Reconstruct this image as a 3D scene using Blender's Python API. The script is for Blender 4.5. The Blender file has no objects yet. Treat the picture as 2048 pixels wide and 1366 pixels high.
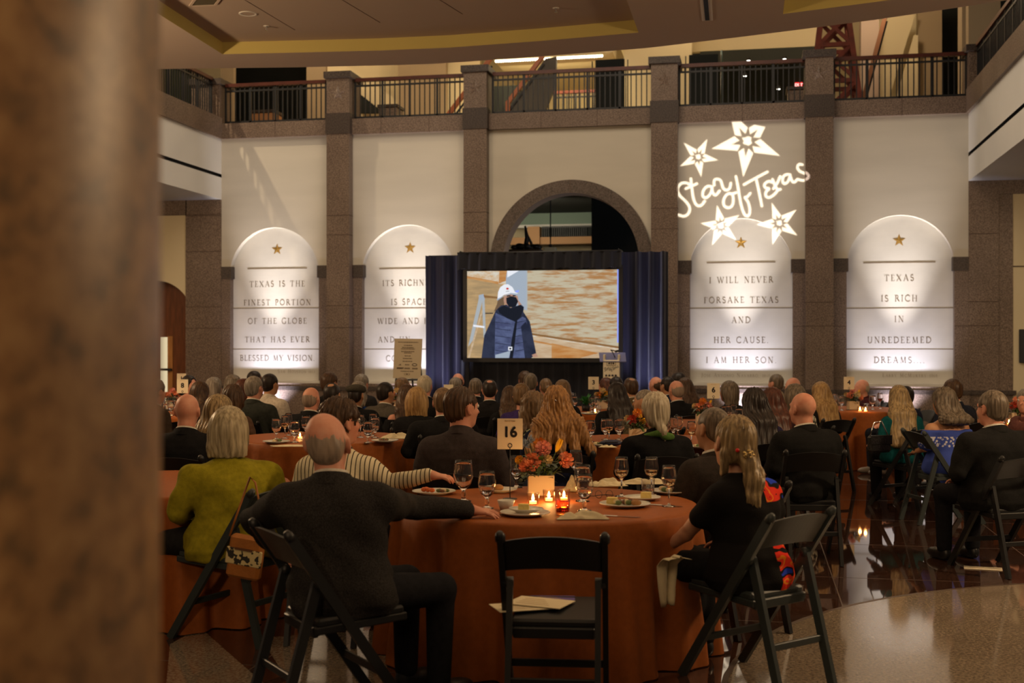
import bpy, math, random
import numpy as np
from mathutils import Vector, Matrix

SC = bpy.context.scene
COL = SC.collection
PI = math.pi
R = math.radians

# ---------------------------------------------------------------- camera, world, exposure
FPX, HZ, EYE, TH = 2450.0, 695.0, 1.6, R(11.06)     # focal length in pixels, horizon row, eye height, yaw
CT, ST = math.cos(TH), math.sin(TH)
WY = 24.17                                           # the far wall's plane

cam = bpy.data.cameras.new('camera')
cam_ob = bpy.data.objects.new('camera', cam)
COL.objects.link(cam_ob)
cam_ob.location = (0, 0, EYE)
cam_ob.rotation_euler = (R(90), 0, TH)
cam.sensor_width = 36.0
cam.lens = FPX / 2048 * 36.0
cam.shift_y = (HZ - 683) / 2048
cam.clip_start, cam.clip_end = 0.05, 200
cam.dof.use_dof = True
cam.dof.focus_distance = 9.0
cam.dof.aperture_fstop = 2.8
SC.camera = cam_ob

vs = SC.view_settings
vs.view_transform = 'Standard'
vs.look = 'None'
vs.gamma = 1.0
vs.use_curve_mapping = False
vs.exposure = 0.0
SC.cycles.caustics_reflective = False
SC.cycles.caustics_refractive = False
SC.cycles.sample_clamp_indirect = 4.0
SC.cycles.max_bounces = 10
SC.cycles.diffuse_bounces = 3
SC.cycles.glossy_bounces = 4
SC.cycles.transmission_bounces = 8
SC.cycles.transparent_max_bounces = 16

wd = bpy.data.worlds.new('world')
SC.world = wd
wd.use_nodes = True
wd.node_tree.nodes['Background'].inputs[0].default_value = (1.0, 0.80, 0.60, 1)
wd.node_tree.nodes['Background'].inputs[1].default_value = 0.078


def light(name, kind, loc, target, power, color, size=0.05, spot=60, blend=0.6, rect=None):
    l = bpy.data.lights.new(name, kind)
    l.energy = power
    l.color = color
    if kind == 'SPOT':
        l.spot_size = R(spot)
        l.spot_blend = blend
        l.shadow_soft_size = size
    elif kind == 'POINT':
        l.shadow_soft_size = size
    elif kind == 'AREA':
        l.shape = 'RECTANGLE'
        l.size, l.size_y = rect
    o = bpy.data.objects.new(name, l)
    COL.objects.link(o)
    o.location = loc
    if target is not None:
        d = Vector(target) - Vector(loc)
        o.rotation_euler = d.to_track_quat('-Z', 'Y').to_euler()
    return o


WARM = (1.0, 0.68, 0.38)
WARM2 = (1.0, 0.74, 0.46)
COOL = (0.80, 0.80, 1.0)
# ceiling downlights of the lobby: warm pools on the guests
light('ceiling_lamp_light', 'AREA', (-1.5, 9.0, 5.40), (-1.5, 9.01, 0), 150, WARM, rect=(9, 8))
light('lobby_lamp_light', 'AREA', (-.5, .8, 5.35), (-.5, 2.2, 0), 110, WARM, rect=(6, 3))
light('atrium_lamp_light', 'AREA', (-3.6, 17.0, 10.5), (-3.6, 18.5, 0), 620, (1.0, .81, .60), rect=(9, 6))
light('left_gallery_light', 'AREA', (-13.2, 19.5, 4.6), (-13.2, 20.5, 0), 190, WARM, rect=(2.5, 6))
light('right_gallery_light', 'AREA', (6.2, 19.5, 4.6), (6.2, 20.5, 0), 130, WARM2, rect=(2.5, 6))
light('gallery_spot_light', 'SPOT', (-12.8, 21.6, 10.4), (-8.6, 24.17, 4.2), 900, (1, .78, .50), size=.04, spot=56, blend=.5)
# unseen warm fill lamps, added to brighten the ceiling and near pillar
light('lobby_fill_light', 'POINT', (-1.2, -2.4, 3.0), None, 330, WARM, size=.2)
light('lobby_fill_light', 'POINT', (4.6, 8.0, 3.6), None, 560, WARM, size=.25)
light('lobby_fill_light', 'POINT', (-9.5, 11.0, 3.6), None, 620, WARM, size=.25)


# ---------------------------------------------------------------- coordinates
def c2w(xc, Z, z):
    return Vector((xc * CT - Z * ST, xc * ST + Z * CT, z))


def W(px, py, Z):
    """World point seen at pixel (px, py) at depth Z."""
    return c2w((px - 1024) / FPX * Z, Z, EYE + (HZ - py) / FPX * Z)


def G(px, Z, z=0.0):
    return c2w((px - 1024) / FPX * Z, Z, z)


def depth_at(px, Y):
    a = (px - 1024) / FPX
    return Y / (a * ST + CT)


def wp(px, py, Y=WY):
    return W(px, py, depth_at(px, Y))


def wu(px, Y=WY):
    return wp(px, HZ, Y).x


def wz(px, py, Y=WY):
    return wp(px, py, Y).z


def atz(px, py, z):
    return W(px, py, (EYE - z) * FPX / (py - HZ))


# ---------------------------------------------------------------- object helpers
def tag(o, label=None, cat=None, group=None, kind=None):
    if label:
        o['label'] = label
    if cat:
        o['category'] = cat
    if group:
        o['group'] = group
    if kind:
        o['kind'] = kind
    return o


def thing(name, label, cat, loc=(0, 0, 0), rz=0.0, group=None):
    o = bpy.data.objects.new(name, None)
    COL.objects.link(o)
    o.location = loc
    o.rotation_euler = (0, 0, rz)
    o.empty_display_size = 0.1
    return tag(o, label, cat, group)


KIDS = {}


def copy_tree(o, parent=None):
    """A copy of a thing with copies of its parts and sub-parts (mesh data shared)."""
    c = o.copy()
    COL.objects.link(c)
    if parent is not None:
        c.parent = parent
        KIDS.setdefault(parent.name, []).append(c)
    for k in list(KIDS.get(o.name, ())):
        copy_tree(k, c)
    return c


def link(name, me, parent=None, loc=None, rz=None):
    o = bpy.data.objects.new(name, me)
    COL.objects.link(o)
    if parent is not None:
        o.parent = parent
        KIDS.setdefault(parent.name, []).append(o)
    if loc is not None:
        o.location = loc
    if rz is not None:
        o.rotation_euler = (0, 0, rz)
    return o


class MB:
    """Collects shapes into one mesh."""

    def __init__(self):
        self.v, self.f, self.m, self.s = [], [], [], []

    def add(self, verts, faces, mi=0, smooth=False):
        b = len(self.v)
        self.v += [tuple(p) for p in verts]
        for f in faces:
            self.f.append(tuple(i + b for i in f))
            self.m.append(mi)
            self.s.append(smooth)
        return self

    def box(self, x0, x1, y0, y1, z0, z1, mi=0, M=None):
        v = [(x, y, z) for z in (z0, z1) for y in (y0, y1) for x in (x0, x1)]
        if M is not None:
            v = [M @ Vector(p) for p in v]
        f = [(0, 2, 3, 1), (4, 5, 7, 6), (0, 1, 5, 4), (2, 6, 7, 3), (0, 4, 6, 2), (1, 3, 7, 5)]
        return self.add(v, f, mi)

    def rbox(self, x0, x1, y0, y1, z0, z1, b=0.01, mi=0, M=None):
        """Box with chamfered vertical and horizontal edges."""
        xs = (x0, x1); ys = (y0, y1); zs = (z0, z1)
        v = []
        idx = {}
        for i in (0, 1):
            for j in (0, 1):
                for k in (0, 1):
                    sx, sy, sz = (1, -1)[i], (1, -1)[j], (1, -1)[k]
                    p = Vector((xs[i], ys[j], zs[k]))
                    for ax, d in ((0, Vector((0, sy * b, sz * b))), (1, Vector((sx * b, 0, sz * b))), (2, Vector((sx * b, sy * b, 0)))):
                        idx[(i, j, k, ax)] = len(v)
                        v.append(p + d)
        g = lambda i, j, k, a: idx[(i, j, k, a)]
        f = []
        f.append([g(0, 0, 0, 0), g(0, 0, 1, 0), g(0, 1, 1, 0), g(0, 1, 0, 0)])
        f.append([g(1, 0, 0, 0), g(1, 1, 0, 0), g(1, 1, 1, 0), g(1, 0, 1, 0)])
        f.append([g(0, 0, 0, 1), g(1, 0, 0, 1), g(1, 0, 1, 1), g(0, 0, 1, 1)])
        f.append([g(0, 1, 0, 1), g(0, 1, 1, 1), g(1, 1, 1, 1), g(1, 1, 0, 1)])
        f.append([g(0, 0, 0, 2), g(0, 1, 0, 2), g(1, 1, 0, 2), g(1, 0, 0, 2)])
        f.append([g(0, 0, 1, 2), g(1, 0, 1, 2), g(1, 1, 1, 2), g(0, 1, 1, 2)])
        for i in (0, 1):
            for j in (0, 1):
                f.append([g(i, j, 0, 0), g(i, j, 1, 0), g(i, j, 1, 1), g(i, j, 0, 1)])
                f.append([g(i, 0, j, 0), g(i, 1, j, 0), g(i, 1, j, 2), g(i, 0, j, 2)])
                f.append([g(0, i, j, 1), g(1, i, j, 1), g(1, i, j, 2), g(0, i, j, 2)])
                for k in (0, 1):
                    f.append([g(i, j, k, 0), g(i, j, k, 1), g(i, j, k, 2)])
        if M is not None:
            v = [M @ p for p in v]
        return self.add(v, f, mi)

    def quad(self, a, b, c, d, mi=0):
        return self.add([a, b, c, d], [(0, 1, 2, 3)], mi)

    def poly(self, pts, mi=0):
        return self.add(pts, [tuple(range(len(pts)))], mi)

    def prism(self, pts2, y0, y1, mi=0, axis='y', M=None):
        """Extrude a 2D outline (x,z) along y, or (x,y) along z, or (y,z) along x."""
        n = len(pts2)
        mk = {'y': lambda p, t: (p[0], t, p[1]), 'z': lambda p, t: (p[0], p[1], t), 'x': lambda p, t: (t, p[0], p[1])}[axis]
        v = [mk(p, y0) for p in pts2] + [mk(p, y1) for p in pts2]
        if M is not None:
            v = [M @ Vector(p) for p in v]
        f = [tuple(range(n))[::-1], tuple(range(n, 2 * n))]
        f += [(i, (i + 1) % n, n + (i + 1) % n, n + i) for i in range(n)]
        return self.add(v, f, mi)

    def bar(self, a, b, w, h, mi=0, up=(0, 0, 1)):
        """Rectangular bar from a to b; w across, h along 'up'."""
        a, b = Vector(a), Vector(b)
        d = (b - a).normalized()
        x = d.cross(Vector(up))
        if x.length < 1e-4:
            x = d.cross(Vector((0, 1, 0)))
        x.normalize()
        u = x.cross(d).normalized()
        v = []
        for p in (a, b):
            for sx, su in ((-1, -1), (1, -1), (1, 1), (-1, 1)):
                v.append(p + x * (sx * w / 2) + u * (su * h / 2))
        f = [(0, 3, 2, 1), (4, 5, 6, 7), (0, 1, 5, 4), (1, 2, 6, 5), (2, 3, 7, 6), (3, 0, 4, 7)]
        return self.add(v, f, mi)

    def tube(self, pts, rad, n=8, mi=0, cap=True, smooth=True):
        pts = [Vector(p) for p in pts]
        if not hasattr(rad, '__len__'):
            rad = [rad] * len(pts)
        v, f = [], []
        prev = None
        for i, p in enumerate(pts):
            d = (pts[min(i + 1, len(pts) - 1)] - pts[max(i - 1, 0)]).normalized()
            if prev is None:
                x = d.orthogonal().normalized()
            else:
                x = (prev - d * prev.dot(d)).normalized()
            prev = x
            y = d.cross(x)
            for k in range(n):
                t = 2 * PI * k / n
                v.append(p + (x * math.cos(t) + y * math.sin(t)) * rad[i])
        for i in range(len(pts) - 1):
            for k in range(n):
                f.append((i * n + k, i * n + (k + 1) % n, (i + 1) * n + (k + 1) % n, (i + 1) * n + k))
        if cap:
            f.append(tuple(range(n))[::-1])
            f.append(tuple(range((len(pts) - 1) * n, len(pts) * n)))
        return self.add(v, f, mi, smooth)

    def lathe(self, prof, n=24, mi=0, center=(0, 0, 0), M=None, smooth=True):
        """Revolve (r, z) profile about z; closes poles where r is 0."""
        v, f = [], []
        rows = []
        for r, z in prof:
            if r < 1e-6:
                rows.append([len(v)])
                v.append((center[0], center[1], center[2] + z))
            else:
                rows.append(list(range(len(v), len(v) + n)))
                for k in range(n):
                    t = 2 * PI * k / n
                    v.append((center[0] + r * math.cos(t), center[1] + r * math.sin(t), center[2] + z))
        for a, b in zip(rows[:-1], rows[1:]):
            for k in range(n):
                k2 = (k + 1) % n
                if len(a) == 1 and len(b) == 1:
                    continue
                if len(a) == 1:
                    f.append((a[0], b[k2], b[k]))
                elif len(b) == 1:
                    f.append((a[k], a[k2], b[0]))
                else:
                    f.append((a[k], a[k2], b[k2], b[k]))
        if M is not None:
            v = [M @ Vector(p) for p in v]
        return self.add(v, f, mi, smooth)

    def ball(self, c, r, n=10, mi=0, M=None):
        rx, ry, rz = r if hasattr(r, '__len__') else (r, r, r)
        prof = [(math.sin(PI * i / (n // 2 + 2)), -math.cos(PI * i / (n // 2 + 2))) for i in range(n // 2 + 3)]
        S = Matrix.Translation(c) @ Matrix.Diagonal((rx, ry, rz, 1))
        if M is not None:
            S = M @ S
        return self.lathe([(0 if i in (0, len(prof) - 1) else p[0], p[1]) for i, p in enumerate(prof)], n, mi, M=S)

    def mesh(self, name, mats):
        me = bpy.data.meshes.new(name)
        me.from_pydata(self.v, [], self.f)
        for m in (mats if isinstance(mats, (list, tuple)) else [mats]):
            me.materials.append(m)
        if self.f:
            me.polygons.foreach_set('material_index', self.m)
            me.polygons.foreach_set('use_smooth', self.s)
        me.update()
        return me

    def obj(self, name, mats, parent=None, loc=None, rz=None):
        return link(name, self.mesh(name, mats), parent, loc, rz)


def struct(name, mb, mats):
    return tag(mb.obj(name, mats), kind='structure')


# ---------------------------------------------------------------- materials
def mat(name, col, rough=0.5, metal=0.0, spec=0.5, var=0.0, vscale=8.0, bump=0.0, bscale=40.0, sheen=0.0,
        emit=None, estr=0.0, trans=0.0, ior=1.45, coat=0.0, alpha=1.0, col2=None, stretch=None, detail=4.0, obvar=False, sss=0.0):
    m = bpy.data.materials.new(name)
    m.use_nodes = True
    nt = m.node_tree
    b = nt.nodes['Principled BSDF']
    c = (*col, 1)
    b.inputs['Base Color'].default_value = c
    b.inputs['Roughness'].default_value = rough
    b.inputs['Metallic'].default_value = metal
    b.inputs['Specular IOR Level'].default_value = spec
    b.inputs['IOR'].default_value = ior
    b.inputs['Transmission Weight'].default_value = trans
    b.inputs['Sheen Weight'].default_value = sheen
    b.inputs['Coat Weight'].default_value = coat
    b.inputs['Alpha'].default_value = alpha
    if sss:
        b.inputs['Subsurface Weight'].default_value = sss
        b.inputs['Subsurface Scale'].default_value = 0.01
    if emit:
        b.inputs['Emission Color'].default_value = (*emit, 1)
        b.inputs['Emission Strength'].default_value = estr
    if var or bump or col2:
        tc = nt.nodes.new('ShaderNodeTexCoord')
        src = tc.outputs['Object']
        if stretch:
            mp = nt.nodes.new('ShaderNodeMapping')
            mp.inputs['Scale'].default_value = stretch
            nt.links.new(src, mp.inputs['Vector'])
            src = mp.outputs['Vector']
        if var or col2:
            nz = nt.nodes.new('ShaderNodeTexNoise')
            nz.inputs['Scale'].default_value = vscale
            nz.inputs['Detail'].default_value = detail
            nt.links.new(src, nz.inputs['Vector'])
            rp = nt.nodes.new('ShaderNodeValToRGB')
            c2 = col2 if col2 else tuple(x * (1 - var) for x in col)
            rp.color_ramp.elements[0].position = 0.35
            rp.color_ramp.elements[0].color = (*c2, 1)
            rp.color_ramp.elements[1].position = 0.65
            rp.color_ramp.elements[1].color = c
            nt.links.new(nz.outputs['Fac'], rp.inputs['Fac'])
            nt.links.new(rp.outputs['Color'], b.inputs['Base Color'])
        if bump:
            nb = nt.nodes.new('ShaderNodeTexNoise')
            nb.inputs['Scale'].default_value = bscale
            nb.inputs['Detail'].default_value = 3
            nt.links.new(src, nb.inputs['Vector'])
            bp = nt.nodes.new('ShaderNodeBump')
            bp.inputs['Strength'].default_value = bump
            bp.inputs['Distance'].default_value = 0.01
            nt.links.new(nb.outputs['Fac'], bp.inputs['Height'])
            nt.links.new(bp.outputs['Normal'], b.inputs['Normal'])
    return m


def granite(name, c1, c2, c3, scale=55.0, rough=0.45, big=1.2, spec=0.4, ior=1.5):
    m = bpy.data.materials.new(name)
    m.use_nodes = True
    nt = m.node_tree
    b = nt.nodes['Principled BSDF']
    b.inputs['Roughness'].default_value = rough
    b.inputs['Specular IOR Level'].default_value = spec
    b.inputs['IOR'].default_value = ior
    tc = nt.nodes.new('ShaderNodeTexCoord')
    n1 = nt.nodes.new('ShaderNodeTexNoise')
    n1.inputs['Scale'].default_value = scale
    n1.inputs['Detail'].default_value = 5
    n1.inputs['Roughness'].default_value = 0.7
    nt.links.new(tc.outputs['Object'], n1.inputs['Vector'])
    rp = nt.nodes.new('ShaderNodeValToRGB')
    e = rp.color_ramp.elements
    e[0].position, e[0].color = 0.36, (*c1, 1)
    e[1].position, e[1].color = 0.62, (*c3, 1)
    x = e.new(0.49)
    x.color = (*c2, 1)
    nt.links.new(n1.outputs['Fac'], rp.inputs['Fac'])
    n2 = nt.nodes.new('ShaderNodeTexNoise')
    n2.inputs['Scale'].default_value = big
    n2.inputs['Detail'].default_value = 3
    nt.links.new(tc.outputs['Object'], n2.inputs['Vector'])
    mx = nt.nodes.new('ShaderNodeMix')
    mx.data_type = 'RGBA'
    mx.blend_type = 'MULTIPLY'
    mx.inputs[0].default_value = 0.45
    r2 = nt.nodes.new('ShaderNodeValToRGB')
    r2.color_ramp.elements[0].position, r2.color_ramp.elements[0].color = 0.3, (0.55, 0.5, 0.48, 1)
    r2.color_ramp.elements[1].position, r2.color_ramp.elements[1].color = 0.7, (1, 1, 1, 1)
    nt.links.new(n2.outputs['Fac'], r2.inputs['Fac'])
    nt.links.new(rp.outputs['Color'], mx.inputs[6])
    nt.links.new(r2.outputs['Color'], mx.inputs[7])
    nt.links.new(mx.outputs[2], b.inputs['Base Color'])
    return m


def glow(name, col, s):
    m = bpy.data.materials.new(name)
    m.use_nodes = True
    nt = m.node_tree
    nt.nodes.clear()
    e = nt.nodes.new('ShaderNodeEmission')
    e.inputs[0].default_value = (*col, 1)
    e.inputs[1].default_value = s
    o = nt.nodes.new('ShaderNodeOutputMaterial')
    nt.links.new(e.outputs[0], o.inputs[0])
    return m


def glow_noise(name, c1, c2, s, scale=3.0, stretch=(1, 1, 1), rot=(0, 0, 0), lo=0.4, hi=0.62):
    """An emissive picture surface streaked with two colours (wood grain on the screen)."""
    m = glow(name, c1, s)
    nt = m.node_tree
    e = next(n for n in nt.nodes if n.type == 'EMISSION')
    tc = nt.nodes.new('ShaderNodeTexCoord')
    mp = nt.nodes.new('ShaderNodeMapping')
    mp.inputs['Scale'].default_value = stretch
    mp.inputs['Rotation'].default_value = rot
    nz = nt.nodes.new('ShaderNodeTexNoise')
    nz.inputs['Scale'].default_value = scale
    nz.inputs['Detail'].default_value = 7
    nz.inputs['Roughness'].default_value = 0.65
    rp = nt.nodes.new('ShaderNodeValToRGB')
    rp.color_ramp.elements[0].position, rp.color_ramp.elements[0].color = lo, (*c1, 1)
    rp.color_ramp.elements[1].position, rp.color_ramp.elements[1].color = hi, (*c2, 1)
    nt.links.new(tc.outputs['Object'], mp.inputs['Vector'])
    nt.links.new(mp.outputs['Vector'], nz.inputs['Vector'])
    nt.links.new(nz.outputs['Fac'], rp.inputs['Fac'])
    nt.links.new(rp.outputs['Color'], e.inputs[0])
    return m


M_PLASTER = mat('plaster', (0.58, 0.53, 0.44), 0.8, spec=0.2, var=0.10, vscale=0.7, stretch=(0.5, 1, 3), bump=0.05, bscale=30)
M_LIME = mat('limestone', (0.66, 0.63, 0.56), 0.7, spec=0.25, var=0.07, vscale=2.2, stretch=(1, 1, 1.6), bump=0.12, bscale=9)
M_GRAN = granite('granite_pink', (0.060, 0.040, 0.028), (0.155, 0.105, 0.075), (0.28, 0.20, 0.15))
M_GRAND = granite('granite_dark', (0.018, 0.012, 0.009), (0.050, 0.034, 0.026), (0.095, 0.068, 0.053))
M_GRANP = granite('granite_pillar_near', (0.13, 0.08, 0.04), (0.27, 0.145, 0.06), (0.36, 0.215, 0.095), scale=26, big=6, rough=0.4)
M_JOINT = mat('stone_joint', (0.10, 0.07, 0.055), 0.9, spec=0.1)
M_BLACK = mat('black_metal', (0.012, 0.012, 0.014), 0.45, spec=0.5)
M_RAILWOOD = mat('handrail_wood', (0.10, 0.025, 0.015), 0.35, spec=0.5, var=0.3, vscale=6)
M_SOFFIT = mat('soffit_paint', (0.54, 0.445, 0.37), 0.85, spec=0.15, var=0.03, vscale=1)
M_OLIVE = mat('cove_paint', (0.58, 0.48, 0.17), 0.85, spec=0.15)
M_WHITE = mat('white_paint', (0.72, 0.70, 0.66), 0.8, spec=0.2, var=0.03, vscale=1)
M_CREAM = mat('cream_paint', (0.68, 0.58, 0.38), 0.85, spec=0.15, var=0.04, vscale=0.8)
M_TAN = mat('tan_paint', (0.40, 0.31, 0.20), 0.85, spec=0.15, var=0.04, vscale=0.8)
M_DARKWALL = mat('dark_wall_and_gloom', (0.022, 0.025, 0.024), 0.8, spec=0.2, var=0.4, vscale=0.6)  # near-black for dark walls, also painted gloom of the unlit openings
M_CHROME = mat('chrome', (0.75, 0.75, 0.75), 0.15, metal=1.0)
M_GOLD = mat('gold_leaf', (0.62, 0.38, 0.10), 0.35, metal=0.75)
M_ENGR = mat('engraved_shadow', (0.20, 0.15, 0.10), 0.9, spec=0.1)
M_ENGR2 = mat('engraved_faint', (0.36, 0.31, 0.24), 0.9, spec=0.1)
M_CARD = mat('card', (0.72, 0.64, 0.47), 0.7, spec=0.2)
M_INK = mat('ink', (0.015, 0.015, 0.02), 0.7, spec=0.2)


def thin_glass(nm, tint, ior=1.5):
    """Clear sheet glass: looks through, mirrors at the edges."""
    m = bpy.data.materials.new(nm)
    m.use_nodes = True
    nt = m.node_tree
    nt.nodes.clear()
    tr = nt.nodes.new('ShaderNodeBsdfTransparent'); tr.inputs[0].default_value = (*tint, 1)
    gl = nt.nodes.new('ShaderNodeBsdfGlossy'); gl.inputs[1].default_value = .03
    lw_ = nt.nodes.new('ShaderNodeLayerWeight'); lw_.inputs[0].default_value = .5
    pw = nt.nodes.new('ShaderNodeMath'); pw.operation = 'POWER'; pw.inputs[1].default_value = 3.0
    fr = nt.nodes.new('ShaderNodeMath'); fr.operation = 'MULTIPLY_ADD'; fr.inputs[1].default_value = .7; fr.inputs[2].default_value = .05
    nt.links.new(lw_.outputs['Facing'], pw.inputs[0]); nt.links.new(pw.outputs[0], fr.inputs[0])
    mx = nt.nodes.new('ShaderNodeMixShader')
    o = nt.nodes.new('ShaderNodeOutputMaterial')
    nt.links.new(fr.outputs[0], mx.inputs[0]); nt.links.new(tr.outputs[0], mx.inputs[1]); nt.links.new(gl.outputs[0], mx.inputs[2])
    nt.links.new(mx.outputs[0], o.inputs[0])
    return m
# ================================================================ THE ROOM
ZL, ZB, ZFL = 5.98, 6.30, 6.27          # ledge underside, band top, upper floor
Z_IMP0, Z_IMP1, Z_SILL, Z_SPR = 3.05, 3.30, 0.91, 3.13
UL, UR = wu(443), wu(1937)              # the hall's left and right corners
PAN = []                                # inscription panels: (centre u, radius)
for a, b in ((468, 630), (733, 893), (1384, 1581), (1697, 1905)):
    PAN.append([(wu(a) + wu(b)) / 2, (wu(b) - wu(a)) / 2])
PR = 0.98
PAN[1][0] = wu(816)
BAYS = [(UL, wu(656), PAN[0][0]), (wu(700), wu(930), PAN[1][0]), (wu(976), wu(1304), None), (wu(1352), wu(1613), PAN[2][0]), (wu(1665), UR, PAN[3][0])]
AC, AR0, AR1, AZ = wu(1141), (wu(1302) - wu(979)) / 2 * 0.84, (wu(1302) - wu(979)) / 2, 3.32
AZ = wz(1141, 360) - AR1


def arch_wall(mb, x0, x1, zs, zt, cx, r, y, mi=0, n=40):
    """Face between x0..x1 and zs..zt with a round-headed opening springing at zs."""
    pts = [(cx - r * math.cos(PI * i / n), zs + r * math.sin(PI * i / n)) for i in range(n + 1)]
    mb.quad((x0, y, zs), (pts[0][0], y, zs), (pts[0][0], y, zt), (x0, y, zt), mi)
    for a, b in zip(pts[:-1], pts[1:]):
        mb.quad((a[0], y, a[1]), (b[0], y, b[1]), (b[0], y, zt), (a[0], y, zt), mi)
    mb.quad((pts[-1][0], y, zs), (x1, y, zs), (x1, y, zt), (pts[-1][0], y, zt), mi)
    return pts


wall = MB()
REC = 0.16
for (x0, x1, cx) in BAYS:
    if cx is None:
        arch_wall(wall, x0, x1, AZ, ZL, AC, AR1, WY)
        wall.quad((x0, WY, 0), (AC - AR1, WY, 0), (AC - AR1, WY, AZ), (x0, WY, AZ))
        wall.quad((AC + AR1, WY, 0), (x1, WY, 0), (x1, WY, AZ), (AC + AR1, WY, AZ))
        continue
    pts = arch_wall(wall, x0, x1, Z_SPR, ZL, cx, PR, WY)
    for a, b in zip(pts[:-1], pts[1:]):       # intrados of the shallow niche
        wall.add([(a[0], WY, a[1]), (b[0], WY, b[1]), (b[0], WY + REC, b[1]), (a[0], WY + REC, a[1])], [(0, 1, 2, 3)], 0, True)
# the strip of wall above the side galleries, and the closing plane behind the band
wall.quad((UL - 6, WY, ZL), (UR + 6, WY, ZL), (UR + 6, WY, ZB), (UL - 6, WY, ZB))
struct('wall_back', wall, [M_PLASTER])

jamb = MB()
for (x0, x1, cx) in BAYS:
    if cx is None:
        continue
    for a, b in ((x0, cx - PR), (cx + PR, x1)):
        jamb.quad((a, WY - .004, Z_SILL - .05), (b, WY - .004, Z_SILL - .05), (b, WY - .004, Z_IMP0), (a, WY - .004, Z_IMP0))
        for zj in (2.0,):
            jamb.box(a, b, WY - .007, WY, zj, zj + .012, 1)
    for s in (-1, 1):
        jamb.quad((cx + s * PR, WY - .004, Z_SILL), (cx + s * PR, WY + REC, Z_SILL), (cx + s * PR, WY + REC, Z_IMP0), (cx + s * PR, WY - .004, Z_IMP0))
struct('trim_jambs', jamb, [M_GRAN, M_JOINT])

imp = MB()
for (x0, x1, cx) in BAYS:
    if cx is None:
        continue
    for a, b in ((x0, cx - PR + .03), (cx + PR - .03, x1)):
        imp.box(a, b, WY - .03, WY + REC, Z_IMP0, Z_IMP1)
struct('trim_imposts', imp, [M_GRAND])

base = MB()
for (x0, x1, cx) in BAYS:
    if cx is None:
        continue
    base.box(x0, x1, WY - .10, WY + REC, 0, .72)
    base.box(x0, x1, WY - .13, WY + REC, .72, .80, 1)
    base.box(x0, x1, WY - .10, WY + REC, .80, .86)
    base.box(cx - PR - .02, cx + PR + .02, WY - .02, WY + REC, .86, Z_SILL, 2)
struct('baseboard_back', base, [M_GRAN, M_GRAND, M_LIME])

# granite columns with a dark block at the band, a capped pier above carrying a carved star
def star_pts(r, k=0.42, rot=0.0, n=5):
    return [((r if i % 2 == 0 else r * k) * math.sin(rot + PI * i / n), (r if i % 2 == 0 else r * k) * math.cos(rot + PI * i / n)) for i in range(2 * n)]


def relief_star(mb, cx, cz, y, r, h, mi=0, rot=0.0):
    p = star_pts(r, 0.40, rot)
    v = [(cx + a, y, cz + b) for a, b in p] + [(cx, y - h, cz)]
    mb.add(v, [(i, (i + 1) % 10, 10) for i in range(10)], mi)


CF = WY - .24
COLS = [(653, 700), (927, 975), (1302, 1355), (1611, 1667)]
for a, b in COLS:
    x0, x1 = wu(a, CF), wu(b, CF)
    if b < 1000:
        x1 -= .02
    c = MB()
    c.box(x0, x1, CF, WY + .3, 0, ZL)
    for zj in (2.0, 3.9, 4.3, 2.45):
        c.box(x0 - .003, x1 + .003, CF - .003, WY, zj, zj + .014, 2)
    c.box(x0 - .03, x1 + .03, CF - .04, WY + .4, .72, .80, 1)
    c.box(x0 - .02, x1 + .02, CF - .02, WY + .4, ZL, 6.40, 1)
    c.box(x0 + .0, x1 - .0, CF, WY + .5, 6.40, 7.12)
    c.box(x0 - .05, x1 + .05, CF - .05, WY + .55, 7.12, 7.25, 1)
    relief_star(c, (x0 + x1) / 2, 6.80, CF - .002, .17, .025, 0)
    struct('column', c, [M_GRAN, M_GRAND, M_JOINT])

# corner piers of the upper gallery
for a, b, nm in ((412, 452, 'l'), (1936, 1972, 'r')):
    c = MB()
    x0, x1 = (UL - .62, UL + .02) if nm == 'l' else (UR - .02, UR + .42)
    c.box(x0, x1, WY - .14, WY + .45, ZB, 7.12)
    c.box(x0 - .05, x1 + .05, WY - .19, WY + .5, 7.12, 7.24, 1)
    struct('column', c, [M_GRAN, M_GRAND, M_JOINT])

band = MB()
band.box(UL, UR, WY - .10, WY + .35, ZL, ZB)
for px in (553, 764, 860, 1083, 1195, 1484, 1802):
    x = wu(px)
    band.box(x, x + .012, WY - .103, WY, ZL, ZB, 1)
struct('trim_band', band, [M_GRAN, M_JOINT])

# central archway: granite archivolt and reveal
ar = MB()
n = 48
for i in range(n):
    t0, t1 = PI * i / n, PI * (i + 1) / n
    P = lambda t, r, y: (AC - r * math.cos(t), y, AZ + r * math.sin(t))
    ar.add([P(t0, AR1, WY - .05), P(t1, AR1, WY - .05), P(t1, AR0, WY - .05), P(t0, AR0, WY - .05)], [(0, 1, 2, 3)], 0)
    ar.add([P(t0, AR0, WY - .05), P(t1, AR0, WY - .05), P(t1, AR0, WY + .42), P(t0, AR0, WY + .42)], [(0, 1, 2, 3)], 1, True)
    ar.add([P(t0, AR1, WY - .05), P(t1, AR1, WY - .05), P(t1, AR1, WY + .0), P(t0, AR1, WY + .0)], [(0, 1, 2, 3)], 0, True)
for s in (-1, 1):
    ar.box(AC + s * AR0, AC + s * AR1, WY - .05, WY + .42, 0, AZ, 0)
for t in (0.26, 0.5, 0.74):
    a = PI * t
    d = Vector((-math.cos(a), 0, math.sin(a)))
    p = Vector((AC, WY - .052, AZ))
    ar.bar(p + d * AR0, p + d * AR1, .012, .004, 2, up=(0, 1, 0))
struct('trim_arch', ar, [granite('granite_arch', (0.03, 0.022, 0.017), (0.10, 0.072, 0.056), (0.17, 0.13, 0.105)), M_SOFFIT, M_JOINT])

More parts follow.
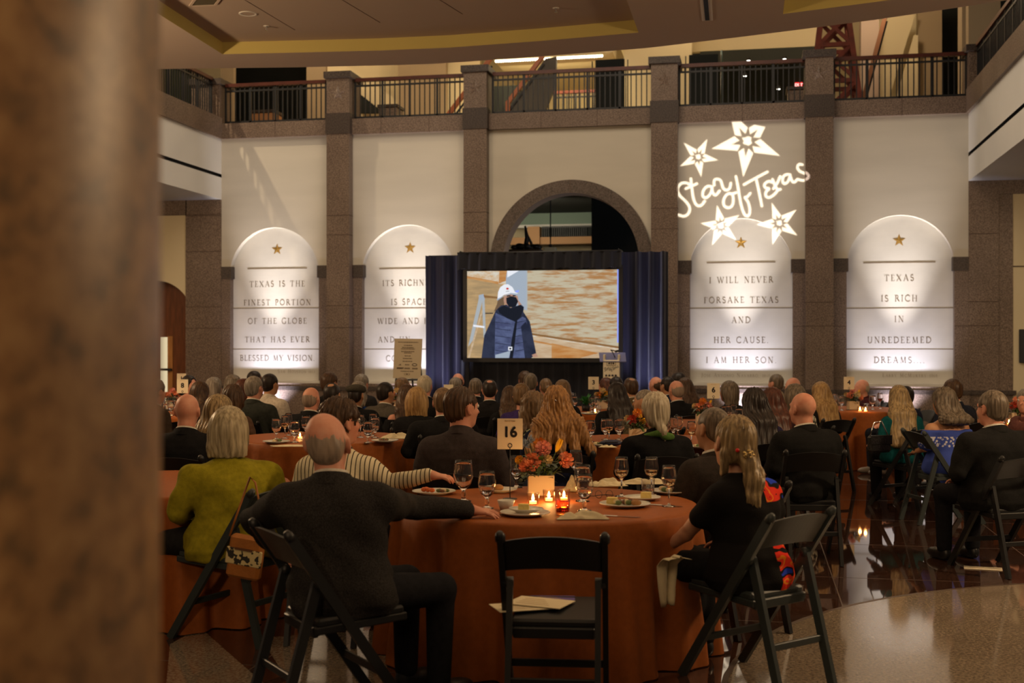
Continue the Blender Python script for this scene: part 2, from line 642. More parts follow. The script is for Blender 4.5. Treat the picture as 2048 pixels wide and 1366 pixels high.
# ---- the dim hall seen through the archway
hall = MB()
hx0, hx1, hy = AC - 3.2, AC + 3.2, WY + 13
def hp(px, py, Y):
    return wp(px, py, Y)
zc = wz(1100, 421, hy)
hall.box(hx0 - 6, hx1 + 3, WY + .45, hy + 1, 5.62, 5.70, 0)           # dark ceiling
hall.box(hx0 - 7, hx1 + 3, hy, hy + .2, 0, 5.7, 1)                    # far wall
xr = wu(1183, WY + 5)
hall.box(xr, hx1 + 3, WY + 5, WY + 5.2, 0, 5.7, 0)                    # dark wall on the right
hall.box(hx0 - 7, hx0 - 6.8, WY + .45, hy, 0, 5.7, 0)
struct('wall_archway_hall', hall, [M_DARKWALL, M_CREAM])
gb = MB()
y = hy - 1.5
gb.box(wu(1000, y), wu(1200, y), y, y + .3, wz(1100, 488, y), wz(1100, 474, y), 0)      # far gallery band
gb.box(wu(1056, y), wu(1080, y), y - .1, y + .3, wz(1100, 488, y), wz(1100, 453, y), 0)
gb.box(wu(1000, y), wu(1200, y), y + .4, y + .6, wz(1100, 452, y), wz(1100, 446, y), 1)
gb.box(wu(1000, y), wu(1200, y), y + .5, y + .7, wz(1100, 446, y), wz(1100, 420, y), 2)
struct('trim_archway_gallery', gb, [mat('gallery_stone', (0.42, 0.22, 0.09), .6), M_WHITE, mat('gallery_teal_wall', (0.20, 0.27, 0.22), .8)])
gr = MB()
gr.box(wu(1084, y - .02), wu(1196, y - .02), y + .02, y + .06, wz(1100, 474, y), wz(1100, 453.5, y), 1)
for k in range(22):
    x = wu(1084, y - .02) + k * .062
    gr.box(x, x + .016, y - .05, y - .03, wz(1100, 474, y), wz(1100, 454, y))
gr.box(wu(1084, y - .02), wu(1196, y - .02), y - .06, y - .02, wz(1100, 456, y), wz(1100, 453, y))
struct('trim_archway_railing', gr, [M_BLACK, M_DARKWALL])
light('archway_hall_light', 'AREA', (AC - 3.0, WY + 8.0, 4.9), (AC - 3.0, WY + 11.5, 3.9), 85, (1.0, .85, .6), rect=(3, 1))
light('archway_fill_light', 'POINT', (AC + 1.9, WY + 1.6, 3.9), None, 34, (.9, .92, 1.0), size=.3)  # unseen lamp without a fixture, added to light the arch's left reveal

# ---- side galleries: fascia, groove, soffit, granite band
for s, X, nm in ((-1, UL, 'left'), (1, UR, 'right')):
    w = MB()
    y0 = 9.0
    w.quad((X, y0, 4.72), (X, WY, 4.72), (X, WY, 5.18), (X, y0, 5.18))
    w.quad((X, y0, 5.25), (X, WY, 5.25), (X, WY, ZL), (X, y0, ZL))
    g0, g1 = y0, WY - .35
    w.quad((X + s * .05, y0, 5.18), (X + s * .05, WY, 5.18), (X + s * .05, WY, 5.25), (X + s * .05, y0, 5.25), 1)
    w.quad((X, y0, 5.18), (X, WY, 5.18), (X + s * .05, WY, 5.18), (X + s * .05, y0, 5.18), 1)
    w.quad((X, y0, 5.25), (X, WY, 5.25), (X + s * .05, WY, 5.25), (X + s * .05, y0, 5.25), 1)
    w.quad((X, y0, 4.72), (X, WY, 4.72), (X + s * 5, WY, 4.72), (X + s * 5, y0, 4.72))
    struct('wall_gallery_' + nm, w, [M_WHITE, M_INK])
    b = MB()
    xa, xb = (X - .35, X + .06) if s < 0 else (X - .06, X + .35)
    b.box(xa, xb, y0, WY - .1, ZL, ZB + .12)
    struct('trim_gallery_' + nm, b, [M_GRAN])
    f = MB()
    f.box(min(X, X + s * 8), max(X, X + s * 8), y0, WY, ZFL - .1, ZFL)
    struct('floor_gallery_' + nm, f, [M_TAN])

# under the galleries: granite corner piers, beams and cream walls
lw = MB()
xa, xb = wu(372), UL
YU = WY - .02
lw.box(xa, xb, YU, WY + .3, 0, 4.72, 0)
lw.box(UL - 5, xa + .02, YU, WY + .3, wz(350, 430), 4.72, 0)
lw.box(UL - 5, UL, YU - .004, WY, wz(350, 430) - .01, wz(350, 430), 2)
for zj in (4.38, 3.62, 2.45, 2.0):
    lw.box(xa, xb, YU - .004, WY, zj, zj + .014, 2)
lw.box(xa - .02, xb, YU - .05, WY, .72, .80, 3)
DX, DR = wu(312), .84
xd0, xd1 = DX - DR, DX + DR
zt = wz(350, 430)
zs = wz(338, 640)
arch_wall(lw, UL - 5, xa, zs, zt, DX, DR, WY, 1)
lw.quad((xd1, WY, 0), (xa, WY, 0), (xa, WY, zs), (xd1, WY, zs), 1)
lw.quad((UL - 5, WY, 0), (xd0, WY, 0), (xd0, WY, zs), (UL - 5, WY, zs), 1)
for py in (533, 559):
    lw.box(xd1, xa, WY - .004, WY, wz(350, py), wz(350, py) + .012, 2)
struct('wall_left_back', lw, [M_GRAN, M_CREAM, M_JOINT, M_GRAND])
rw = MB()
xa, xb = UR, wu(1997)
rw.box(xa, xb, YU, WY + .3, 0, 4.72, 0)
rw.box(xb, wu(2026), WY + .0, WY + .3, 0, 4.72, 0)
rw.box(xb, UR + 5, YU, WY + .3, wz(2020, 388), wz(2020, 360), 0)
rw.box(xb, UR + 5, WY + .01, WY + .3, wz(2020, 360), 4.72, 1)
rw.box(wu(2026), UR + 5, WY + .01, WY + .3, 0, wz(2020, 388), 1)
for zj in (3.72, 2.45, 2.0):
    rw.box(xa, xb, YU - .004, WY, zj, zj + .014, 2)
rw.box(xa, xb + .3, YU - .05, WY, .72, .80, 3)
rw.box(wu(2026), UR + 5, WY, WY + .1, 3.10, 3.12, 2)
struct('wall_right_back', rw, [M_GRAN, M_CREAM, M_JOINT, M_GRAND])

# arched wooden doorway in the left wall
dr = MB()
M_DOORWOOD = mat('door_wood', (0.20, 0.065, 0.02), .4, var=.35, vscale=3, stretch=(6, 6, 1))
M_DOORWOOD2 = mat('door_wood_light', (0.50, 0.22, 0.06), .45, var=.25, vscale=3, stretch=(6, 6, 1))
pts = [(DX - DR * math.cos(PI * i / 24), zs + DR * math.sin(PI * i / 24)) for i in range(25)]
pr = [(xd0, 0)] + pts + [(xd1, 0)]
for a, b in zip(pr[:-1], pr[1:]):
    dr.add([(a[0], WY, a[1]), (b[0], WY, b[1]), (b[0], WY + .5, b[1]), (a[0], WY + .5, a[1])], [(0, 1, 2, 3)], 0)
door = tag(link('door_1', dr.mesh('door_reveal', [M_DOORWOOD]), None), kind='structure')
d2 = MB()
d2.prism(pr, WY + .42, WY + .47, 0)
d2.obj('door_leaf', [M_DOORWOOD], door)
gz1, gz0 = wz(318, 674), wz(318, 742)
d3 = MB()
xg0, xg1 = wu(304), wu(328)
d3.box(xg0 - .02, xg0 + .16, WY + .405, WY + .43, .2, gz1, 0)
d3.obj('door_pane', [glow('door_lit_pane', (1.0, .82, .5), .75)], door)
d4 = MB()
d4.box(xg0 + .16, xg1, WY + .39, WY + .44, .2, gz1 + .02, 0)
d4.obj('door_stile', [M_DOORWOOD2], door)
d5 = MB()
d5.box(xg0 - .05, xg1, WY + .33, WY + .38, gz0, gz0 + .05, 0)
d5.obj('push_bar', [M_BLACK], door)

# ---- floor: dark polished granite, a pale terrazzo circle and strips
M_FLOOR = granite('floor_granite', (0.012, 0.006, 0.004), (0.040, 0.018, 0.012), (0.085, 0.042, 0.028), scale=70, rough=0.03, big=.6, spec=.6, ior=1.8)
M_TERR = granite('floor_terrazzo', (0.10, 0.075, 0.05), (0.22, 0.175, 0.125), (0.33, 0.27, 0.20), scale=60, rough=0.085, big=1.4, spec=.6, ior=1.9)
M_FJOINT = mat('floor_joint', (0.075, 0.05, 0.035), .4)
fl = MB()
fl.quad((-24, -6, 0), (16, -6, 0), (16, WY + 14, 0), (-24, WY + 14, 0))
for k in range(-12, 9):
    x = k * 1.5 + .55
    fl.box(x, x + .008, 3, WY - .2, -.01, .0006, 1)
for k in range(2, 17):
    y = k * 1.5 - .2
    fl.box(-12, 8, y, y + .008, -.01, .0006, 1)
struct('floor', fl, [M_FLOOR, M_FJOINT])
fc = MB()
c3 = c2w(4.25, 5.05, 0)
def circ(c, r0, r1, z, mi, n=72):
    for i in range(n):
        t0, t1 = 2 * PI * i / n, 2 * PI * (i + 1) / n
        p = lambda t, r: (c.x + r * math.cos(t), c.y + r * math.sin(t), z)
        if r0 == 0:
            fc.add([p(t0, r1), p(t1, r1), (c.x, c.y, z)], [(0, 1, 2)], mi)
        else:
            fc.add([p(t0, r0), p(t0, r1), p(t1, r1), p(t1, r0)], [(0, 1, 2, 3)], mi)
circ(c3, 0, 3.32, .0012, 0)
circ(c3, 3.32, 3.35, .0014, 1)
# pale wedge of the star inlay near the left guests
A = [G(400, 7.0), G(470, 6.3), G(560, 5.6), G(330, 5.6), G(340, 6.6)]
fc.poly([(p.x, p.y, .0012) for p in A], 0)
A = [G(520, 6.75), G(780, 6.95), G(770, 5.7), G(590, 5.7)]
fc.poly([(p.x, p.y, .0013) for p in A], 0)
struct('floor_inlay', fc, [M_TERR, M_FJOINT])

# ---- lobby ceiling: flat soffit with a swept front edge and recessed coves
ZS, ZR = 5.5, 5.66
def sp(px, py, z=ZS):
    return atz(px, py, z)
edge = [(150, 142), (325, 138), (600, 134.5), (860, 128.6), (1080, 113), (1300, 95.5), (1530, 68), (1764, 38), (1926, 13.5), (2150, -20)]
EP = [sp(*e) for e in edge]
cv_far = [(445, 108.4), (600, 105), (760, 101), (900, 95), (1080, 82), (1277, 65)]
CFR = [sp(*e) for e in cv_far]
cr_dir = (sp(1277, 65) - sp(1254, 2)).normalized()
CL = sp(445, 108.4); CL2 = CL + (sp(330, 36) - CL) * 6.0
CRR = sp(1277, 65); CR2 = CRR - cr_dir * 12
S2 = sp(1566, 28); S2b = sp(1700, 10.5); S2d = S2 + (sp(1569, 1) - S2).normalized() * 10
cl = MB()
def strip(pa, pb, mi=0):
    for i in range(len(pa) - 1):
        cl.quad(pa[i], pa[i + 1], pb[i + 1], pb[i], mi)
def samp(P, t):
    return P
def lerp_edge(x):
    for a, b in zip(EP[:-1], EP[1:]):
        if a.x <= x <= b.x:
            t = (x - a.x) / (b.x - a.x)
            return a.lerp(b, t)
    return EP[0].copy() if x < EP[0].x else EP[-1].copy()
# band in front of the first cove
strip(CFR, [lerp_edge(p.x) for p in CFR])
# left of it
L0 = [lerp_edge(CL.x), CL, CL2]
ExL = Vector((-20, EP[0].y, ZS))
cl.poly([EP[0], EP[1], lerp_edge(CL.x), CL, CL2, Vector((-20, CL2.y, ZS)), ExL])
# between the coves, and right of the second
mid = [lerp_edge(CRR.x), lerp_edge(sp(1400, 84).x), lerp_edge(S2.x), S2, S2d, Vector((S2d.x, -6, ZS)), Vector((CR2.x, -6, ZS)), CR2, CRR]
cl.poly(mid)
rt = [lerp_edge(S2.x), lerp_edge(S2b.x), EP[-2], EP[-1], Vector((12, EP[-1].y - 3, ZS)), S2b + (S2b - S2) * 4, S2b, S2]
cl.poly(rt)
# cove fascias and recessed ceilings
up = Vector((0, 0, ZR - ZS))
for i in range(len(CFR) - 1):
    cl.quad(CFR[i], CFR[i + 1], CFR[i + 1] + up, CFR[i] + up, 1)
cl.quad(CL2, CL, CL + up, CL2 + up, 1)
cl.quad(CRR, CR2, CR2 + up, CRR + up, 1)
cl.poly([p + up for p in CFR] + [CR2 + up, CL2 + up], 2)
s2e = S2b + (S2b - S2) * 4
cl.quad(S2, s2e, s2e + up, S2 + up, 1)
cl.quad(S2d, S2, S2 + up, S2d + up, 1)
cl.poly([S2 + up, s2e + up, s2e + up + Vector((0, -8, 0)), S2d + up], 2)
# top face so that the ceiling has thickness, and its front edge
tt = Vector((0, 0, .75))
for a, b in zip(EP[:-1], EP[1:]):
    cl.quad(a, b, b + tt, a + tt, 0)
cl.poly([p + tt for p in EP] + [Vector((12, -6, ZS + .75)), Vector((-20, -6, ZS + .75))], 0)
struct('ceiling', cl, [M_SOFFIT, M_OLIVE, mat('ceiling_tile', (0.46, 0.375, 0.31), .9, spec=.1)])
cj = MB()
for (a, b) in (((490, 0), (590, 60)), ((685, 0), (760, 45)), ((880, 0), (925, 28))):
    p, q = atz(*a, ZR), atz(*b, ZR)
    p = p + (p - q) * 2
    cj.bar(p - Vector((0, 0, .001)), q - Vector((0, 0, .001)), .009, .002)
struct('trim_ceiling_joints', cj, [M_JOINT])


def ceiling_fix(px, py, z, nm, lab, cat, build, mats):
    p = atz(px, py, z)
    t = thing(nm, lab, cat, p)
    build(t)
    return t
def dl(t):
    b = MB(); b.lathe([(.082, -.002), (.105, -.012), (.112, -.006), (.112, .004)], 28); b.obj('trim_ring', [M_WHITE], t)
    b = MB(); b.lathe([(0, .045), (.05, .045), (.082, -.002)], 28); b.obj('reflector', [M_CHROME], t)
ceiling_fix(496, 27, ZR, 'recessed_downlight', 'round recessed downlight in the tan ceiling cove, unlit', 'light', dl, None)
def spk(t):
    b = MB(); b.lathe([(.0, -.004), (.04, -.006), (.042, 0)], 16); b.obj('escutcheon', [M_WHITE], t)
    b = MB(); b.tube([(0, 0, -.005), (0, 0, -.05)], .010, 8); b.lathe([(0, -.052), (.022, -.052), (.022, -.047), (0, -.047)], 12); b.obj('sprinkler_head', [M_CHROME], t)
ceiling_fix(533, 52, ZR, 'fire_sprinkler', 'small ceiling sprinkler beside the round recessed downlight', 'sprinkler', spk, None)
ceiling_fix(1112, 16, ZR, 'fire_sprinkler', 'small ceiling sprinkler alone in the cove, above the row of stage lights', 'sprinkler', spk, None)
t = thing('slot_diffuser', 'white framed linear slot vent in the flat ceiling', 'vent', (0, 0, 0))
a, b = sp(1415, 40), sp(1408, -40)
m = MB(); m.bar(a, b, .13, .02); m.obj('vent_frame', [M_WHITE], t)
m = MB()
d = (b - a).normalized()
m.bar(a + d * .03 - Vector((.0, 0, .012)), b - Vector((0, 0, .012)), .05, .004); m.obj('slot', [M_INK], t)
t = thing('air_grille', 'square grey return air grille in the ceiling cove', 'vent', (0, 0, 0))
a, b, c = atz(380, 10, ZR), atz(430, 8, ZR), atz(400, -18, ZR)
m = MB(); dn = Vector((0, 0, -.012))
m.quad(a + dn, b + dn, b + dn + (c - a) , c + dn, 0); m.obj('grille', [mat('grille_grey', (.10, .085, .05), .8)], t)
m = MB()
for p, q in ((a, b), (b, b + c - a), (a, c)):
    m.bar(p + dn, q + dn, .03, .015)
m.obj('grille_frame', [M_SOFFIT], t)

# near pillar at the left edge of the view, softly out of focus
pl = MB()
pd = c2w(-1.55 * math.sin(R(30.94)), 1.55 * math.cos(R(30.94)), 0)
pl.lathe([(.4, 0), (.4, 5.5)], 64, 0, (pd.x, pd.y, 0))
struct('column', pl, [M_GRANP])
# ================================================================ LETTERING
TK, TN = .135, .05


def _arc(cx, cy, rx, ry, a0, a1, n=10):
    return [(cx + rx * math.cos(R(a0 + (a1 - a0) * i / n)), cy + ry * math.sin(R(a0 + (a1 - a0) * i / n))) for i in range(n + 1)]


def _st(x, y0=0, y1=1, w=TK, s0=True, s1=True):
    o = [([(x, y0), (x, y1)], w)]
    if s0:
        o.append(([(x - .14, y0 + .02), (x + .14, y0 + .02)], TN))
    if s1:
        o.append(([(x - .14, y1 - .02), (x + .14, y1 - .02)], TN))
    return o


ROMAN = {
    'A': (.84, [([(.42, 1), (.12, 0)], TN), ([(.42, 1), (.74, 0)], TK), ([(.2, .34), (.64, .34)], TN), ([(0, .02), (.24, .02)], TN), ([(.6, .02), (.86, .02)], TN)]),
    'B': (.66, _st(.16) + [(_arc(.3, .75, .24, .23, 90, -90), TK * .8), (_arc(.3, .27, .3, .25, 90, -90), TK * .8)]),
    'C': (.82, [(_arc(.46, .5, .4, .5, 50, 310, 18), TK * .8), ([(.74, .74), (.74, .95)], TN), ([(.74, .05), (.74, .26)], TN)]),
    'D': (.84, _st(.16) + [(_arc(.28, .5, .5, .48, 90, -90, 14), TK * .85)]),
    'E': (.62, _st(.16) + [([(.16, .97), (.54, .97)], TN), ([(.16, .52), (.48, .52)], TN), ([(.16, .03), (.58, .03)], TN), ([(.54, .8), (.54, .98)], TN), ([(.58, .02), (.58, .22)], TN)]),
    'F': (.58, _st(.16) + [([(.16, .97), (.54, .97)], TN), ([(.16, .52), (.46, .52)], TN), ([(.54, .8), (.54, .98)], TN)]),
    'G': (.86, [(_arc(.46, .5, .4, .5, 50, 318, 18), TK * .8), ([(.74, .74), (.74, .95)], TN), ([(.74, .08), (.74, .42)], TK * .8), ([(.6, .42), (.86, .42)], TN)]),
    'H': (.86, _st(.16) + _st(.7) + [([(.16, .52), (.7, .52)], TN)]),
    'I': (.34, _st(.17)),
    'K': (.78, _st(.16) + [([(.2, .45), (.62, .98)], TN), ([(.32, .58), (.7, .02)], TK)]),
    'L': (.6, _st(.16) + [([(.16, .03), (.56, .03)], TN), ([(.56, .02), (.56, .24)], TN)]),
    'M': (1.02, [([(.18, 0), (.22, 1)], TN), ([(.22, 1), (.5, .05)], TK), ([(.5, .05), (.8, 1)], TN), ([(.8, 1), (.85, 0)], TK), ([(.06, .02), (.3, .02)], TN), ([(.72, .02), (.98, .02)], TN)]),
    'N': (.88, [([(.16, 0), (.16, 1)], TN), ([(.16, 1), (.72, 0)], TK), ([(.72, 0), (.72, 1)], TN), ([(.04, .02), (.28, .02)], TN), ([(.6, .98), (.84, .98)], TN), ([(.02, .98), (.2, .98)], TN)]),
    'O': (.94, [(_arc(.47, .5, .4, .49, 0, 360, 24), TK * .75)]),
    'P': (.62, _st(.16) + [(_arc(.28, .73, .27, .25, 90, -90), TK * .8)]),
    'R': (.74, _st(.16) + [(_arc(.28, .75, .25, .23, 90, -90), TK * .8), ([(.34, .5), (.72, .02)], TK)]),
    'S': (.58, [(_arc(.29, .74, .2, .24, 30, 230, 10) + [(.36, .48)] + _arc(.28, .26, .23, .25, 60, -150, 10), TK * .8)]),
    'T': (.74, _st(.37, s1=False) + [([(.02, .97), (.72, .97)], TN), ([(.03, .78), (.03, .98)], TN), ([(.71, .78), (.71, .98)], TN)]),
    'U': (.84, [([(.16, 1), (.16, .35)] + _arc(.42, .35, .26, .34, 180, 360, 10) + [(.68, 1)], TK * .7), ([(.03, .98), (.3, .98)], TN), ([(.56, .98), (.8, .98)], TN)]),
    'V': (.82, [([(.1, 1), (.41, 0)], TK), ([(.41, 0), (.72, 1)], TN), ([(0, .98), (.24, .98)], TN), ([(.6, .98), (.84, .98)], TN)]),
    'W': (1.16, [([(.1, 1), (.36, 0)], TK), ([(.36, 0), (.6, 1)], TN), ([(.56, 1), (.82, 0)], TK), ([(.82, 0), (1.06, 1)], TN), ([(0, .98), (.22, .98)], TN), ([(.94, .98), (1.16, .98)], TN)]),
    'X': (.8, [([(.1, 1), (.7, 0)], TK), ([(.68, 1), (.1, 0)], TN), ([(0, .98), (.24, .98)], TN), ([(.56, .98), (.8, .98)], TN), ([(0, .02), (.24, .02)], TN), ([(.56, .02), (.8, .02)], TN)]),
    'Y': (.76, _st(.38, 0, .48, s1=False) + [([(.08, 1), (.38, .46)], TK), ([(.38, .46), (.68, 1)], TN), ([(0, .98), (.2, .98)], TN), ([(.56, .98), (.78, .98)], TN)]),
    'J': (.40, [([(.24, 1), (.24, .15), (.16, -.05), (.02, -.12)], TK), ([(.1, .98), (.38, .98)], TN)]),
    '0': (.56, [(_arc(.28, .5, .22, .48, 0, 360, 18), TK * .7)]), '1': (.34, _st(.17)),
    '3': (.50, [(_arc(.22, .74, .2, .24, 150, -80, 10) + _arc(.22, .26, .24, .24, 80, -150, 10), TK * .7)]),
    '4': (.58, [([(.40, 0), (.40, 1), (.02, .3), (.56, .3)], TK * .6)]),
    '5': (.50, [([(.44, .97), (.12, .97), (.08, .56)] + _arc(.2, .3, .25, .28, 100, -150, 10), TK * .7)]),
    '6': (.54, [(_arc(.5, .5, .44, .48, 95, 180, 8) + _arc(.28, .28, .22, .26, 180, 540, 14), TK * .7)]),
    '8': (.52, [(_arc(.26, .74, .17, .22, 0, 360, 14), TK * .7), (_arc(.26, .26, .21, .25, 0, 360, 14), TK * .7)]),
    '9': (.54, [(_arc(.04, .5, .44, .48, -85, 0, 8) + _arc(.26, .72, .22, .26, 0, 360, 14), TK * .7)]),
    '.': (.24, [([(.06, .05), (.17, .05)], .11)]),
    ',': (.24, [([(.12, .08), (.06, -.12)], .08)]),
    ' ': (.46, []),
}


def ribbon(mb, pts, w, f, mi=0):
    """Flat stroke of width w through 2D points; f maps (x, y) to a 3D point."""
    n = len(pts)
    L, Rr = [], []
    for i, p in enumerate(pts):
        a, b = pts[max(i - 1, 0)], pts[min(i + 1, n - 1)]
        dx, dy = b[0] - a[0], b[1] - a[1]
        l = math.hypot(dx, dy) or 1
        nx, ny = -dy / l * w / 2, dx / l * w / 2
        L.append(f(p[0] + nx, p[1] + ny)); Rr.append(f(p[0] - nx, p[1] - ny))
    mb.add(L + Rr, [(i, i + 1, n + i + 1, n + i) for i in range(n - 1)], mi)


def roman_width(s, gap=.22):
    return sum(ROMAN[c][0] + gap for c in s) - gap


def roman(mb, s, x, z, y, h, align='c', gap=.22, mi=0):
    """Roman capitals of height h on the plane y (x right, z up)."""
    wd_ = roman_width(s, gap) * h
    x0 = x - wd_ / 2 if align == 'c' else x
    for c in s:
        g = ROMAN[c]
        for pts, w in g[1]:
            ribbon(mb, pts, w, lambda a, b: (x0 + a * h, y, z + b * h), mi)
        x0 += (g[0] + gap) * h


def small_caps(mb, s, x, z, y, h, gap=.2):
    """Roman small capitals centred on x: lower case letters are set as low capitals."""
    ks = [(ch.upper(), 1.0 if (ch.isupper() or ch in ' ,.') else .76) for ch in s]
    x0 = x - sum((ROMAN[a][0] + gap) * k for a, k in ks) * h / 2
    for a, k in ks:
        for pts, w in ROMAN[a][1]:
            ribbon(mb, pts, w, lambda p, q: (x0 + p * h * k, y, z + q * h * k))
        x0 += (ROMAN[a][0] + gap) * h * k


def font_mesh(txt, size, bold=0.0, align='CENTER', extr=0.0008):
    cu = bpy.data.curves.new('type', 'FONT')
    cu.body = txt
    cu.size = size
    cu.align_x = align
    cu.align_y = 'CENTER'
    cu.offset = bold
    cu.extrude = extr
    o = bpy.data.objects.new('type', cu)
    COL.objects.link(o)
    dg = bpy.context.evaluated_depsgraph_get()
    me = bpy.data.meshes.new_from_object(o.evaluated_get(dg))
    bpy.data.objects.remove(o)
    bpy.data.curves.remove(cu)
    return me


def type_on(name, txt, size, m, parent, loc, rot=(R(90), 0, 0), bold=0.0, align='CENTER'):
    me = font_mesh(txt, size, 0.0, align)
    vs_ = [tuple(v.co) for v in me.vertices]
    fs_ = [tuple(p.vertices) for p in me.polygons]
    bpy.data.meshes.remove(me)
    mb = MB()
    offs = [(0, 0)] if not bold else [(bold * math.cos(a * PI / 4), bold * math.sin(a * PI / 4)) for a in range(8)] + [(0, 0)]
    for i, (a, b) in enumerate(offs):
        mb.add([(v[0] + a, v[1] + b, v[2] + i * .00003) for v in vs_], fs_)
    o = link(name, mb.mesh(name, [m]), parent, loc)
    o.rotation_euler = rot
    return o


# ================================================================ INSCRIPTION PANELS
PLINES = [
    (['TEXAS IS THE', 'FINEST PORTION', 'OF THE GLOBE', 'THAT HAS EVER', 'BLESSED MY VISION.'], 'arched limestone panel carved TEXAS IS THE FINEST PORTION OF THE GLOBE', 'Sam Houston 1853', 549, (568, 605, 642, 679, 716)),
    (['ITS RICHNE', 'IS SPACE', 'WIDE AND F', 'AND UN', 'CO'], 'arched limestone panel carved WIDE AND, half hidden by the dark drape', '', 816, (566, 604, 642, 679, 717)),
    (['I WILL NEVER', 'FORSAKE TEXAS', 'AND', 'HER CAUSE.', 'I AM HER SON.'], 'arched limestone panel carved I WILL NEVER FORSAKE TEXAS AND HER CAUSE', 'Jose Antonio Navarro, 1840, 1841', 1480, (560, 600, 640, 680, 720)),
    (['TEXAS', 'IS RICH', 'IN', 'UNREDEEMED', 'DREAMS....'], 'arched limestone panel carved TEXAS IS RICH IN UNREDEEMED DREAMS', 'Larry McMurtry 1968', 1797, (556, 597, 638, 680, 720)),
]
PLEFT = {1: (765, 782, 755, 756, 772)}
YP = WY + REC
for k, (lines, lab, sig, pxc, rows) in enumerate(PLINES):
    cx = PAN[k][0]
    t = thing('inscription_panel', lab, 'panel', (cx, YP, Z_SILL), 0, 'inscribed wall panels')
    m = MB()
    pts = [(-PR * math.cos(PI * i / 40), Z_SPR - Z_SILL + PR * math.sin(PI * i / 40)) for i in range(41)]
    m.prism([(-PR, 0)] + pts + [(PR, 0)], 0, .05, 0)
    m.obj('slab', [M_LIME], t)
    j = MB()
    for py, hw in ((526 if k > 1 else 538, .66), (617, PR), (699, PR)):
        z = wz(pxc, py, YP) - Z_SILL
        j.box(-hw, hw, -.006, 0, z, z + (.02 if hw < .9 else .012))
    j.obj('groove', [M_ENGR], t)
    for i, (s, py) in enumerate(zip(lines, rows)):
        txt = MB()
        hz_ = .118
        z = wz(pxc, py, YP) - Z_SILL - hz_ / 2
        if k in PLEFT:
            roman(txt, s, wu(PLEFT[k][i], YP) - cx, z, -.004, hz_, 'l')
        else:
            roman(txt, s, 0, z, -.004, hz_, gap=.25 if len(s) < 16 else .16)
        txt.obj('inscription_line', [M_ENGR], t)
    if sig:
        xs = {549: 593, 1480: 1483, 1797: 1820}[pxc]
        txt = MB()
        small_caps(txt, sig, wu(xs, YP) - cx, wz(pxc, 743 if pxc < 600 else 751, YP) - Z_SILL - .03, -.004, .072)
        txt.obj('signature', [M_ENGR2], t)
    st = MB()
    pyst = {549: 499, 816: 496, 1480: 486, 1797: 481}[pxc]
    relief_star(st, 0, wz(pxc, pyst, YP) - Z_SILL, -.002, .125, .013)
    st.obj('gold_star', [M_GOLD], t)

# ================================================================ UPLIGHTS
M_LENS = glow('uplight_lens', (.85, .85, 1.0), 12)


def uplight(x, y, aim, power, lab, color=COOL, spot=88, blend=1.0, high=None):
    t = thing('floor_uplight', lab, 'light', (x, y, 0), 0, 'floor uplights along the far wall')
    m = MB()
    m.lathe([(0, .0), (.10, 0), (.10, .02), (.075, .04), (.09, .06), (.10, .20), (.085, .21), (.08, .17), (0, .17)], 20)
    m.obj('can', [M_BLACK], t)
    m = MB(); m.lathe([(0, .175), (.078, .175)], 20); m.obj('lens', [M_LENS], t)
    light('uplight_lamp', 'SPOT', (x, y, .23), aim, power, color, size=.05, spot=spot, blend=blend)
    if high:
        light('uplight_lamp', 'SPOT', (x, y, .23), high, 1500, (.95, .88, .86), size=.05, spot=36, blend=1.0)


for k, nm in enumerate(('the panel carved FINEST PORTION', 'the half hidden panel carved WIDE AND', 'the panel carved FORSAKE TEXAS', 'the panel carved UNREDEEMED DREAMS')):
    cx = PAN[k][0]
    uplight(cx + (.0 if k != 1 else .1), WY - .62, (cx, WY + .14, 1.35), 250, 'small black floor uplight under ' + nm, spot=86, high=(cx, WY + .05, 5.6))

# ================================================================ DRAPE, SCREEN
YD = 20.3
M_DRAPE = mat('drape_velvet', (0.006, 0.0065, 0.012), .75, spec=.25, sheen=.35, bump=.1, bscale=60)
M_DRAPE_L = mat('drape_satin', (0.008, 0.008, 0.020), .5, spec=.3, sheen=.12)


def drape(name, x0, x1, z0, z1, y, amp, per, seed, lab, parent=None, mt=None, amp_top=None, hem=0.0):
    rnd = random.Random(seed)
    n = int((x1 - x0) / .022)
    ph = [rnd.uniform(0, 6.28) for _ in range(5)]
    v, f = [], []
    rows = 26
    for r in range(rows + 1):
        tz = r / rows
        z = z1 + (z0 - z1) * tz
        for i in range(n + 1):
            x = x0 + (x1 - x0) * i / n
            s = (x - x0) / per * 2 * PI
            a = amp * ((amp_top if amp_top is not None else 1) * (1 - tz) + tz)
            d = math.sin(s + .9 * math.sin(s * .31 + ph[0]) + .25 * math.sin(tz * 3 + ph[1])) + .35 * math.sin(2.3 * s + ph[2] + tz * .6)
            if amp > .1:
                d = (2.2 * (.5 + .37 * d) ** 2.2) - 1
            zz = z + (hem * math.sin(s * .5 + ph[3]) if r == rows else 0)
            v.append((x, y - abs(a) * d, zz))
    for r in range(rows):
        for i in range(n):
            a = r * (n + 1) + i
            f.append((a, a + 1, a + n + 2, a + n + 1))
    m = MB()
    m.add(v, f, 0, True)
    o = m.obj(name, [mt or M_DRAPE], parent)
    if parent is None:
        tag(o, lab, 'drape', 'stage drapes')
    return o


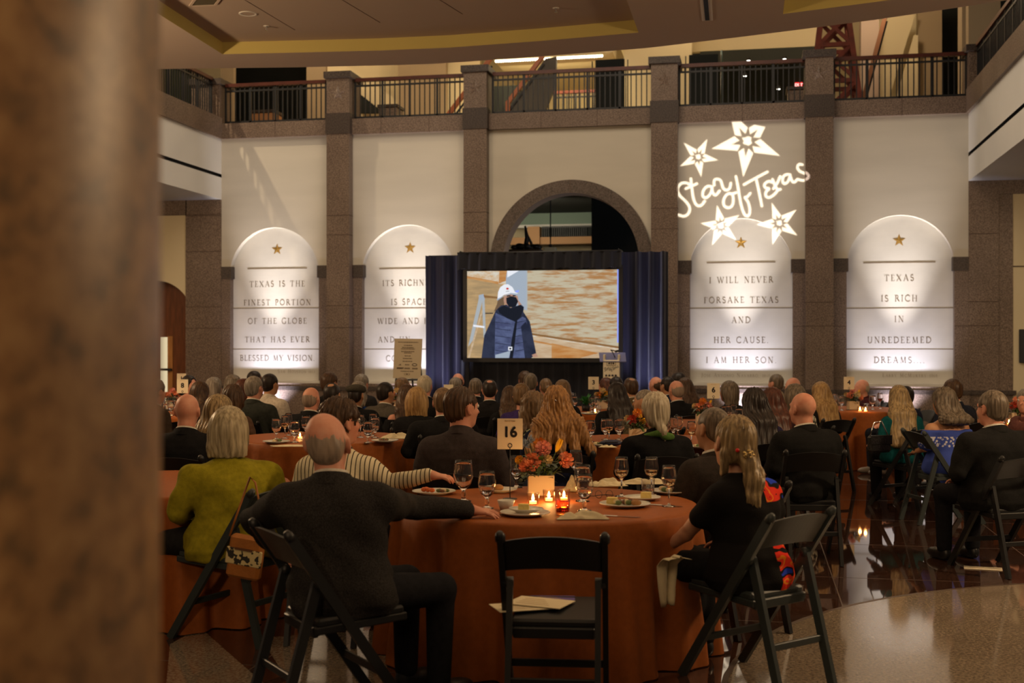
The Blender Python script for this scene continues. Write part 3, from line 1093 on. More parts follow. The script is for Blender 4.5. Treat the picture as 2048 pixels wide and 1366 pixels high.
xd = [wu(p, YD) for p in (846, 926, 1240, 1333)]
zt = [wz(846, 510, YD), wz(1333, 503, YD)]
ZDT = sum(zt) / 2
drape('stage_drape', xd[0], xd[1] + .05, .01, ZDT, YD + .22, .11, .25, 3, 'dark blue pleated drape standing left of the projection screen', mt=M_DRAPE_L)
drape('stage_drape', xd[2] - .05, xd[3], .01, ZDT + .02, YD + .22, .11, .24, 8, 'dark blue pleated drape standing right of the projection screen', mt=M_DRAPE_L)
zs0, zs1 = wz(1085, 716, YD - .1), wz(1085, 541, YD - .1)
drape('stage_drape', xd[1] - .05, xd[2] + .05, zs1 + .02, ZDT - .0, YD - .22, .016, .21, 5, 'black gathered valance hanging above the projection screen', hem=.02)
drape('stage_drape', xd[1] - .05, xd[2] + .05, .01, zs0 - .04, YD + .03, .018, .2, 6, 'black pleated skirt hanging below the projection screen')
pp = MB()
for x in (xd[0] + .02, xd[1], xd[2], xd[3] - .02):
    pp.tube([(x, YD + .38, 0), (x, YD + .38, ZDT + .02)], .024, 8)
pp.tube([(xd[0], YD + .38, ZDT), (xd[3], YD + .38, ZDT)], .02, 8)
for x in (xd[1], xd[2]):
    pp.tube([(x, YD + .38, ZDT + .03), (x, YD - .20, ZDT + .03)], .014, 8)
pp.tube([(xd[1] - .05, YD - .20, ZDT + .005), (xd[2] + .05, YD - .20, ZDT + .005)], .018, 8)
tag(pp.obj('drape_frame', [M_BLACK]), 'black pipe frame holding up the stage drapes', 'frame')

scr = thing('projection_screen', 'lit projection screen showing a worker in a white hard hat', 'screen', (0, 0, 0))
YS = YD - .14
XS0, XS1 = wu(934, YS), wu(1237, YS)
m = MB()
b = .07
m.box(XS0 - b, XS1 + b, YS, YS + .05, zs1, zs1 + b)
m.box(XS0 - b, XS1 + b, YS, YS + .05, zs0 - b, zs0)
m.box(XS0 - b, XS0, YS, YS + .05, zs0, zs1)
m.box(XS1, XS1 + b, YS, YS + .05, zs0, zs1)
m.obj('screen_frame', [M_BLACK], scr)
m = MB()
m.box(XS0 - .04, XS0 + .02, YS + .05, YS + .10, 0, zs0)
m.box(XS1 - .02, XS1 + .04, YS + .05, YS + .10, 0, zs0)
m.obj('screen_stand', [M_BLACK], scr)
# the picture on the screen: flat shapes in the crop coordinates (2048 x 1241) of the picture
SE = 1.0
PICM = [
    glow_noise('pic_wood', (.40, .20, .075), (.52, .46, .33), SE, 3.2, (.8, 1, 6.0), (0, R(12), 0), .40, .56),      # 0 right wall
    glow_noise('pic_wood_left', (.36, .25, .13), (.50, .33, .16), SE, 2.5, (1, 1, 6)),                               # 1 left boards
    glow('pic_pale_blue', (.36, .42, .50), SE),                                                                      # 2
    glow('pic_white', (.82, .84, .90), SE),                                                                          # 3
    glow_noise('pic_orange', (.46, .19, .05), (.55, .30, .12), SE, 3, (1, 1, 8), (0, R(-8), 0)),                                                                         # 4
    glow('pic_black', (.012, .014, .022), SE),                                                                       # 5
    glow_noise('pic_vest', (.055, .065, .14), (.10, .125, .24), SE, 5, (1, 1, 2)),                                   # 6
    glow_noise('pic_navy', (.018, .022, .042), (.032, .038, .07), SE, 4),                                                                        # 7
    glow('pic_skin', (.45, .25, .18), SE),                                                                           # 8
    glow('pic_hair', (.16, .10, .06), SE),                                                                           # 9
    glow('pic_grey', (.40, .43, .45), SE),                                                                           # 10
    glow('pic_red', (.55, .06, .05), SE),                                                                            # 11
    glow_noise('pic_tan', (.50, .34, .20), (.60, .46, .31), SE, 3, (1, 1, 8), (0, R(-8), 0)),                                                                            # 12
    glow('pic_blue_edge', (.28, .36, .95), SE),                                                                      # 13
    glow_noise('pic_patch', (.66, .62, .52), (.58, .36, .17), SE, 6, (1, 1, 2)),                                     # 14
    glow('pic_dark_wood', (.25, .13, .05), SE),                                                                      # 15
]
pm = MB()
PX0, PX1, PY0, PY1 = 92, 1968, 72, 1148
lay = [0]
def pic(pts, mi):
    lay[0] += 1
    y = YS + .012 - lay[0] * .0003
    pm.poly([(XS0 + (XS1 - XS0) * (x - PX0) / (PX1 - PX0), y, zs1 + (zs0 - zs1) * (yy - PY0) / (PY1 - PY0)) for x, yy in pts], mi)
def blob(cx, cy, rx, ry, mi, a0=0, n=24):
    pic([(cx + rx * math.cos(2 * PI * i / n), cy + ry * math.sin(2 * PI * i / n)) for i in range(n)], mi)
pic([(92, 72), (1968, 72), (1968, 1148), (92, 1148)], 0)
pic([(92, 72), (590, 72), (580, 1148), (92, 1148)], 1)
pic([(92, 150), (575, 250), (590, 215), (590, 72), (92, 72)], 14)
pic([(92, 130), (490, 205), (485, 235), (92, 160)], 4)
pic([(500, 72), (596, 72), (592, 190), (490, 230)], 4)
pic([(596, 72), (835, 72), (835, 560), (700, 520), (580, 420), (582, 150)], 2)
pic([(596, 72), (745, 72), (598, 155)], 3)
pic([(835, 72), (850, 72), (850, 560), (835, 560)], 10)
pic([(910, 850), (1968, 1020), (1968, 1148), (930, 1148)], 12)
pic([(910, 842), (1968, 1005), (1968, 1030), (910, 868)], 15)
pic([(910, 868), (1968, 1030), (1968, 1045), (910, 882)], 14)
pic([(930, 930), (1720, 1085), (1690, 1100), (930, 950)], 4)
pic([(1150, 965), (1700, 1090), (1500, 1148), (1150, 1148)], 4)
pic([(1952, 72), (1968, 72), (1968, 960), (1950, 960)], 13)
pic([(245, 390), (300, 380), (165, 930), (105, 1010)], 10)
pic([(280, 400), (312, 400), (330, 880), (300, 900)], 10)
pic([(240, 370), (300, 355), (318, 430), (240, 430)], 2)
pic([(275, 560), (290, 570), (125, 1148), (100, 1148)], 12)
pic([(170, 735), (312, 755), (312, 778), (170, 760)], 3)
pic([(300, 368), (490, 395), (490, 415), (310, 402)], 15)
pic([(320, 590), (420, 590), (420, 602), (320, 602)], 5)
pic([(490, 400), (560, 400), (560, 520), (430, 575), (470, 480)], 9)
pic([(700, 320), (745, 310), (742, 335), (700, 345)], 13)
blob(645, 430, 92, 95, 8)
pic([(730, 430), (780, 490), (740, 520)], 8)
pic([(585, 405), (650, 385), (710, 400), (735, 450), (700, 525), (620, 520), (590, 470)], 5)
pic([(592, 376), (640, 372), (640, 388), (594, 392)], 5)
pic([(665, 372), (705, 372), (703, 388), (665, 388)], 5)
pic([(475, 425), (485, 330), (510, 275), (560, 240), (610, 238), (665, 275), (695, 335), (735, 352), (725, 375), (640, 348), (560, 370)], 3)
pic([(466, 420), (640, 345), (700, 352), (735, 355), (725, 378), (640, 362), (560, 384), (475, 440)], 2)
blob(601, 293, 17, 13, 11)
pic([(580, 322), (624, 318), (624, 328), (580, 332)], 10)
pic([(455, 560), (520, 500), (590, 490), (640, 530), (770, 490), (808, 520), (800, 580), (880, 700), (960, 1090), (900, 1148), (275, 1148), (310, 870)], 7)
pic([(450, 590), (560, 640), (700, 700), (790, 640), (830, 660), (880, 900), (830, 1148), (440, 1148)], 6)
pic([(770, 760), (830, 700), (900, 880), (900, 1148), (820, 1148)], 7)
for yy in (700, 780, 870, 960, 1050):
    pic([(450, yy), (640, yy + 26), (640, yy + 32), (450, yy + 8)], 7)
    pic([(700, yy + 10), (850, yy - 16), (850, yy - 9), (700, yy + 18)], 7)
pic([(480, 540), (560, 500), (640, 540), (760, 495), (806, 530), (770, 640), (705, 705), (600, 660), (500, 590)], 5)
pic([(700, 690), (725, 690), (690, 1000), (670, 1148), (630, 1148), (650, 950)], 5)
pic([(612, 1010), (662, 1010), (662, 1055), (612, 1055)], 3)
pic([(624, 1022), (650, 1022), (650, 1043), (624, 1043)], 5)
pic([(450, 1110), (640, 1060), (620, 1148), (450, 1148)], 2)
pic([(905, 1110), (955, 1090), (985, 1130), (930, 1140)], 8)
pm.obj('picture', PICM, scr)

for px, nm, pw in ((872, 'left', 330), (1296, 'right', 330)):
    x = wu(px, YD)
    uplight(x, YD - .28, (x + .02, YD + .16, 2.2), pw, f'small black floor uplight aimed at the {nm} hand stage drape', color=(.66, .66, 1.0), spot=62)

# ================================================================ LECTERN, EASEL, STAGE RISER
YL = 19.05
t = thing('lectern', 'tan lectern with clear angled wings and a gooseneck microphone', 'lectern', (wu(1223, YL), YL, .35))
stg = MB()
stg.rbox(wu(960, 19), wu(1300, 19), YL - .35, YD - .60, 0, .35, .01)
tag(stg.obj('stage_riser', [M_BLACK]), 'low black riser under the lectern in front of the screen', 'stage')
lz = lambda py: wz(1223, py, YL) - .35
hw = (wu(1240, YL) - wu(1207, YL)) / 2
m = MB()
m.rbox(-hw, hw, -.03, .03, .03, lz(720), .008)
m.obj('front_panel', [M_CARD], t)
m = MB(); m.rbox(-hw - .06, hw + .06, -.15, .22, 0, .03, .006); m.obj('foot_plate', [M_CARD], t)
for s in (-1, 1):
    m = MB()
    m.rbox(s * hw - .03 if s > 0 else s * hw, s * hw if s > 0 else s * hw + .03, -.025, .10, lz(721), lz(709), .006)
    m.obj('bracket', [M_CARD], t)
M_ACR = mat('tinted_acrylic', (.16, .17, .36), .1, spec=.6, trans=.35)
m = MB()
w0, w1 = wu(1194, YL) - wu(1223, YL), wu(1253, YL) - wu(1223, YL)
m.add([(w0, .22, lz(705)), (w1 - .04, .22, lz(705)), (w1, -.04, lz(723)), (w0 + .05, -.04, lz(723)),
       (w0, .235, lz(705) - .012), (w1 - .04, .235, lz(705) - .012), (w1, -.03, lz(723) - .012), (w0 + .05, -.03, lz(723) - .012)],
      [(0, 1, 2, 3), (7, 6, 5, 4), (0, 4, 5, 1), (1, 5, 6, 2), (2, 6, 7, 3), (3, 7, 4, 0)])
m.obj('reading_top', [M_ACR], t)
m = MB()
m.tube([(.05, .06, lz(715)), (.0, .06, lz(702)), (-.02, .05, lz(700)), (.03, .02, lz(701)), (.07, 0, lz(703))], .008, 6)
m.obj('microphone_neck', [M_BLACK], t)
m = MB(); m.tube([(.06, 0, lz(703)), (.11, -.02, lz(701.5))], .017, 8); m.obj('microphone', [M_BLACK], t)


SCRIPT = [   # hand-lettered Star of Texas strokes, in the coordinates of the 1821 x 1366 crop
    [(305, 705), (260, 683), (210, 690), (172, 745), (190, 810), (262, 872), (306, 935), (292, 1000), (240, 1030), (188, 1010)],
    [(312, 645), (320, 720), (335, 845), (368, 918), (418, 920), (452, 872)], [(262, 745), (372, 695)],
    [(518, 722), (475, 718), (436, 762), (428, 820), (462, 845), (508, 805), (530, 745), (520, 712), (532, 790), (562, 818), (602, 768)],
    [(548, 710), (545, 650), (608, 648), (625, 690), (636, 742), (672, 766), (708, 742), (716, 690)],
    [(770, 785), (735, 798), (682, 792), (642, 850), (642, 918), (690, 944), (734, 920), (745, 850), (732, 800)],
    [(768, 622), (788, 720), (815, 895), (850, 1008), (890, 1030), (914, 980), (896, 882), (852, 830), (880, 832), (912, 792)],
    [(850, 704), (960, 642), (1086, 576)], [(972, 640), (1000, 770), (1030, 920)],
    [(1138, 682), (1098, 666), (1052, 700), (1062, 738), (1112, 744), (1070, 772), (1066, 822), (1102, 840), (1152, 810), (1186, 768)],
    [(1138, 652), (1166, 722), (1192, 758), (1218, 752)], [(1216, 622), (1186, 690), (1148, 745)],
    [(1292, 600), (1250, 612), (1236, 660), (1252, 700), (1290, 684), (1316, 628), (1312, 592), (1328, 660), (1356, 688), (1388, 652)],
    [(1440, 502), (1402, 496), (1386, 532), (1410, 570), (1470, 592), (1496, 622), (1480, 658), (1440, 664), (1392, 650)],
]


def smooth_pts(p, it=2):
    for _ in range(it):
        q = [p[0]]
        for a, b in zip(p[:-1], p[1:]):
            q.append((a[0] * .75 + b[0] * .25, a[1] * .75 + b[1] * .25))
            q.append((a[0] * .25 + b[0] * .75, a[1] * .25 + b[1] * .75))
        q.append(p[-1])
        p = q
    return p


m = MB()
sc = hw * 1.75 / 1330
for st in SCRIPT:
    ribbon(m, smooth_pts(st), 26, lambda a, b: ((a - 835) * sc, -.034, lz(737) - (b - 760) * sc * 1.05))
m.obj('printed_script', [M_INK], t)
m = MB()
zc = lz(727)
for x0, x1, z0, z1 in ((-.07, .07, -.035, -.030), (-.07, .07, .03, .035), (-.07, -.065, -.03, .03), (.065, .07, -.03, .03), (-.045, -.02, -.012, .016), (-.008, .008, -.016, .018), (.02, .045, -.012, .016)):
    m.box(x0, x1, -.034, -.03, zc + z0, zc + z1)
m.obj('printed_emblem', [M_INK], t)
m = MB()
zc = lz(751)
for x in (-.08, -.03, .02, .07):
    m.prism([(x + a * .0022 * 1.0, zc + b * .0022) for a, b in star_pts(11, .5, .2)], -.034, -.03)
m.obj('printed_stars', [M_INK], t)

YE = 18.9
ex0, ex1 = wu(785, YE), wu(843, YE)
t = thing('easel_sign', 'beige sponsor board with lines of print on a black easel', 'sign', ((ex0 + ex1) / 2, YE, 0))
ew = (ex1 - ex0) / 2 * .96
ez0, ez1 = wz(814, 757, YE), wz(814, 677, YE)
Mt = Matrix.Translation((0, 0, ez0)) @ Matrix.Rotation(R(-5), 4, 'X') @ Matrix.Rotation(R(1), 4, 'Y')
m = MB(); m.rbox(-ew, ew, -.012, .0, 0, ez1 - ez0, .002, 0, Mt); m.obj('board', [mat('board_backlit_beige', (.44, .36, .24), .7, spec=.2)], t)  # beige darkened, the backlit dimness is put into the board's colour
m = MB()
rnd = random.Random(4)
EH = ez1 - ez0
def pl_(fx0, fx1, fz, th=.008):
    m.box(fx0 * ew, fx1 * ew, -.0145, -.0125, fz * EH, fz * EH + th, 0, Mt)
for fz, hwid in ((.90, .72), (.82, .30), (.765, .42), (.73, .50), (.665, .48), (.63, .26), (.555, .22), (.49, .33), (.42, .34), (.17, .46)):
    x = -hwid
    while x < hwid:
        w_ = rnd.uniform(.05, .14)
        pl_(x, min(x + w_, hwid), fz, .012)
        x += w_ + .03
for cx_ in (-.55, 0, .55):
    for fz in (.235, .255):
        pl_(cx_ - .2, cx_ + .2, fz, .008)
pl_(-.75, -.25, .245, .018)
for fx in (-.16, -.05, .06):
    m.box((fx) * ew, (fx + .07) * ew, -.0145, -.0125, .33 * EH, .355 * EH, 0, Mt)
for a in range(3):
    m.box((-.62 + a * .06) * ew, (-.58 + a * .06) * ew, -.0145, -.0125, .32 * EH, (.34 + .012 * a) * EH, 0, Mt)
for x0, x1, z0, z1 in ((-.2, .2, .085, .09), (-.2, .2, .12, .125), (-.2, -.18, .085, .125), (.18, .2, .085, .125), (-.06, .06, .095, .115)):
    m.box(x0 * ew, x1 * ew, -.0145, -.0125, z0 * EH, z1 * EH, 0, Mt)
m.prism([(.52 * ew + .19 * ew * math.cos(a * PI / 12), .345 * EH + .036 * EH * math.sin(a * PI / 12)) for a in range(24)], -.0145, -.0125, 0, 'y', Mt)
m.prism([(.52 * ew + .12 * ew * math.cos(a * PI / 12), .345 * EH + .010 * EH * math.sin(a * PI / 12)) for a in range(24)], -.0160, -.0146, 1, 'y', Mt)
m.obj('printing', [mat('faded_print', (.10, .07, .045), .8), M_CARD], t)
m = MB(); m.rbox(-ew * .8, ew * .8, -.05, .0, ez0 - .035, ez0 - .005, .004); m.obj('ledge', [M_BLACK], t)
for x0, x1, y1 in ((-.15, -.33, -.06), (.15, .33, -.06), (0, 0, .55)):
    m = MB(); m.bar((x0, .17, ez1 - .1), (x1, y1 + .05, 0), .025, .025, 0, (0, 1, 0)); m.obj('leg', [M_BLACK], t)

# ================================================================ THE PROJECTED LIGHT: a gobo projector on a stand
LP = Vector((1.9, -1.4, 3.05))
gp = thing('gobo_projector', 'black theatre projector on a tall stand behind the viewer', 'projector', (LP.x, LP.y, 0))
TF = .04                                    # the mask's distance along the throw
TX0, TX1, TY0, TY1 = 120, 1530, 60, 1330    # mask window in crop coordinates
NX, NY = 760, 690
gx = (np.arange(NX) + .5) / NX * (TX1 - TX0) + TX0
gy = (np.arange(NY) + .5) / NY * (TY1 - TY0) + TY0
QX, QY = np.meshgrid(gx, gy)
openm = np.zeros(QX.shape, bool)
for st in SCRIPT:
    p = smooth_pts(st)
    for a, b in zip(p[:-1], p[1:]):
        dx, dy = b[0] - a[0], b[1] - a[1]
        tt_ = np.clip(((QX - a[0]) * dx + (QY - a[1]) * dy) / (dx * dx + dy * dy + 1e-9), 0, 1)
        openm |= (QX - a[0] - tt_ * dx) ** 2 + (QY - a[1] - tt_ * dy) ** 2 < 13.2 ** 2


def in_poly(pts):
    ins = np.zeros(QX.shape, bool)
    n_ = len(pts)
    for i in range(n_):
        (x0, y0), (x1, y1) = pts[i], pts[(i + 1) % n_]
        c = ((y0 > QY) != (y1 > QY)) & (QX < (x1 - x0) * (QY - y0) / ((y1 - y0) if y1 != y0 else 1e-9) + x0)
        ins ^= c
    return ins


for cx_, cy_, r_, rot_ in ((880, 265, 365, 24), (385, 425, 205, 9), (620, 1118, 212, 42), (1205, 1095, 222, 34)):
    out = [(cx_ + (r_ if i % 2 == 0 else r_ * .36) * math.cos(R(rot_ + 36 * i)), cy_ + (r_ if i % 2 == 0 else r_ * .36) * math.sin(R(rot_ + 36 * i))) for i in range(10)]
    hole = [(cx_ + (r_ * .44 if i % 2 == 0 else r_ * .21) * math.cos(R(rot_ + 18 * i)), cy_ + (r_ * .44 if i % 2 == 0 else r_ * .21) * math.sin(R(rot_ + 18 * i))) for i in range(20)]
    o_ = in_poly(out) & ~in_poly(hole)
    for i in range(5):                      # the thin dark lines between the arms
        a_ = R(rot_ + 36 + 72 * i)
        d_ = np.abs(-(QX - cx_) * math.sin(a_) + (QY - cy_) * math.cos(a_))
        o_ &= ~((d_ < r_ * .016) & ((QX - cx_) * math.cos(a_) + (QY - cy_) * math.sin(a_) > 0))
    core = [(cx_ + r_ * k_ * math.cos(R(a_)), cy_ + r_ * k_ * math.sin(R(a_))) for a_, k_ in ((20, .15), (70, .13), (110, .10), (150, .13), (185, .09), (215, .17), (250, .11), (280, .14), (320, .16), (350, .11))]
    openm |= o_ | in_poly(core)
openm[(QY < 70) | ((QX > 940) & (QX < 1100) & (QY < 100 + (QX - 960) * .2))] = False
openm[(QX < 172) & (QY > 770)] = False


def gob(cx_, cy_):
    px, py = 1320 + cx_ / 5.058, 230 + cy_ / 5.058
    return wp(px, py, WY)


gm = MB()
def gq(xa, xb, ya, yb):
    q = [gob(xa, ya), gob(xb, ya), gob(xb, yb), gob(xa, yb)]
    gm.poly([tuple(LP + (p - LP) * TF - Vector((LP.x, LP.y, 0))) for p in q])
cw, ch = (TX1 - TX0) / NX, (TY1 - TY0) / NY
for r in range(NY):
    row = openm[r]
    c = 0
    y0_ = TY0 + r * ch
    while c < NX:
        if row[c]:
            c += 1
            continue
        e = c
        while e < NX and not row[e]:
            e += 1
        gq(TX0 + c * cw, TX0 + e * cw, y0_, y0_ + ch)
        c = e
BIG = 1500
gq(TX0 - BIG, TX1 + BIG, TY0 - BIG, TY0); gq(TX0 - BIG, TX1 + BIG, TY1, TY1 + BIG)
gq(TX0 - BIG, TX0, TY0, TY1); gq(TX1, TX1 + BIG, TY0, TY1)
gm.obj('gobo_plate', [M_BLACK], gp)
TG = gob(825, 690)
dv = (TG - LP).normalized()
light('gobo_lamp', 'SPOT', LP, TG, 62000, (1.0, .90, .78), size=.0007, spot=9.6, blend=0.0)
h = MB()
q = dv.to_track_quat('Z', 'Y').to_matrix().to_4x4()
Mh = Matrix.Translation((0, 0, LP.z)) @ q
h.lathe([(.13, -.35), (.15, -.30), (.15, .30), (.17, .32), (.17, TF * 27 + .1)], 24, 0, M=Mh, smooth=False)
h.lathe([(0, -.35), (.13, -.35)], 24, 0, M=Mh)
h.obj('housing', [M_BLACK], gp)
h = MB(); h.tube([(0, 0, .3), (0, 0, LP.z - .16)], .03, 10)
h.obj('stand_pole', [M_BLACK], gp)
for k in range(3):
    h = MB(); a = 2.1 * k + .4
    h.tube([(0, 0, .55), (math.cos(a) * .6, math.sin(a) * .6, .012)], .018, 8); h.obj('leg', [M_BLACK], gp)

# ================================================================ GALLERY RAILINGS
def railing(A, B, z0, z1, lab, posts=None):
    A, B = Vector((A[0], A[1], 0)), Vector((B[0], B[1], 0))
    L = (B - A).length
    rz = math.atan2((B - A).y, (B - A).x)
    t = thing('balcony_railing', lab, 'railing', (A.x, A.y, z0), rz, 'upper gallery railings')
    H = z1 - z0
    m = MB(); m.bar((0, 0, H - .035), (L, 0, H - .035), .09, .07); m.obj('handrail', [M_RAILWOOD], t)
    m = MB(); m.bar((0, 0, H - .155), (L, 0, H - .155), .035, .035); m.obj('mid_rail', [M_BLACK], t)
    m = MB(); m.bar((0, 0, .05), (L, 0, .05), .04, .04); m.obj('bottom_rail', [M_BLACK], t)
    n = max(2, round(L / .104))
    m = MB()
    for i in range(1, n):
        m.box(L * i / n - .0105, L * i / n + .0105, -.0105, .0105, .05, H - .06)
    m.obj('baluster_panel', [M_BLACK], t)
    k = max(2, round(L / .62)) if posts is None else posts
    for i in range(k + 1):
        m = MB(); m.box(L * i / k - .02, L * i / k + .02, -.02, .02, 0, H - .06); m.obj('post', [M_BLACK], t)
    return t


YR = WY + .08
ZR0, ZR1 = ZB + .0, 7.16
seg = [(wu(452, YR), wu(652, YR)), (wu(711, YR), wu(930, YR)), (wu(986, YR), wu(1304, YR)), (wu(1359, YR), wu(1611, YR)), (wu(1668, YR), wu(1932, YR))]
for (a, b), nm in zip(seg, ('above the panel carved FINEST PORTION', 'above the half hidden panel carved WIDE AND', 'above the central archway', 'above the projected stars and script', 'above the panel carved UNREDEEMED DREAMS')):
    railing((a, YR), (b, YR), ZR0, ZR1, 'black baluster railing with wooden handrail ' + nm)
railing((UL - .14, WY - .2), (UL - .14, 12.0), ZB + .10, ZR1 + .10, 'black baluster railing running along the side gallery at the left corner')
railing((UR + .14, WY - .2), (UR + .14, 12.0), ZB + .10, ZR1 + .10, 'black baluster railing running along the side gallery at the right corner')
# ================================================================ THE UPPER FLOOR BEHIND THE RAILINGS
YB = WY + 6
npart = [0]


def upw(px0, px1, py0, Y, m, th=.2, py1=None, nm='wall_upper'):
    b = MB()
    xa, xb = wu(px0, Y), wu(px1, Y)
    zt_ = wz((px0 + px1) / 2, py0, Y)
    zb_ = ZFL if py1 is None else wz((px0 + px1) / 2, py1, Y)
    b.box(xa, xb, Y, Y + th, zb_, zt_)
    return struct(nm, b, [m])


uf = MB()
uf.box(UL - 8, UR + 8, WY + .35, WY + 16, ZFL - .2, ZFL)
struct('floor_upper', uf, [M_TAN])
uc = MB()
uc.box(UL - 8, UR + 8, WY + 1, WY + 16, 10.6, 10.8)
struct('ceiling_upper', uc, [M_CREAM])
M_GREEN = mat('green_wall_paint', (0.10, 0.13, 0.05), .8)
M_LIT = mat('cream_paint_lit', (0.74, 0.64, 0.42), .85, spec=.15)  # lighter copy of the cream paint, brightness of lit walls put into the colour
upw(250, 384, 40, YB + 2.5, M_GREEN)
upw(384, 445, 40, YB + 2, M_LIT)
upw(441, 467, 40, YB - 1, M_TAN, .15)
upw(466, 640, 40, YB + 3, M_DARKWALL)  # dark sheet standing in for the gloom inside the black opening
upw(613, 652, 40, YB - .6, M_TAN, .6)
upw(650, 905, 40, YB, M_LIT)
upw(796, 892, 40, YB - .7, M_TAN)
upw(890, 960, 40, YB - .2, M_LIT)
b = MB()
Yq = YB - .5
for pts in ([(668, 130), (690, 130), (860, 245), (640, 245), (640, 130)],):
    b.prism([(wu(p[0], Yq), wz(p[0], p[1], Yq)) for p in pts], Yq, Yq + .15)
struct('wall_upper', b, [M_LIT])
b = MB()
Yq = YB - .8
b.prism([(wu(p[0], Yq), max(ZFL, wz(p[0], p[1], Yq))) for p in ((712, 182), (768, 226), (712, 226))], Yq, Yq + .12)
struct('wall_upper', b, [M_DARKWALL])
# bright stair hall
upw(950, 1376, 20, YB + 5, M_LIT)
upw(1248, 1384, 20, YB - 1.2, M_LIT)
upw(1376, 1640, 20, YB + .2, M_LIT, .2, 98)
upw(1376, 1650, 98, YB + 2.2, M_DARKWALL)  # opening's darkness painted on as a near-black back sheet
upw(1400, 1640, 98, YB + .15, mat('dark_lobby_ceiling', (.035, .04, .035), .8), .15, 126)
upw(1640, 1728, 20, YB + 2.5, M_LIT)
upw(1722, 1758, 20, YB - 1.0, mat('mauve_pier_paint', (.46, .36, .30), .8), .5)
upw(1755, 1850, 20, YB + 1.0, M_LIT)
upw(1836, 1884, 10, YB + .2, M_TAN, .3)
upw(1880, 1930, -20, YB + 1.5, M_DARKWALL)  # near-black sheet paints the shade of the unlit opening
upw(1924, 1940, -20, WY + 1.2, M_TAN, .5)
upw(1937, 2001, -60, WY + .8, M_TAN, .3)
upw(1998, 2120, -80, WY + 2.4, M_DARKWALL)
# slanted planes of the stair wall on the right
b = MB()
Yq = YB - .2
for pts in ([(1738, 205), (1776, 30), (1830, 30), (1775, 205)], [(1790, 205), (1828, 70), (1836, 70), (1836, 205)]):
    b.prism([(wu(p[0], Yq), max(ZFL, wz(p[0], p[1], Yq))) for p in pts], Yq, Yq + .12)
struct('wall_upper', b, [M_LIT])


def slant(name, lab, cat, p0, p1, Y, mats, side=None, w=.12, h=.09):
    A, B = wp(*p0, Y), wp(*p1, Y)
    t = thing(name, lab, cat, (A.x, Y, ZFL))
    off = Vector((A.x, Y, ZFL))
    m = MB(); m.bar(A - off, B - off, w, h); m.obj('handrail', [mats[0]], t)
    m = MB(); m.bar(A - off + Vector((.02, .02, -.18)), B - off + Vector((.02, .02, -.18)), .04, .04); m.obj('lower_rail', [M_BLACK], t)
    if A.z - ZFL > .2:
        m = MB(); m.box(-.05, .05, -.05, .05, 0, A.z - ZFL + .03); m.obj('newel_post', [mats[0]], t)
    if side:
        q = [(wp(*p, Y) - off) for p in side]
        q = [(p.x, max(0.0, p.z)) for p in q]
        m = MB(); m.prism(q, .05, .2, 0); m.obj('side_panel', [mats[1]], t)
    return t


M_ORANGE = mat('stair_rail_wood', (.50, .15, .05), .35)
M_STAIRSIDE = mat('stair_grey_panel', (.12, .11, .095), .6)
slant('staircase', 'stair with orange wooden handrail behind the pier left of the archway', 'stair', (895, 232), (982, 116), WY + 3.0, (M_ORANGE, M_STAIRSIDE))
slant('staircase', 'stair with orange wooden handrail and grey side under the bright light strip', 'stair', (1016, 206), (1086, 112), WY + 3.4, (M_ORANGE, M_STAIRSIDE),
      side=[(1020, 212), (1090, 116), (1112, 112), (1110, 168), (1085, 232), (1022, 232)])
slant('staircase', 'stair with brown handrail beside the red lattice tower', 'stair', (1722, 214), (1772, 26), WY + 4.0, (mat('stair_rail_brown', (.22, .10, .05), .4), M_STAIRSIDE))
b = MB(); Yq = WY + 5.5
b.box(wu(988, Yq), wu(1040, Yq), Yq, Yq + .2, ZFL, wz(1000, 172, Yq))
struct('wall_upper', b, [M_DARKWALL])

# the strip of lights under the upper stair landing
Yq = WY + 4.2
t = thing('light_strip', 'bright strip of small lights along the upper stair landing', 'light', wp(990, 123, Yq))
A, B = wp(990, 123.5, Yq), wp(1206, 112.5, Yq)
m = MB(); m.bar((0, 0, .05), B - A + Vector((0, 0, .05)), .12, .05); m.obj('strip_channel', [M_LIT], t)
m = MB()
n = 44
for i in range(n):
    p = (B - A) * ((i + .5) / n)
    m.ball((p.x, p.y, p.z), .026, 6)
m.obj('strip_bulbs', [glow('strip_glow', (1.0, .86, .6), 22)], t)
light('light_strip_lamp', 'AREA', (A + B) / 2 + Vector((0, .4, -.15)), (A + B) / 2 + Vector((0, 1.6, -2)), 75, (1.0, .78, .42), rect=(2.4, .3))
sl = MB()
A2, B2 = wp(985, 118, Yq), wp(1225, 104, Yq)
sl.add([A2, B2, B2 + Vector((0, 4, .0)), A2 + Vector((0, 4, 0)), A2 + Vector((0, 0, .5)), B2 + Vector((0, 0, .5)), B2 + Vector((0, 4, .5)), A2 + Vector((0, 4, .5))],
       [(0, 1, 2, 3), (4, 7, 6, 5), (0, 4, 5, 1), (1, 5, 6, 2), (2, 6, 7, 3), (3, 7, 4, 0)])
struct('ceiling_landing', sl, [M_LIT])
railing((wu(1108, WY + 5), WY + 5), (wu(1240, WY + 5), WY + 5), ZFL, wz(1150, 181, WY + 5), 'far brown railing in the bright hall beyond the archway bay')


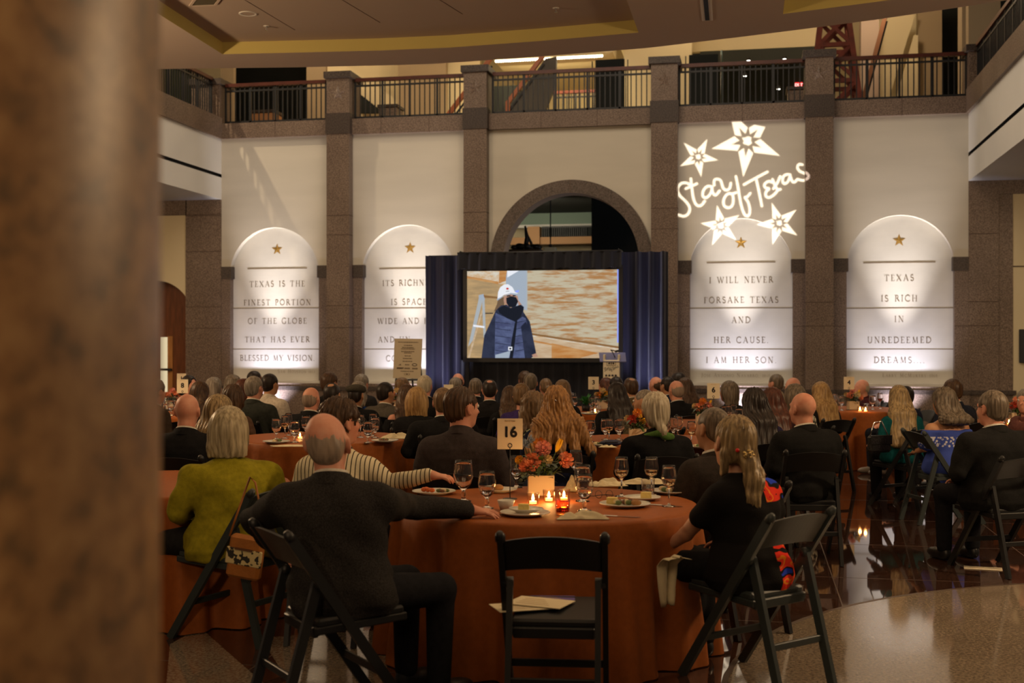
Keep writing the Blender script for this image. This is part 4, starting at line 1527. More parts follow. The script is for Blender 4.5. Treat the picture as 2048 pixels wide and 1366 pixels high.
def panel(px0, px1, py0, Y, lab):
    xa, xb = wu(px0, Y), wu(px1, Y)
    zt_ = wz((px0 + px1) / 2, py0, Y) - ZFL
    t = thing('display_panel', lab, 'panel', ((xa + xb) / 2, Y, ZFL))
    w = (xb - xa) / 2
    m = MB(); m.rbox(-w, w, -.03, .03, .06, zt_, .01); m.obj('board', [M_DARKWALL], t)
    for s in (-1, 1):
        m = MB(); m.tube([(s * (w + .07), 0, 0), (s * (w + .07), 0, zt_ - .02)], .012, 8); m.obj('post', [M_BLACK], t)
    m = MB(); m.box(-w - .08, w + .08, -.2, .2, 0, .05); m.obj('base', [M_BLACK], t)


panel(1191, 1249, 119, WY + 2.4, 'tall black free-standing board at the end of the light strip')
panel(1378, 1436, 109, WY + 2.4, 'tall black free-standing board right of the pier beside the archway')
Yq = WY + 2.6
t = thing('glass_screen', 'upright sheet of green tinted glass beside the black board', 'glass', (wu(1443, Yq), Yq, ZFL))
m = MB(); m.rbox(-.02, .02, 0, .9, 0, wz(1443, 100, Yq) - ZFL, .004); m.obj('pane', [mat('green_glass', (.35, .75, .62), .05, trans=.85)], t)
m = MB(); m.box(-.03, .03, 0, .9, 0, .05); m.obj('shoe', [M_CHROME], t)
Yq = YB + 2.15
t = thing('exit_sign', 'red lit EXIT sign in the dark opening', 'sign', wp(1597, 170, Yq))
m = MB(); m.rbox(-.10, .10, 0, .05, -.07, .07, .006); m.obj('sign_box', [mat('exit_red', (.5, .01, .01), .5, emit=(1, .03, .03), estr=1.2)], t)
type_on('sign_letters', 'EXIT', .10, glow('exit_letters', (1, .5, .45), 2.5), t, (0, -.004, 0), bold=.002)
for i, (px, py) in enumerate(((1497, 121), (1569, 118), (1557, 178), (1490, 152))):
    t = thing('ceiling_spotlight', ['small lit ceiling spot in the dark opening, nearest the green glass', 'small lit ceiling spot in the dark opening, above the EXIT sign', 'low small lit spot left of the EXIT sign', 'small lit spot in the dark opening, halfway down'][i], 'light', wp(px, py, YB - .1), 0, 'spots in the dark opening')
    m = MB(); m.lathe([(0, 0), (.05, 0), (.05, .05), (.02, .08), (0, .08)], 12); m.obj('spot_can', [M_BLACK], t)
    m = MB(); m.ball((0, -.01, -.005), (.042, .042, .015), 10); m.obj('spot_lens', [glow('spot_glow%d' % i, (1, .95, .85), 4)], t)
# plinths and desks on the upper floor
for px0, px1, py0, Y, lab, m_ in ((512, 556, 224, WY + 2.2, 'orange topped desk standing on the gallery in front of the black opening', mat('desk_orange', (.42, .20, .08), .6)),
                                  (764, 800, 213, WY + 2.2, 'grey stone plinth on the gallery beside the dark stair', M_GRAN),
                                  (1575, 1609, 178, WY + 1.8, 'grey stone plinth on the gallery under the EXIT sign', M_GRAN)):
    xa, xb = wu(px0, Y), wu(px1, Y)
    h_ = wz((px0 + px1) / 2, py0, Y) - ZFL
    t = thing('plinth', lab, 'plinth', ((xa + xb) / 2, Y, ZFL))
    w = (xb - xa) / 2
    m = MB(); m.rbox(-w, w, -.25, .25, 0, h_ - .07, .01); m.obj('body', [m_], t)
    m = MB(); m.rbox(-w - .03, w + .03, -.28, .28, h_ - .07, h_, .01); m.obj('top', [M_GRAND], t)

# red lattice tower
Yq = WY + 2.6
t = thing('lattice_tower', 'red timber oil derrick rising behind the right gallery railing', 'tower', (wu(1673, Yq), Yq + .8, ZFL))
M_RUST = mat('derrick_red', (.19, .035, .02), .6, var=.4, vscale=5)
H = 3.6
bw = (wu(1729, Yq) - wu(1617, Yq)) / 2
tw = bw * .26
hw_ = lambda z: bw + (tw - bw) * z / H
for sx in (-1, 1):
    for sy in (-1, 1):
        m = MB(); m.bar((sx * bw, sy * bw, 0), (sx * tw, sy * tw, H), .11, .11, 0, (0, 1, 0)); m.obj('leg', [M_RUST], t)
lev = [0.02, 1.05, 1.85, 2.5, 3.05, 3.5]
for sgn, ax in ((-1, 0), (1, 0), (-1, 1), (1, 1)):
    for z0_, z1_ in zip(lev[:-1], lev[1:]):
        a, b_ = hw_(z0_), hw_(z1_)
        P = lambda s, w_, z: (s * w_, sgn * w_, z) if ax == 0 else (sgn * w_, s * w_, z)
        m = MB()
        m.bar(P(-1, a, z0_), P(1, b_, z1_), .08, .05, 0, (0, 1, 0) if ax == 0 else (1, 0, 0))
        m.bar(P(1, a, z0_), P(-1, b_, z1_), .08, .05, 0, (0, 1, 0) if ax == 0 else (1, 0, 0))
        m.obj('cross_brace', [M_RUST], t)
        m = MB(); m.bar(P(-1, b_, z1_), P(1, b_, z1_), .09, .09); m.obj('girt', [M_RUST], t)
# a dark camera rig hanging in the archway, and the pendant lamp
YA = WY + 1.6
t = thing('pendant_lamp', 'pale box pendant lamp on a black rod inside the archway', 'lamp', wp(1101, 421, WY + 3))
o_ = wp(1101, 421, WY + 3)
g_ = lambda py: wz(1101, py, WY + 3) - o_.z
m = MB(); m.tube([(0, 0, 1.2), (0, 0, g_(492))], .014, 8); m.obj('rod', [M_BLACK], t)
m = MB(); m.rbox(-.035, .035, -.035, .035, g_(494), g_(489), .004); m.obj('coupling', [M_BLACK], t)
m = MB(); m.rbox(-.13, .13, -.13, .13, g_(512) - .1, g_(495), .01); m.obj('lamp_shade', [mat('shade_pale', (.55, .55, .42), .6)], t)
t = thing('statue', 'dark bronze figure group standing behind the drape inside the archway', 'statue', (wu(1052, YA), YA, 0))
zz = lambda py: wz(1052, py, YA)
m = MB(); m.rbox(-.36, .36, -.25, .25, 0, zz(500), .02); m.obj('pedestal', [mat('pedestal_dark', (.04, .03, .03), .6)], t)
m = MB()
rnd = random.Random(2)
for i in range(16):
    a = rnd.uniform(-.26, .26)
    m.ball((a, rnd.uniform(-.12, .12), zz(498) + rnd.uniform(0, .13) * (1 - abs(a) * 2)), (rnd.uniform(.05, .11), .07, rnd.uniform(.035, .07)), 8)
m.tube([(0, 0, zz(495)), (.02, 0, zz(475)), (-.02, 0, zz(452))], [.06, .045, .02], 8)
m.tube([(.03, 0, zz(470)), (.12, 0, zz(488))], [.025, .03], 8)
m.obj('figure', [M_BLACK], t)
t = thing('wall_screen', 'dark flat screen at the right edge on the cream wall', 'screen', wp(2052, 692, WY - .06))
m = MB(); m.rbox(-.115, .5, 0, .05, -.31, .31, .01); m.obj('panel', [M_BLACK], t)
m = MB(); m.box(.05, .2, .04, .06, -.1, .1); m.obj('bracket', [M_BLACK], t)
for x, p in ((-10.6, 120), (-6.6, 95), (-1.4, 60), (2.6, 120)):
    light('gallery_lamp_light', 'POINT', (x, WY + 3.2, 9.6), None, p, WARM2, size=.25)
light('gallery_lamp_light', 'POINT', (-3.2, YB + 2.5, 8.6), None, 110, (1.0, .78, .42), size=.25)
# ================================================================ SOFT SHAPES: blended solids turned into one smooth mesh
def V3(*a):
    return np.array(a, float)


def cap(a, b, ra, rb=None, k=.02):
    return ('cap', V3(*a), V3(*b), ra, rb if rb is not None else ra, k)


def ell(c, r, k=.02, rot=None):
    return ('ell', V3(*c), V3(*r), rot, k)


def sub(p):
    return ('sub', p)


def tor(rings, k=.03):
    return ('tor', np.array(rings, float), k)


def xf(prims, M):
    """Move solids by a 4x4 matrix (rotation, translation and even scale)."""
    Rm = np.array(M.to_3x3())
    s = float(np.linalg.norm(Rm[:, 0]))
    Rn = Rm / s
    T = np.array(M.translation)
    out = []
    for p in prims:
        if p[0] == 'sub':
            out.append(('sub', xf([p[1]], M)[0]))
        elif p[0] == 'cap':
            out.append(('cap', Rm @ p[1] + T, Rm @ p[2] + T, p[3] * s, p[4] * s, p[5]))
        elif p[0] == 'ell':
            out.append(('ell', Rm @ p[1] + T, p[2] * s, Rn if p[3] is None else Rn @ p[3], p[4]))
        elif p[0] == 'pln':
            out.append(('pln', Rm @ p[1] + T, Rn @ p[2]))
    return out


def p_box(p):
    if p[0] == 'cap':
        return np.minimum(p[1] - p[3], p[2] - p[4]), np.maximum(p[1] + p[3], p[2] + p[4])
    if p[0] == 'ell':
        m = p[2] if p[3] is None else np.sqrt((p[3] ** 2) @ (p[2] ** 2))
        return p[1] - m, p[1] + m
    r = p[1]
    return (np.array([-r[:, 1].max(), (r[:, 3] - r[:, 2]).min(), r[:, 0].min()]),
            np.array([r[:, 1].max(), (r[:, 3] + r[:, 2]).max(), r[:, 0].max()]))


def p_dist(p, X, Y, Z):
    if p[0] == 'cap':
        a, b = p[1], p[2]
        ba = b - a
        t = np.clip(((X - a[0]) * ba[0] + (Y - a[1]) * ba[1] + (Z - a[2]) * ba[2]) / max(ba @ ba, 1e-9), 0, 1)
        return np.sqrt((X - a[0] - t * ba[0]) ** 2 + (Y - a[1] - t * ba[1]) ** 2 + (Z - a[2] - t * ba[2]) ** 2) - (p[3] + t * (p[4] - p[3]))
    if p[0] == 'ell':
        x, y, z = X - p[1][0], Y - p[1][1], Z - p[1][2]
        if p[3] is not None:
            m = p[3]
            x, y, z = m[0, 0] * x + m[1, 0] * y + m[2, 0] * z, m[0, 1] * x + m[1, 1] * y + m[2, 1] * z, m[0, 2] * x + m[1, 2] * y + m[2, 2] * z
        r = p[2]
        k0 = np.sqrt((x / r[0]) ** 2 + (y / r[1]) ** 2 + (z / r[2]) ** 2)
        k1 = np.sqrt((x / r[0] ** 2) ** 2 + (y / r[1] ** 2) ** 2 + (z / r[2] ** 2) ** 2)
        return k0 * (k0 - 1) / np.maximum(k1, 1e-6)
    r = p[1]
    zz = Z.ravel()
    rx = np.interp(zz, r[:, 0], r[:, 1]).reshape(Z.shape)
    ry = np.interp(zz, r[:, 0], r[:, 2]).reshape(Z.shape)
    yc = np.interp(zz, r[:, 0], r[:, 3]).reshape(Z.shape)
    q = (np.abs(X / rx) ** 2.4 + np.abs((Y - yc) / ry) ** 2.4) ** (1 / 2.4)
    d = (q - 1) * np.minimum(rx, ry)
    return np.maximum(d, np.maximum(r[0, 0] - Z, Z - r[-1, 0]))


def soft_mesh(prims, h, smooth=1):
    lo, hi = None, None
    for p in prims:
        if p[0] in ('sub', 'pln'):
            continue
        a, b = p_box(p)
        lo = a if lo is None else np.minimum(lo, a)
        hi = b if hi is None else np.maximum(hi, b)
    lo = lo - 3 * h
    n = np.ceil((hi + 3 * h - lo) / h).astype(int) + 1
    F = np.full(n, 1.0, np.float32)
    ax = [lo[i] + h * np.arange(n[i]) for i in range(3)]
    for p in prims:
        q = p[1] if p[0] == 'sub' else p
        if p[0] == 'pln':
            X, Y, Z = ax[0][:, None, None], ax[1][None, :, None], ax[2][None, None, :]
            F = np.maximum(F, (X - p[1][0]) * p[2][0] + (Y - p[1][1]) * p[2][1] + (Z - p[1][2]) * p[2][2]).astype(np.float32)
            continue
        a, b = p_box(q)
        k = q[-1] if q[0] != 'tor' else q[2]
        mg = k + 2.5 * h
        i0 = np.clip(np.floor((a - mg - lo) / h).astype(int), 0, n)
        i1 = np.clip(np.ceil((b + mg - lo) / h).astype(int) + 1, 0, n)
        if (i1 <= i0).any():
            continue
        sl = tuple(slice(i0[i], i1[i]) for i in range(3))
        X, Y, Z = ax[0][sl[0]][:, None, None], ax[1][sl[1]][None, :, None], ax[2][sl[2]][None, None, :]
        if q[0] == 'tor':
            Z = Z + np.zeros((1, 1, i1[2] - i0[2]))
        d = p_dist(q, X, Y, Z)
        f = F[sl]
        if p[0] == 'sub':
            hh = np.maximum(k - np.abs(f + d), 0) / k
            F[sl] = np.maximum(f, -d) + hh * hh * k / 4
        else:
            hh = np.maximum(k - np.abs(f - d), 0) / k
            F[sl] = np.minimum(f, d) - hh * hh * k / 4
    return nets(F, lo, h, smooth)


def nets(F, lo, h, smooth):
    ins = F < 0
    nx, ny, nz = F.shape
    c = [ins[i:nx - 1 + i, j:ny - 1 + j, k:nz - 1 + k] for i in (0, 1) for j in (0, 1) for k in (0, 1)]
    cnt = sum(x.astype(np.int8) for x in c)
    act = (cnt > 0) & (cnt < 8)
    I = np.argwhere(act)
    idx = np.full(act.shape, -1, np.int64)
    idx[act] = np.arange(len(I))
    acc = np.zeros((len(I), 3))
    num = np.zeros(len(I))
    for a in range(3):
        o1, o2 = [x for x in range(3) if x != a]
        for u in (0, 1):
            for w in (0, 1):
                s = np.zeros(3, int)
                s[o1], s[o2] = u, w
                p0 = I + s
                e = np.zeros(3, int)
                e[a] = 1
                p1 = p0 + e
                f0, f1 = F[tuple(p0.T)].astype(float), F[tuple(p1.T)].astype(float)
                m = (f0 < 0) != (f1 < 0)
                t = np.where(m, f0 / np.where(m, f0 - f1, 1), 0)
                q = p0.astype(float)
                q[:, a] += t
                acc[m] += q[m]
                num[m] += 1
    P = acc / np.maximum(num, 1)[:, None]
    quads = []
    for a in range(3):
        o1, o2 = (a + 1) % 3, (a + 2) % 3
        sl0 = [slice(None)] * 3
        sl1 = [slice(None)] * 3
        sl0[a], sl1[a] = slice(0, -1), slice(1, None)
        ch = ins[tuple(sl0)] != ins[tuple(sl1)]
        E = np.argwhere(ch)
        E = E[(E[:, o1] > 0) & (E[:, o2] > 0)]
        e1 = np.zeros(3, int); e1[o1] = 1
        e2 = np.zeros(3, int); e2[o2] = 1
        E = E[(E[:, 0] < nx - 1) & (E[:, 1] < ny - 1) & (E[:, 2] < nz - 1)]
        A, B, C, D = [idx[tuple(x.T)] for x in (E - e1 - e2, E - e2, E, E - e1)]
        fl = ins[tuple(E.T)]
        Q = np.stack([A, B, C, D], 1)
        Q[~fl] = Q[~fl][:, ::-1]
        quads.append(Q)
    Q = np.concatenate(quads)
    Q = Q[(Q >= 0).all(1)]
    for _ in range(smooth):
        S = np.zeros_like(P)
        N = np.zeros(len(P))
        for i in range(4):
            j = (i + 1) % 4
            np.add.at(S, Q[:, i], P[Q[:, j]]); np.add.at(N, Q[:, i], 1)
            np.add.at(S, Q[:, j], P[Q[:, i]]); np.add.at(N, Q[:, j], 1)
        P = P * .4 + .6 * S / np.maximum(N, 1)[:, None]
    return P * h + lo, Q


def normals(P, Q):
    n = np.cross(P[Q[:, 2]] - P[Q[:, 0]], P[Q[:, 3]] - P[Q[:, 1]])
    N = np.zeros_like(P)
    for i in range(4):
        np.add.at(N, Q[:, i], n)
    return N / np.maximum(np.linalg.norm(N, axis=1), 1e-9)[:, None]


def np_mesh(name, P, Q, mats, mi=None):
    me = bpy.data.meshes.new(name)
    me.vertices.add(len(P))
    me.vertices.foreach_set('co', P.astype(np.float32).ravel())
    me.loops.add(len(Q) * 4)
    me.loops.foreach_set('vertex_index', Q.astype(np.int32).ravel())
    me.polygons.add(len(Q))
    me.polygons.foreach_set('loop_start', np.arange(0, len(Q) * 4, 4, dtype=np.int32))
    for m in mats:
        me.materials.append(m)
    me.polygons.foreach_set('use_smooth', np.ones(len(Q), bool))
    if mi is not None:
        me.polygons.foreach_set('material_index', mi.astype(np.int32))
    me.update(calc_edges=True)
    me.validate()
    return me


def rotz(a):
    return Matrix.Rotation(R(a), 4, 'Z')


# ---------------------------------------------------------------- people's materials
def skin(nm, c, c2):
    return mat('skin_' + nm, c, .5, spec=.35, col2=c2, vscale=14, bump=.06, bscale=90)


SKIN = {'l': skin('light', (.56, .31, .20), (.48, .23, .14)), 'p': skin('pink', (.60, .30, .20), (.54, .22, .14)),
        't': skin('tan', (.46, .24, .13), (.38, .18, .09)), 'd': skin('dark', (.16, .075, .04), (.12, .05, .028))}
M_EYE = mat('eye_white', (.6, .58, .52), .2)
M_IRIS = mat('eye_iris', (.03, .02, .015), .15)


def hairm(nm, c1, c2, sc=30):
    m = mat('hair_' + nm, c1, .42, spec=.32, col2=c2, vscale=1.0, stretch=(sc * 2.2, sc * 2.2, sc * .14), detail=5)
    return m


HAIR = {k: hairm(k, a, b) for k, a, b in (
    ('grey', (.27, .235, .19), (.11, .09, .07)), ('white', (.50, .44, .33), (.30, .25, .17)), ('brown', (.085, .045, .022), (.03, .015, .008)),
    ('dark', (.025, .016, .012), (.008, .005, .004)), ('blonde', (.42, .27, .11), (.20, .11, .04)), ('dirty', (.38, .27, .13), (.12, .08, .04)),
    ('auburn', (.10, .03, .015), (.035, .010, .006)), ('red', (.38, .19, .06), (.17, .075, .022)), ('sandy', (.20, .12, .06), (.08, .045, .02)), ('ash', (.19, .15, .11), (.06, .045, .03)), ('fade', (.30, .225, .165), (.19, .145, .11)), ('silver', (.46, .38, .24), (.20, .155, .085)))}
CLOTH = {}


def cloth(c, rough=.9, sheen=0, pat=None):
    key = (c, rough, pat)
    if key in CLOTH:
        return CLOTH[key]
    m = mat('fabric', c, rough, spec=.08, sheen=sheen, var=.25, vscale=35, bump=.25, bscale=160)
    if pat:
        nt = m.node_tree
        b = nt.nodes['Principled BSDF']
        tc = nt.nodes.new('ShaderNodeTexCoord')
        lk = nt.links.new

        def ramp(fac, stops, const=False):
            r = nt.nodes.new('ShaderNodeValToRGB')
            if const:
                r.color_ramp.interpolation = 'CONSTANT'
            e = r.color_ramp.elements
            e[0].position, e[0].color = stops[0][0], (*stops[0][1], 1)
            e[1].position, e[1].color = stops[-1][0], (*stops[-1][1], 1)
            for p_, c_ in stops[1:-1]:
                x_ = e.new(p_)
                x_.color = (*c_, 1)
            lk(fac, r.inputs['Fac'])
            return r.outputs['Color']

        def zmask(lo_, hi_, ax='Z'):
            s = nt.nodes.new('ShaderNodeSeparateXYZ')
            lk(tc.outputs['Object'], s.inputs[0])
            a = nt.nodes.new('ShaderNodeMath'); a.operation = 'GREATER_THAN'; a.inputs[1].default_value = lo_
            b_ = nt.nodes.new('ShaderNodeMath'); b_.operation = 'LESS_THAN'; b_.inputs[1].default_value = hi_
            mu = nt.nodes.new('ShaderNodeMath'); mu.operation = 'MULTIPLY'
            lk(s.outputs[ax], a.inputs[0]); lk(s.outputs[ax], b_.inputs[0]); lk(a.outputs[0], mu.inputs[0]); lk(b_.outputs[0], mu.inputs[1])
            return mu.outputs[0]

        def mixc(f, c1, c2):
            x = nt.nodes.new('ShaderNodeMix'); x.data_type = 'RGBA'
            lk(f, x.inputs[0])
            for s_, v_ in ((6, c1), (7, c2)):
                if isinstance(v_, tuple):
                    x.inputs[s_].default_value = (*v_, 1)
                else:
                    lk(v_, x.inputs[s_])
            return x.outputs[2]

        if pat == 'stripe':
            w = nt.nodes.new('ShaderNodeTexWave'); w.inputs['Scale'].default_value = 13; w.inputs['Distortion'].default_value = 1.2; w.inputs['Detail Scale'].default_value = .6
            w.bands_direction = 'X'
            lk(tc.outputs['Object'], w.inputs['Vector'])
            out = ramp(w.outputs['Fac'], [(0, (.03, .025, .02)), (.10, (.10, .08, .05)), (.16, c), (1, c)])
        elif pat == 'speckle':
            v = nt.nodes.new('ShaderNodeTexNoise'); v.inputs['Scale'].default_value = 34
            lk(tc.outputs['Object'], v.inputs['Vector'])
            out = ramp(v.outputs['Fac'], [(0, (.02, .02, .018)), (.47, (.02, .02, .018)), (.52, c), (1, c)])
        elif pat == 'embroid':
            v = nt.nodes.new('ShaderNodeTexVoronoi'); v.inputs['Scale'].default_value = 42
            lk(tc.outputs['Object'], v.inputs['Vector'])
            nz = nt.nodes.new('ShaderNodeTexNoise'); nz.inputs['Scale'].default_value = 14
            lk(tc.outputs['Object'], nz.inputs['Vector'])
            f = ramp(v.outputs['Distance'], [(0, (1, 1, 1)), (.42, (1, 1, 1)), (.5, (0, 0, 0))])
            g = ramp(nz.outputs['Fac'], [(.36, (0, 0, 0)), (.42, (1, 1, 1))])
            m1 = nt.nodes.new('ShaderNodeMath'); m1.operation = 'MULTIPLY'; lk(f, m1.inputs[0]); lk(g, m1.inputs[1])
            zz = nt.nodes.new('ShaderNodeMath'); zz.operation = 'ADD'
            lk(zmask(.69, .79), zz.inputs[0]); lk(zmask(.05, .20), zz.inputs[1])
            m2 = nt.nodes.new('ShaderNodeMath'); m2.operation = 'MULTIPLY'; lk(m1.outputs[0], m2.inputs[0]); lk(zz.outputs[0], m2.inputs[1])
            out = mixc(m2.outputs[0], c, (.55, .55, .60))
        elif pat == 'bright':
            mp = nt.nodes.new('ShaderNodeMapping'); mp.inputs['Rotation'].default_value = (0, R(35), 0); mp.inputs['Scale'].default_value = (1, 1, 2.2)
            lk(tc.outputs['Object'], mp.inputs['Vector'])
            v = nt.nodes.new('ShaderNodeTexNoise'); v.inputs['Scale'].default_value = 7; v.inputs['Detail'].default_value = 1
            lk(mp.outputs['Vector'], v.inputs['Vector'])
            col = ramp(v.outputs['Fac'], [(0, (.02, .05, .5)), (.36, (.01, .01, .012)), (.44, (.75, .04, .02)), (.56, (.8, .25, .02)), (.60, (.75, .04, .02)), (.66, (.01, .01, .012)), (.72, (.02, .30, .10))], True)
            zz = nt.nodes.new('ShaderNodeMath'); zz.operation = 'ADD'
            lk(zmask(.42, .66), zz.inputs[0]); lk(zmask(.86, .96), zz.inputs[1])
            xm = nt.nodes.new('ShaderNodeMath'); xm.operation = 'MULTIPLY'
            lk(zz.outputs[0], xm.inputs[0]); lk(zmask(.02, .6, 'X'), xm.inputs[1])
            out = mixc(xm.outputs[0], c, col)
        elif pat == 'tweed':
            v = nt.nodes.new('ShaderNodeTexNoise'); v.inputs['Scale'].default_value = 220
            lk(tc.outputs['Object'], v.inputs['Vector'])
            out = ramp(v.outputs['Fac'], [(.35, tuple(x * .5 for x in c)), (.65, tuple(min(1, x * 1.5) for x in c))])
        lk(out, b.inputs['Base Color'])
    CLOTH[key] = m
    return m


# ---------------------------------------------------------------- a seated figure
ARMS = {   # (elbow, wrist, fingertip direction) for the right arm; x mirrored for the left
    'lap': ((.25, -.01, .73), (.13, .26, .60), (-.25, .9, -.25)),
    'table': ((.27, .10, .74), (.16, .36, .79), (-.35, .9, 0)),
    'cross': ((.25, .05, .74), (.02, .22, .78), (-.95, .1, .1)),
    'down': ((.27, -.04, .72), (.24, .10, .50), (0, .6, -.8)),
}
HEADP = [ell((0, -.010, .022), (.077, .096, .092)), ell((0, .03, -.035), (.060, .066, .080), .03), ell((0, .056, -.092), (.034, .028, .022), .03),
         cap((0, .094, .006), (0, .114, -.030), .008, .012, .012), cap((-.034, .082, .022), (.034, .082, .022), .011, .011, .015),
         ell((0, .091, -.066), (.022, .010, .009), .006), ell((.035, .062, -.03), (.022, .022, .022), .02), ell((-.035, .062, -.03), (.022, .022, .022), .02),
         sub(ell((.031, .098, .010), (.013, .012, .009), .01)), sub(ell((-.031, .098, .010), (.013, .012, .009), .01))]
for s_ in (-1, 1):
    HEADP += [ell((s_ * .081, -.006, -.004), (.010, .021, .033), .010, np.array(Matrix.Rotation(s_ * .45, 3, 'Z'))), sub(ell((s_ * .092, .0, -.0), (.006, .010, .017), .006)),
              ell((s_ * .078, .004, -.034), (.008, .010, .012), .010)]


def hand_prims(w, d, up, s, hs=1.0, curl=.35, spread=1.0, fr=.0088):
    """Palm, four fingers and a thumb from wrist w along direction d; 'up' is the back of the hand."""
    w, d, up = Vector(w), Vector(d).normalized(), Vector(up).normalized()
    side = d.cross(up).normalized()
    up = side.cross(d).normalized()
    P = lambda a, b, c: tuple(w + (d * a + side * b + up * c) * hs)
    out = [ell(P(.048, 0, 0), (.050 * hs, .040 * hs, .017 * hs), .02, np.array(Matrix((d, side, up)).transposed())), cap(w, P(.02, 0, 0), .026 * hs, .026 * hs, .02)]
    for i, (b, l) in enumerate(((-.030, .070), (-.010, .080), (.011, .075), (.030, .058))):
        a0 = P(.085, b, .002)
        c1, c2 = curl, curl * 2.2
        q = [Vector((.085, b, .002))]
        ang = 0
        for seg, cc in ((.46, curl * .6), (.32, curl), (.22, curl * .8)):
            ang += cc
            last = q[-1]
            q.append(last + Vector((math.cos(ang) * l * seg, (b * .35) * seg * spread, -math.sin(ang) * l * seg)))
        r = [fr * 1.08, fr, fr * .92, fr * .8]
        for j in range(3):
            out.append(cap(P(*q[j]), P(*q[j + 1]), r[j] * hs, r[j + 1] * hs, .004))
    t = [(.025, -s * .030, -.004), (.055, -s * .058, -.014), (.085, -s * .066, -.026), (.105, -s * .062, -.036)]
    for j in range(3):
        out.append(cap(P(*t[j]), P(*t[j + 1]), (.0125, .0110, .0095)[j] * hs, (.0110, .0095, .008)[j] * hs, .006))
    return out


def hair_prims(style, L=.3, w=1.0):
    face = sub(ell((0, .118, -.052), (.072, .086, .112), .02))
    ears = [sub(ell((s * .094, .020, -.018), (.032, .046, .048), .012)) for s in (-1, 1)]
    pl = lambda z, ny=0: ('pln', V3(0, 0, z), V3(0, ny, -1))
    if style == 'short':
        return [ell((0, -.016, .030), (.084, .104, .098)), ell((0, -.05, -.03), (.068, .058, .062), .03), face] + ears + [pl(-.042, .55)]
    if style == 'full':
        return [ell((0, -.016, .036), (.090, .108, .102)), ell((0, -.05, -.03), (.076, .068, .066), .03), face] + ears + [pl(-.052, .5)]
    if style == 'buzz':
        return [ell((0, -.013, .024), (.0795, .099, .0945)), ell((0, -.055, -.025), (.062, .050, .06), .03), face] + ears + [pl(-.036, .55)]
    if style == 'fringe':
        return [ell((0, -.0115, .0215), (.0785, .0975, .0920)), ell((0, -.055, -.025), (.061, .0495, .058), .03), face, sub(ell((0, .03, .088), (.084, .135, .080), .006))] + ears + [pl(-.036, .55)]
    if style == 'crown':
        return [ell((0, -.014, .028), (.083, .102, .097)), ell((0, -.055, -.025), (.064, .054, .06), .03), face, sub(ell((0, -.055, .125), (.042, .05, .04), .02))] + ears + [pl(-.038, .55)]
    if style == 'bob':
        bz = L if L < .25 else .155
        return [ell((0, -.014, .028), (.090, .106, .100)), ell((0, -.030, -.045), (.100 * w, .090, .115), .05), cap((-.05, -.05, -.08), (-.06 * w, -.045, -bz), .045, .04, .03),
                cap((.05, -.05, -.08), (.06 * w, -.045, -bz), .045, .04, .03), cap((0, -.07, -.06), (0, -.07, -bz - .01), .045, .035, .03), sub(ell((0, .125, -.06), (.068, .095, .15), .02)), pl(-bz)]
    if style in ('long', 'wide'):
        ww = w * (1.0 if style == 'long' else 1.5)
        o = [ell((0, -.014, .028), (.088, .106, .100)), ell((0, -.045, -.05), (.094, .080, .10), .05)]
        for x in (-.07, -.035, 0, .035, .07):
            o += [cap((x * .9, -.06, -.04), (x * 1.05 * (1 + (ww - 1) * .5), -.120, -.14), .042, .050, .03), cap((x * 1.05 * (1 + (ww - 1) * .5), -.120, -.14), (x * 1.15 * ww, -.200, -L), .050, .036, .03)]
        o += [sub(ell((0, .125, -.06), (.068, .095, .16), .02))]
        return o
    if style == 'curly':
        o = [ell((0, -.012, .032), (.094, .110, .104)), ell((0, -.035, -.05), (.105, .085, .11), .04)]
        rn = random.Random(5)
        for i in range(26):
            a, e = rn.uniform(0, 6.28), rn.uniform(-.9, 1.2)
            d = (math.cos(a) * math.cos(e), math.sin(a) * math.cos(e), math.sin(e))
            o.append(ell((d[0] * .085, -.02 + d[1] * .095, .01 + d[2] * .10), (.026, .026, .026), .015))
        for x in (-.07, 0, .07):
            o.append(cap((x, -.06, -.06), (x * 1.15, -.11, -L), .045, .035, .03))
        o += [sub(ell((0, .13, -.05), (.066, .085, .12), .02))]
        return o
    if style == 'pony':
        o = [ell((0, -.013, .027), (.083, .104, .097)), ell((0, -.065, -.03), (.062, .050, .06), .04), face]
        o += [cap((0, -.105, -.025), (.005, -.130, -.070), .028, .024, .02), cap((.005, -.130, -.070), (.030, -.150, -.15), .030, .040, .03), cap((.030, -.150, -.15), (.010, -.165, -.22), .040, .038, .03),
              cap((.010, -.165, -.22), (.055, -.170, -.30), .036, .032, .03), cap((.055, -.170, -.30), (.05, -.165, -L - .03), .032, .010, .03)]
        o += [cap((-.06, -.05, -.05), (-.070, -.06, -.12), .026, .018, .03), cap((.06, -.05, -.05), (.080, -.09, -.13), .028, .026, .03), cap((.080, -.09, -.13), (.095, -.13, -.25), .028, .012, .03)]
        return o
    if style == 'bun':
        return [ell((0, -.013, .027), (.083, .104, .097)), ell((0, -.06, -.03), (.062, .052, .06), .04), ell((0, -.125, -.015), (.045, .035, .042), .015), face] + ears + [pl(-.05, .4)]
    if style == 'lowtail':
        return [ell((0, -.013, .030), (.088, .106, .100)), ell((0, -.06, -.04), (.070, .060, .07), .04), cap((0, -.10, -.075), (.02, -.12, -.12), .030, .028, .02), cap((.02, -.12, -.12), (.045, -.115, -.20), .03, .014, .02), face] + [sub(ell((s * .095, .014, -.02), (.024, .026, .04), .012)) for s in (-1, 1)]
    raise ValueError(style)


SCREEN = Vector((-4.6, 20.3, 0))
PEOPLE = []
LOWER = {}
VOX = [0]


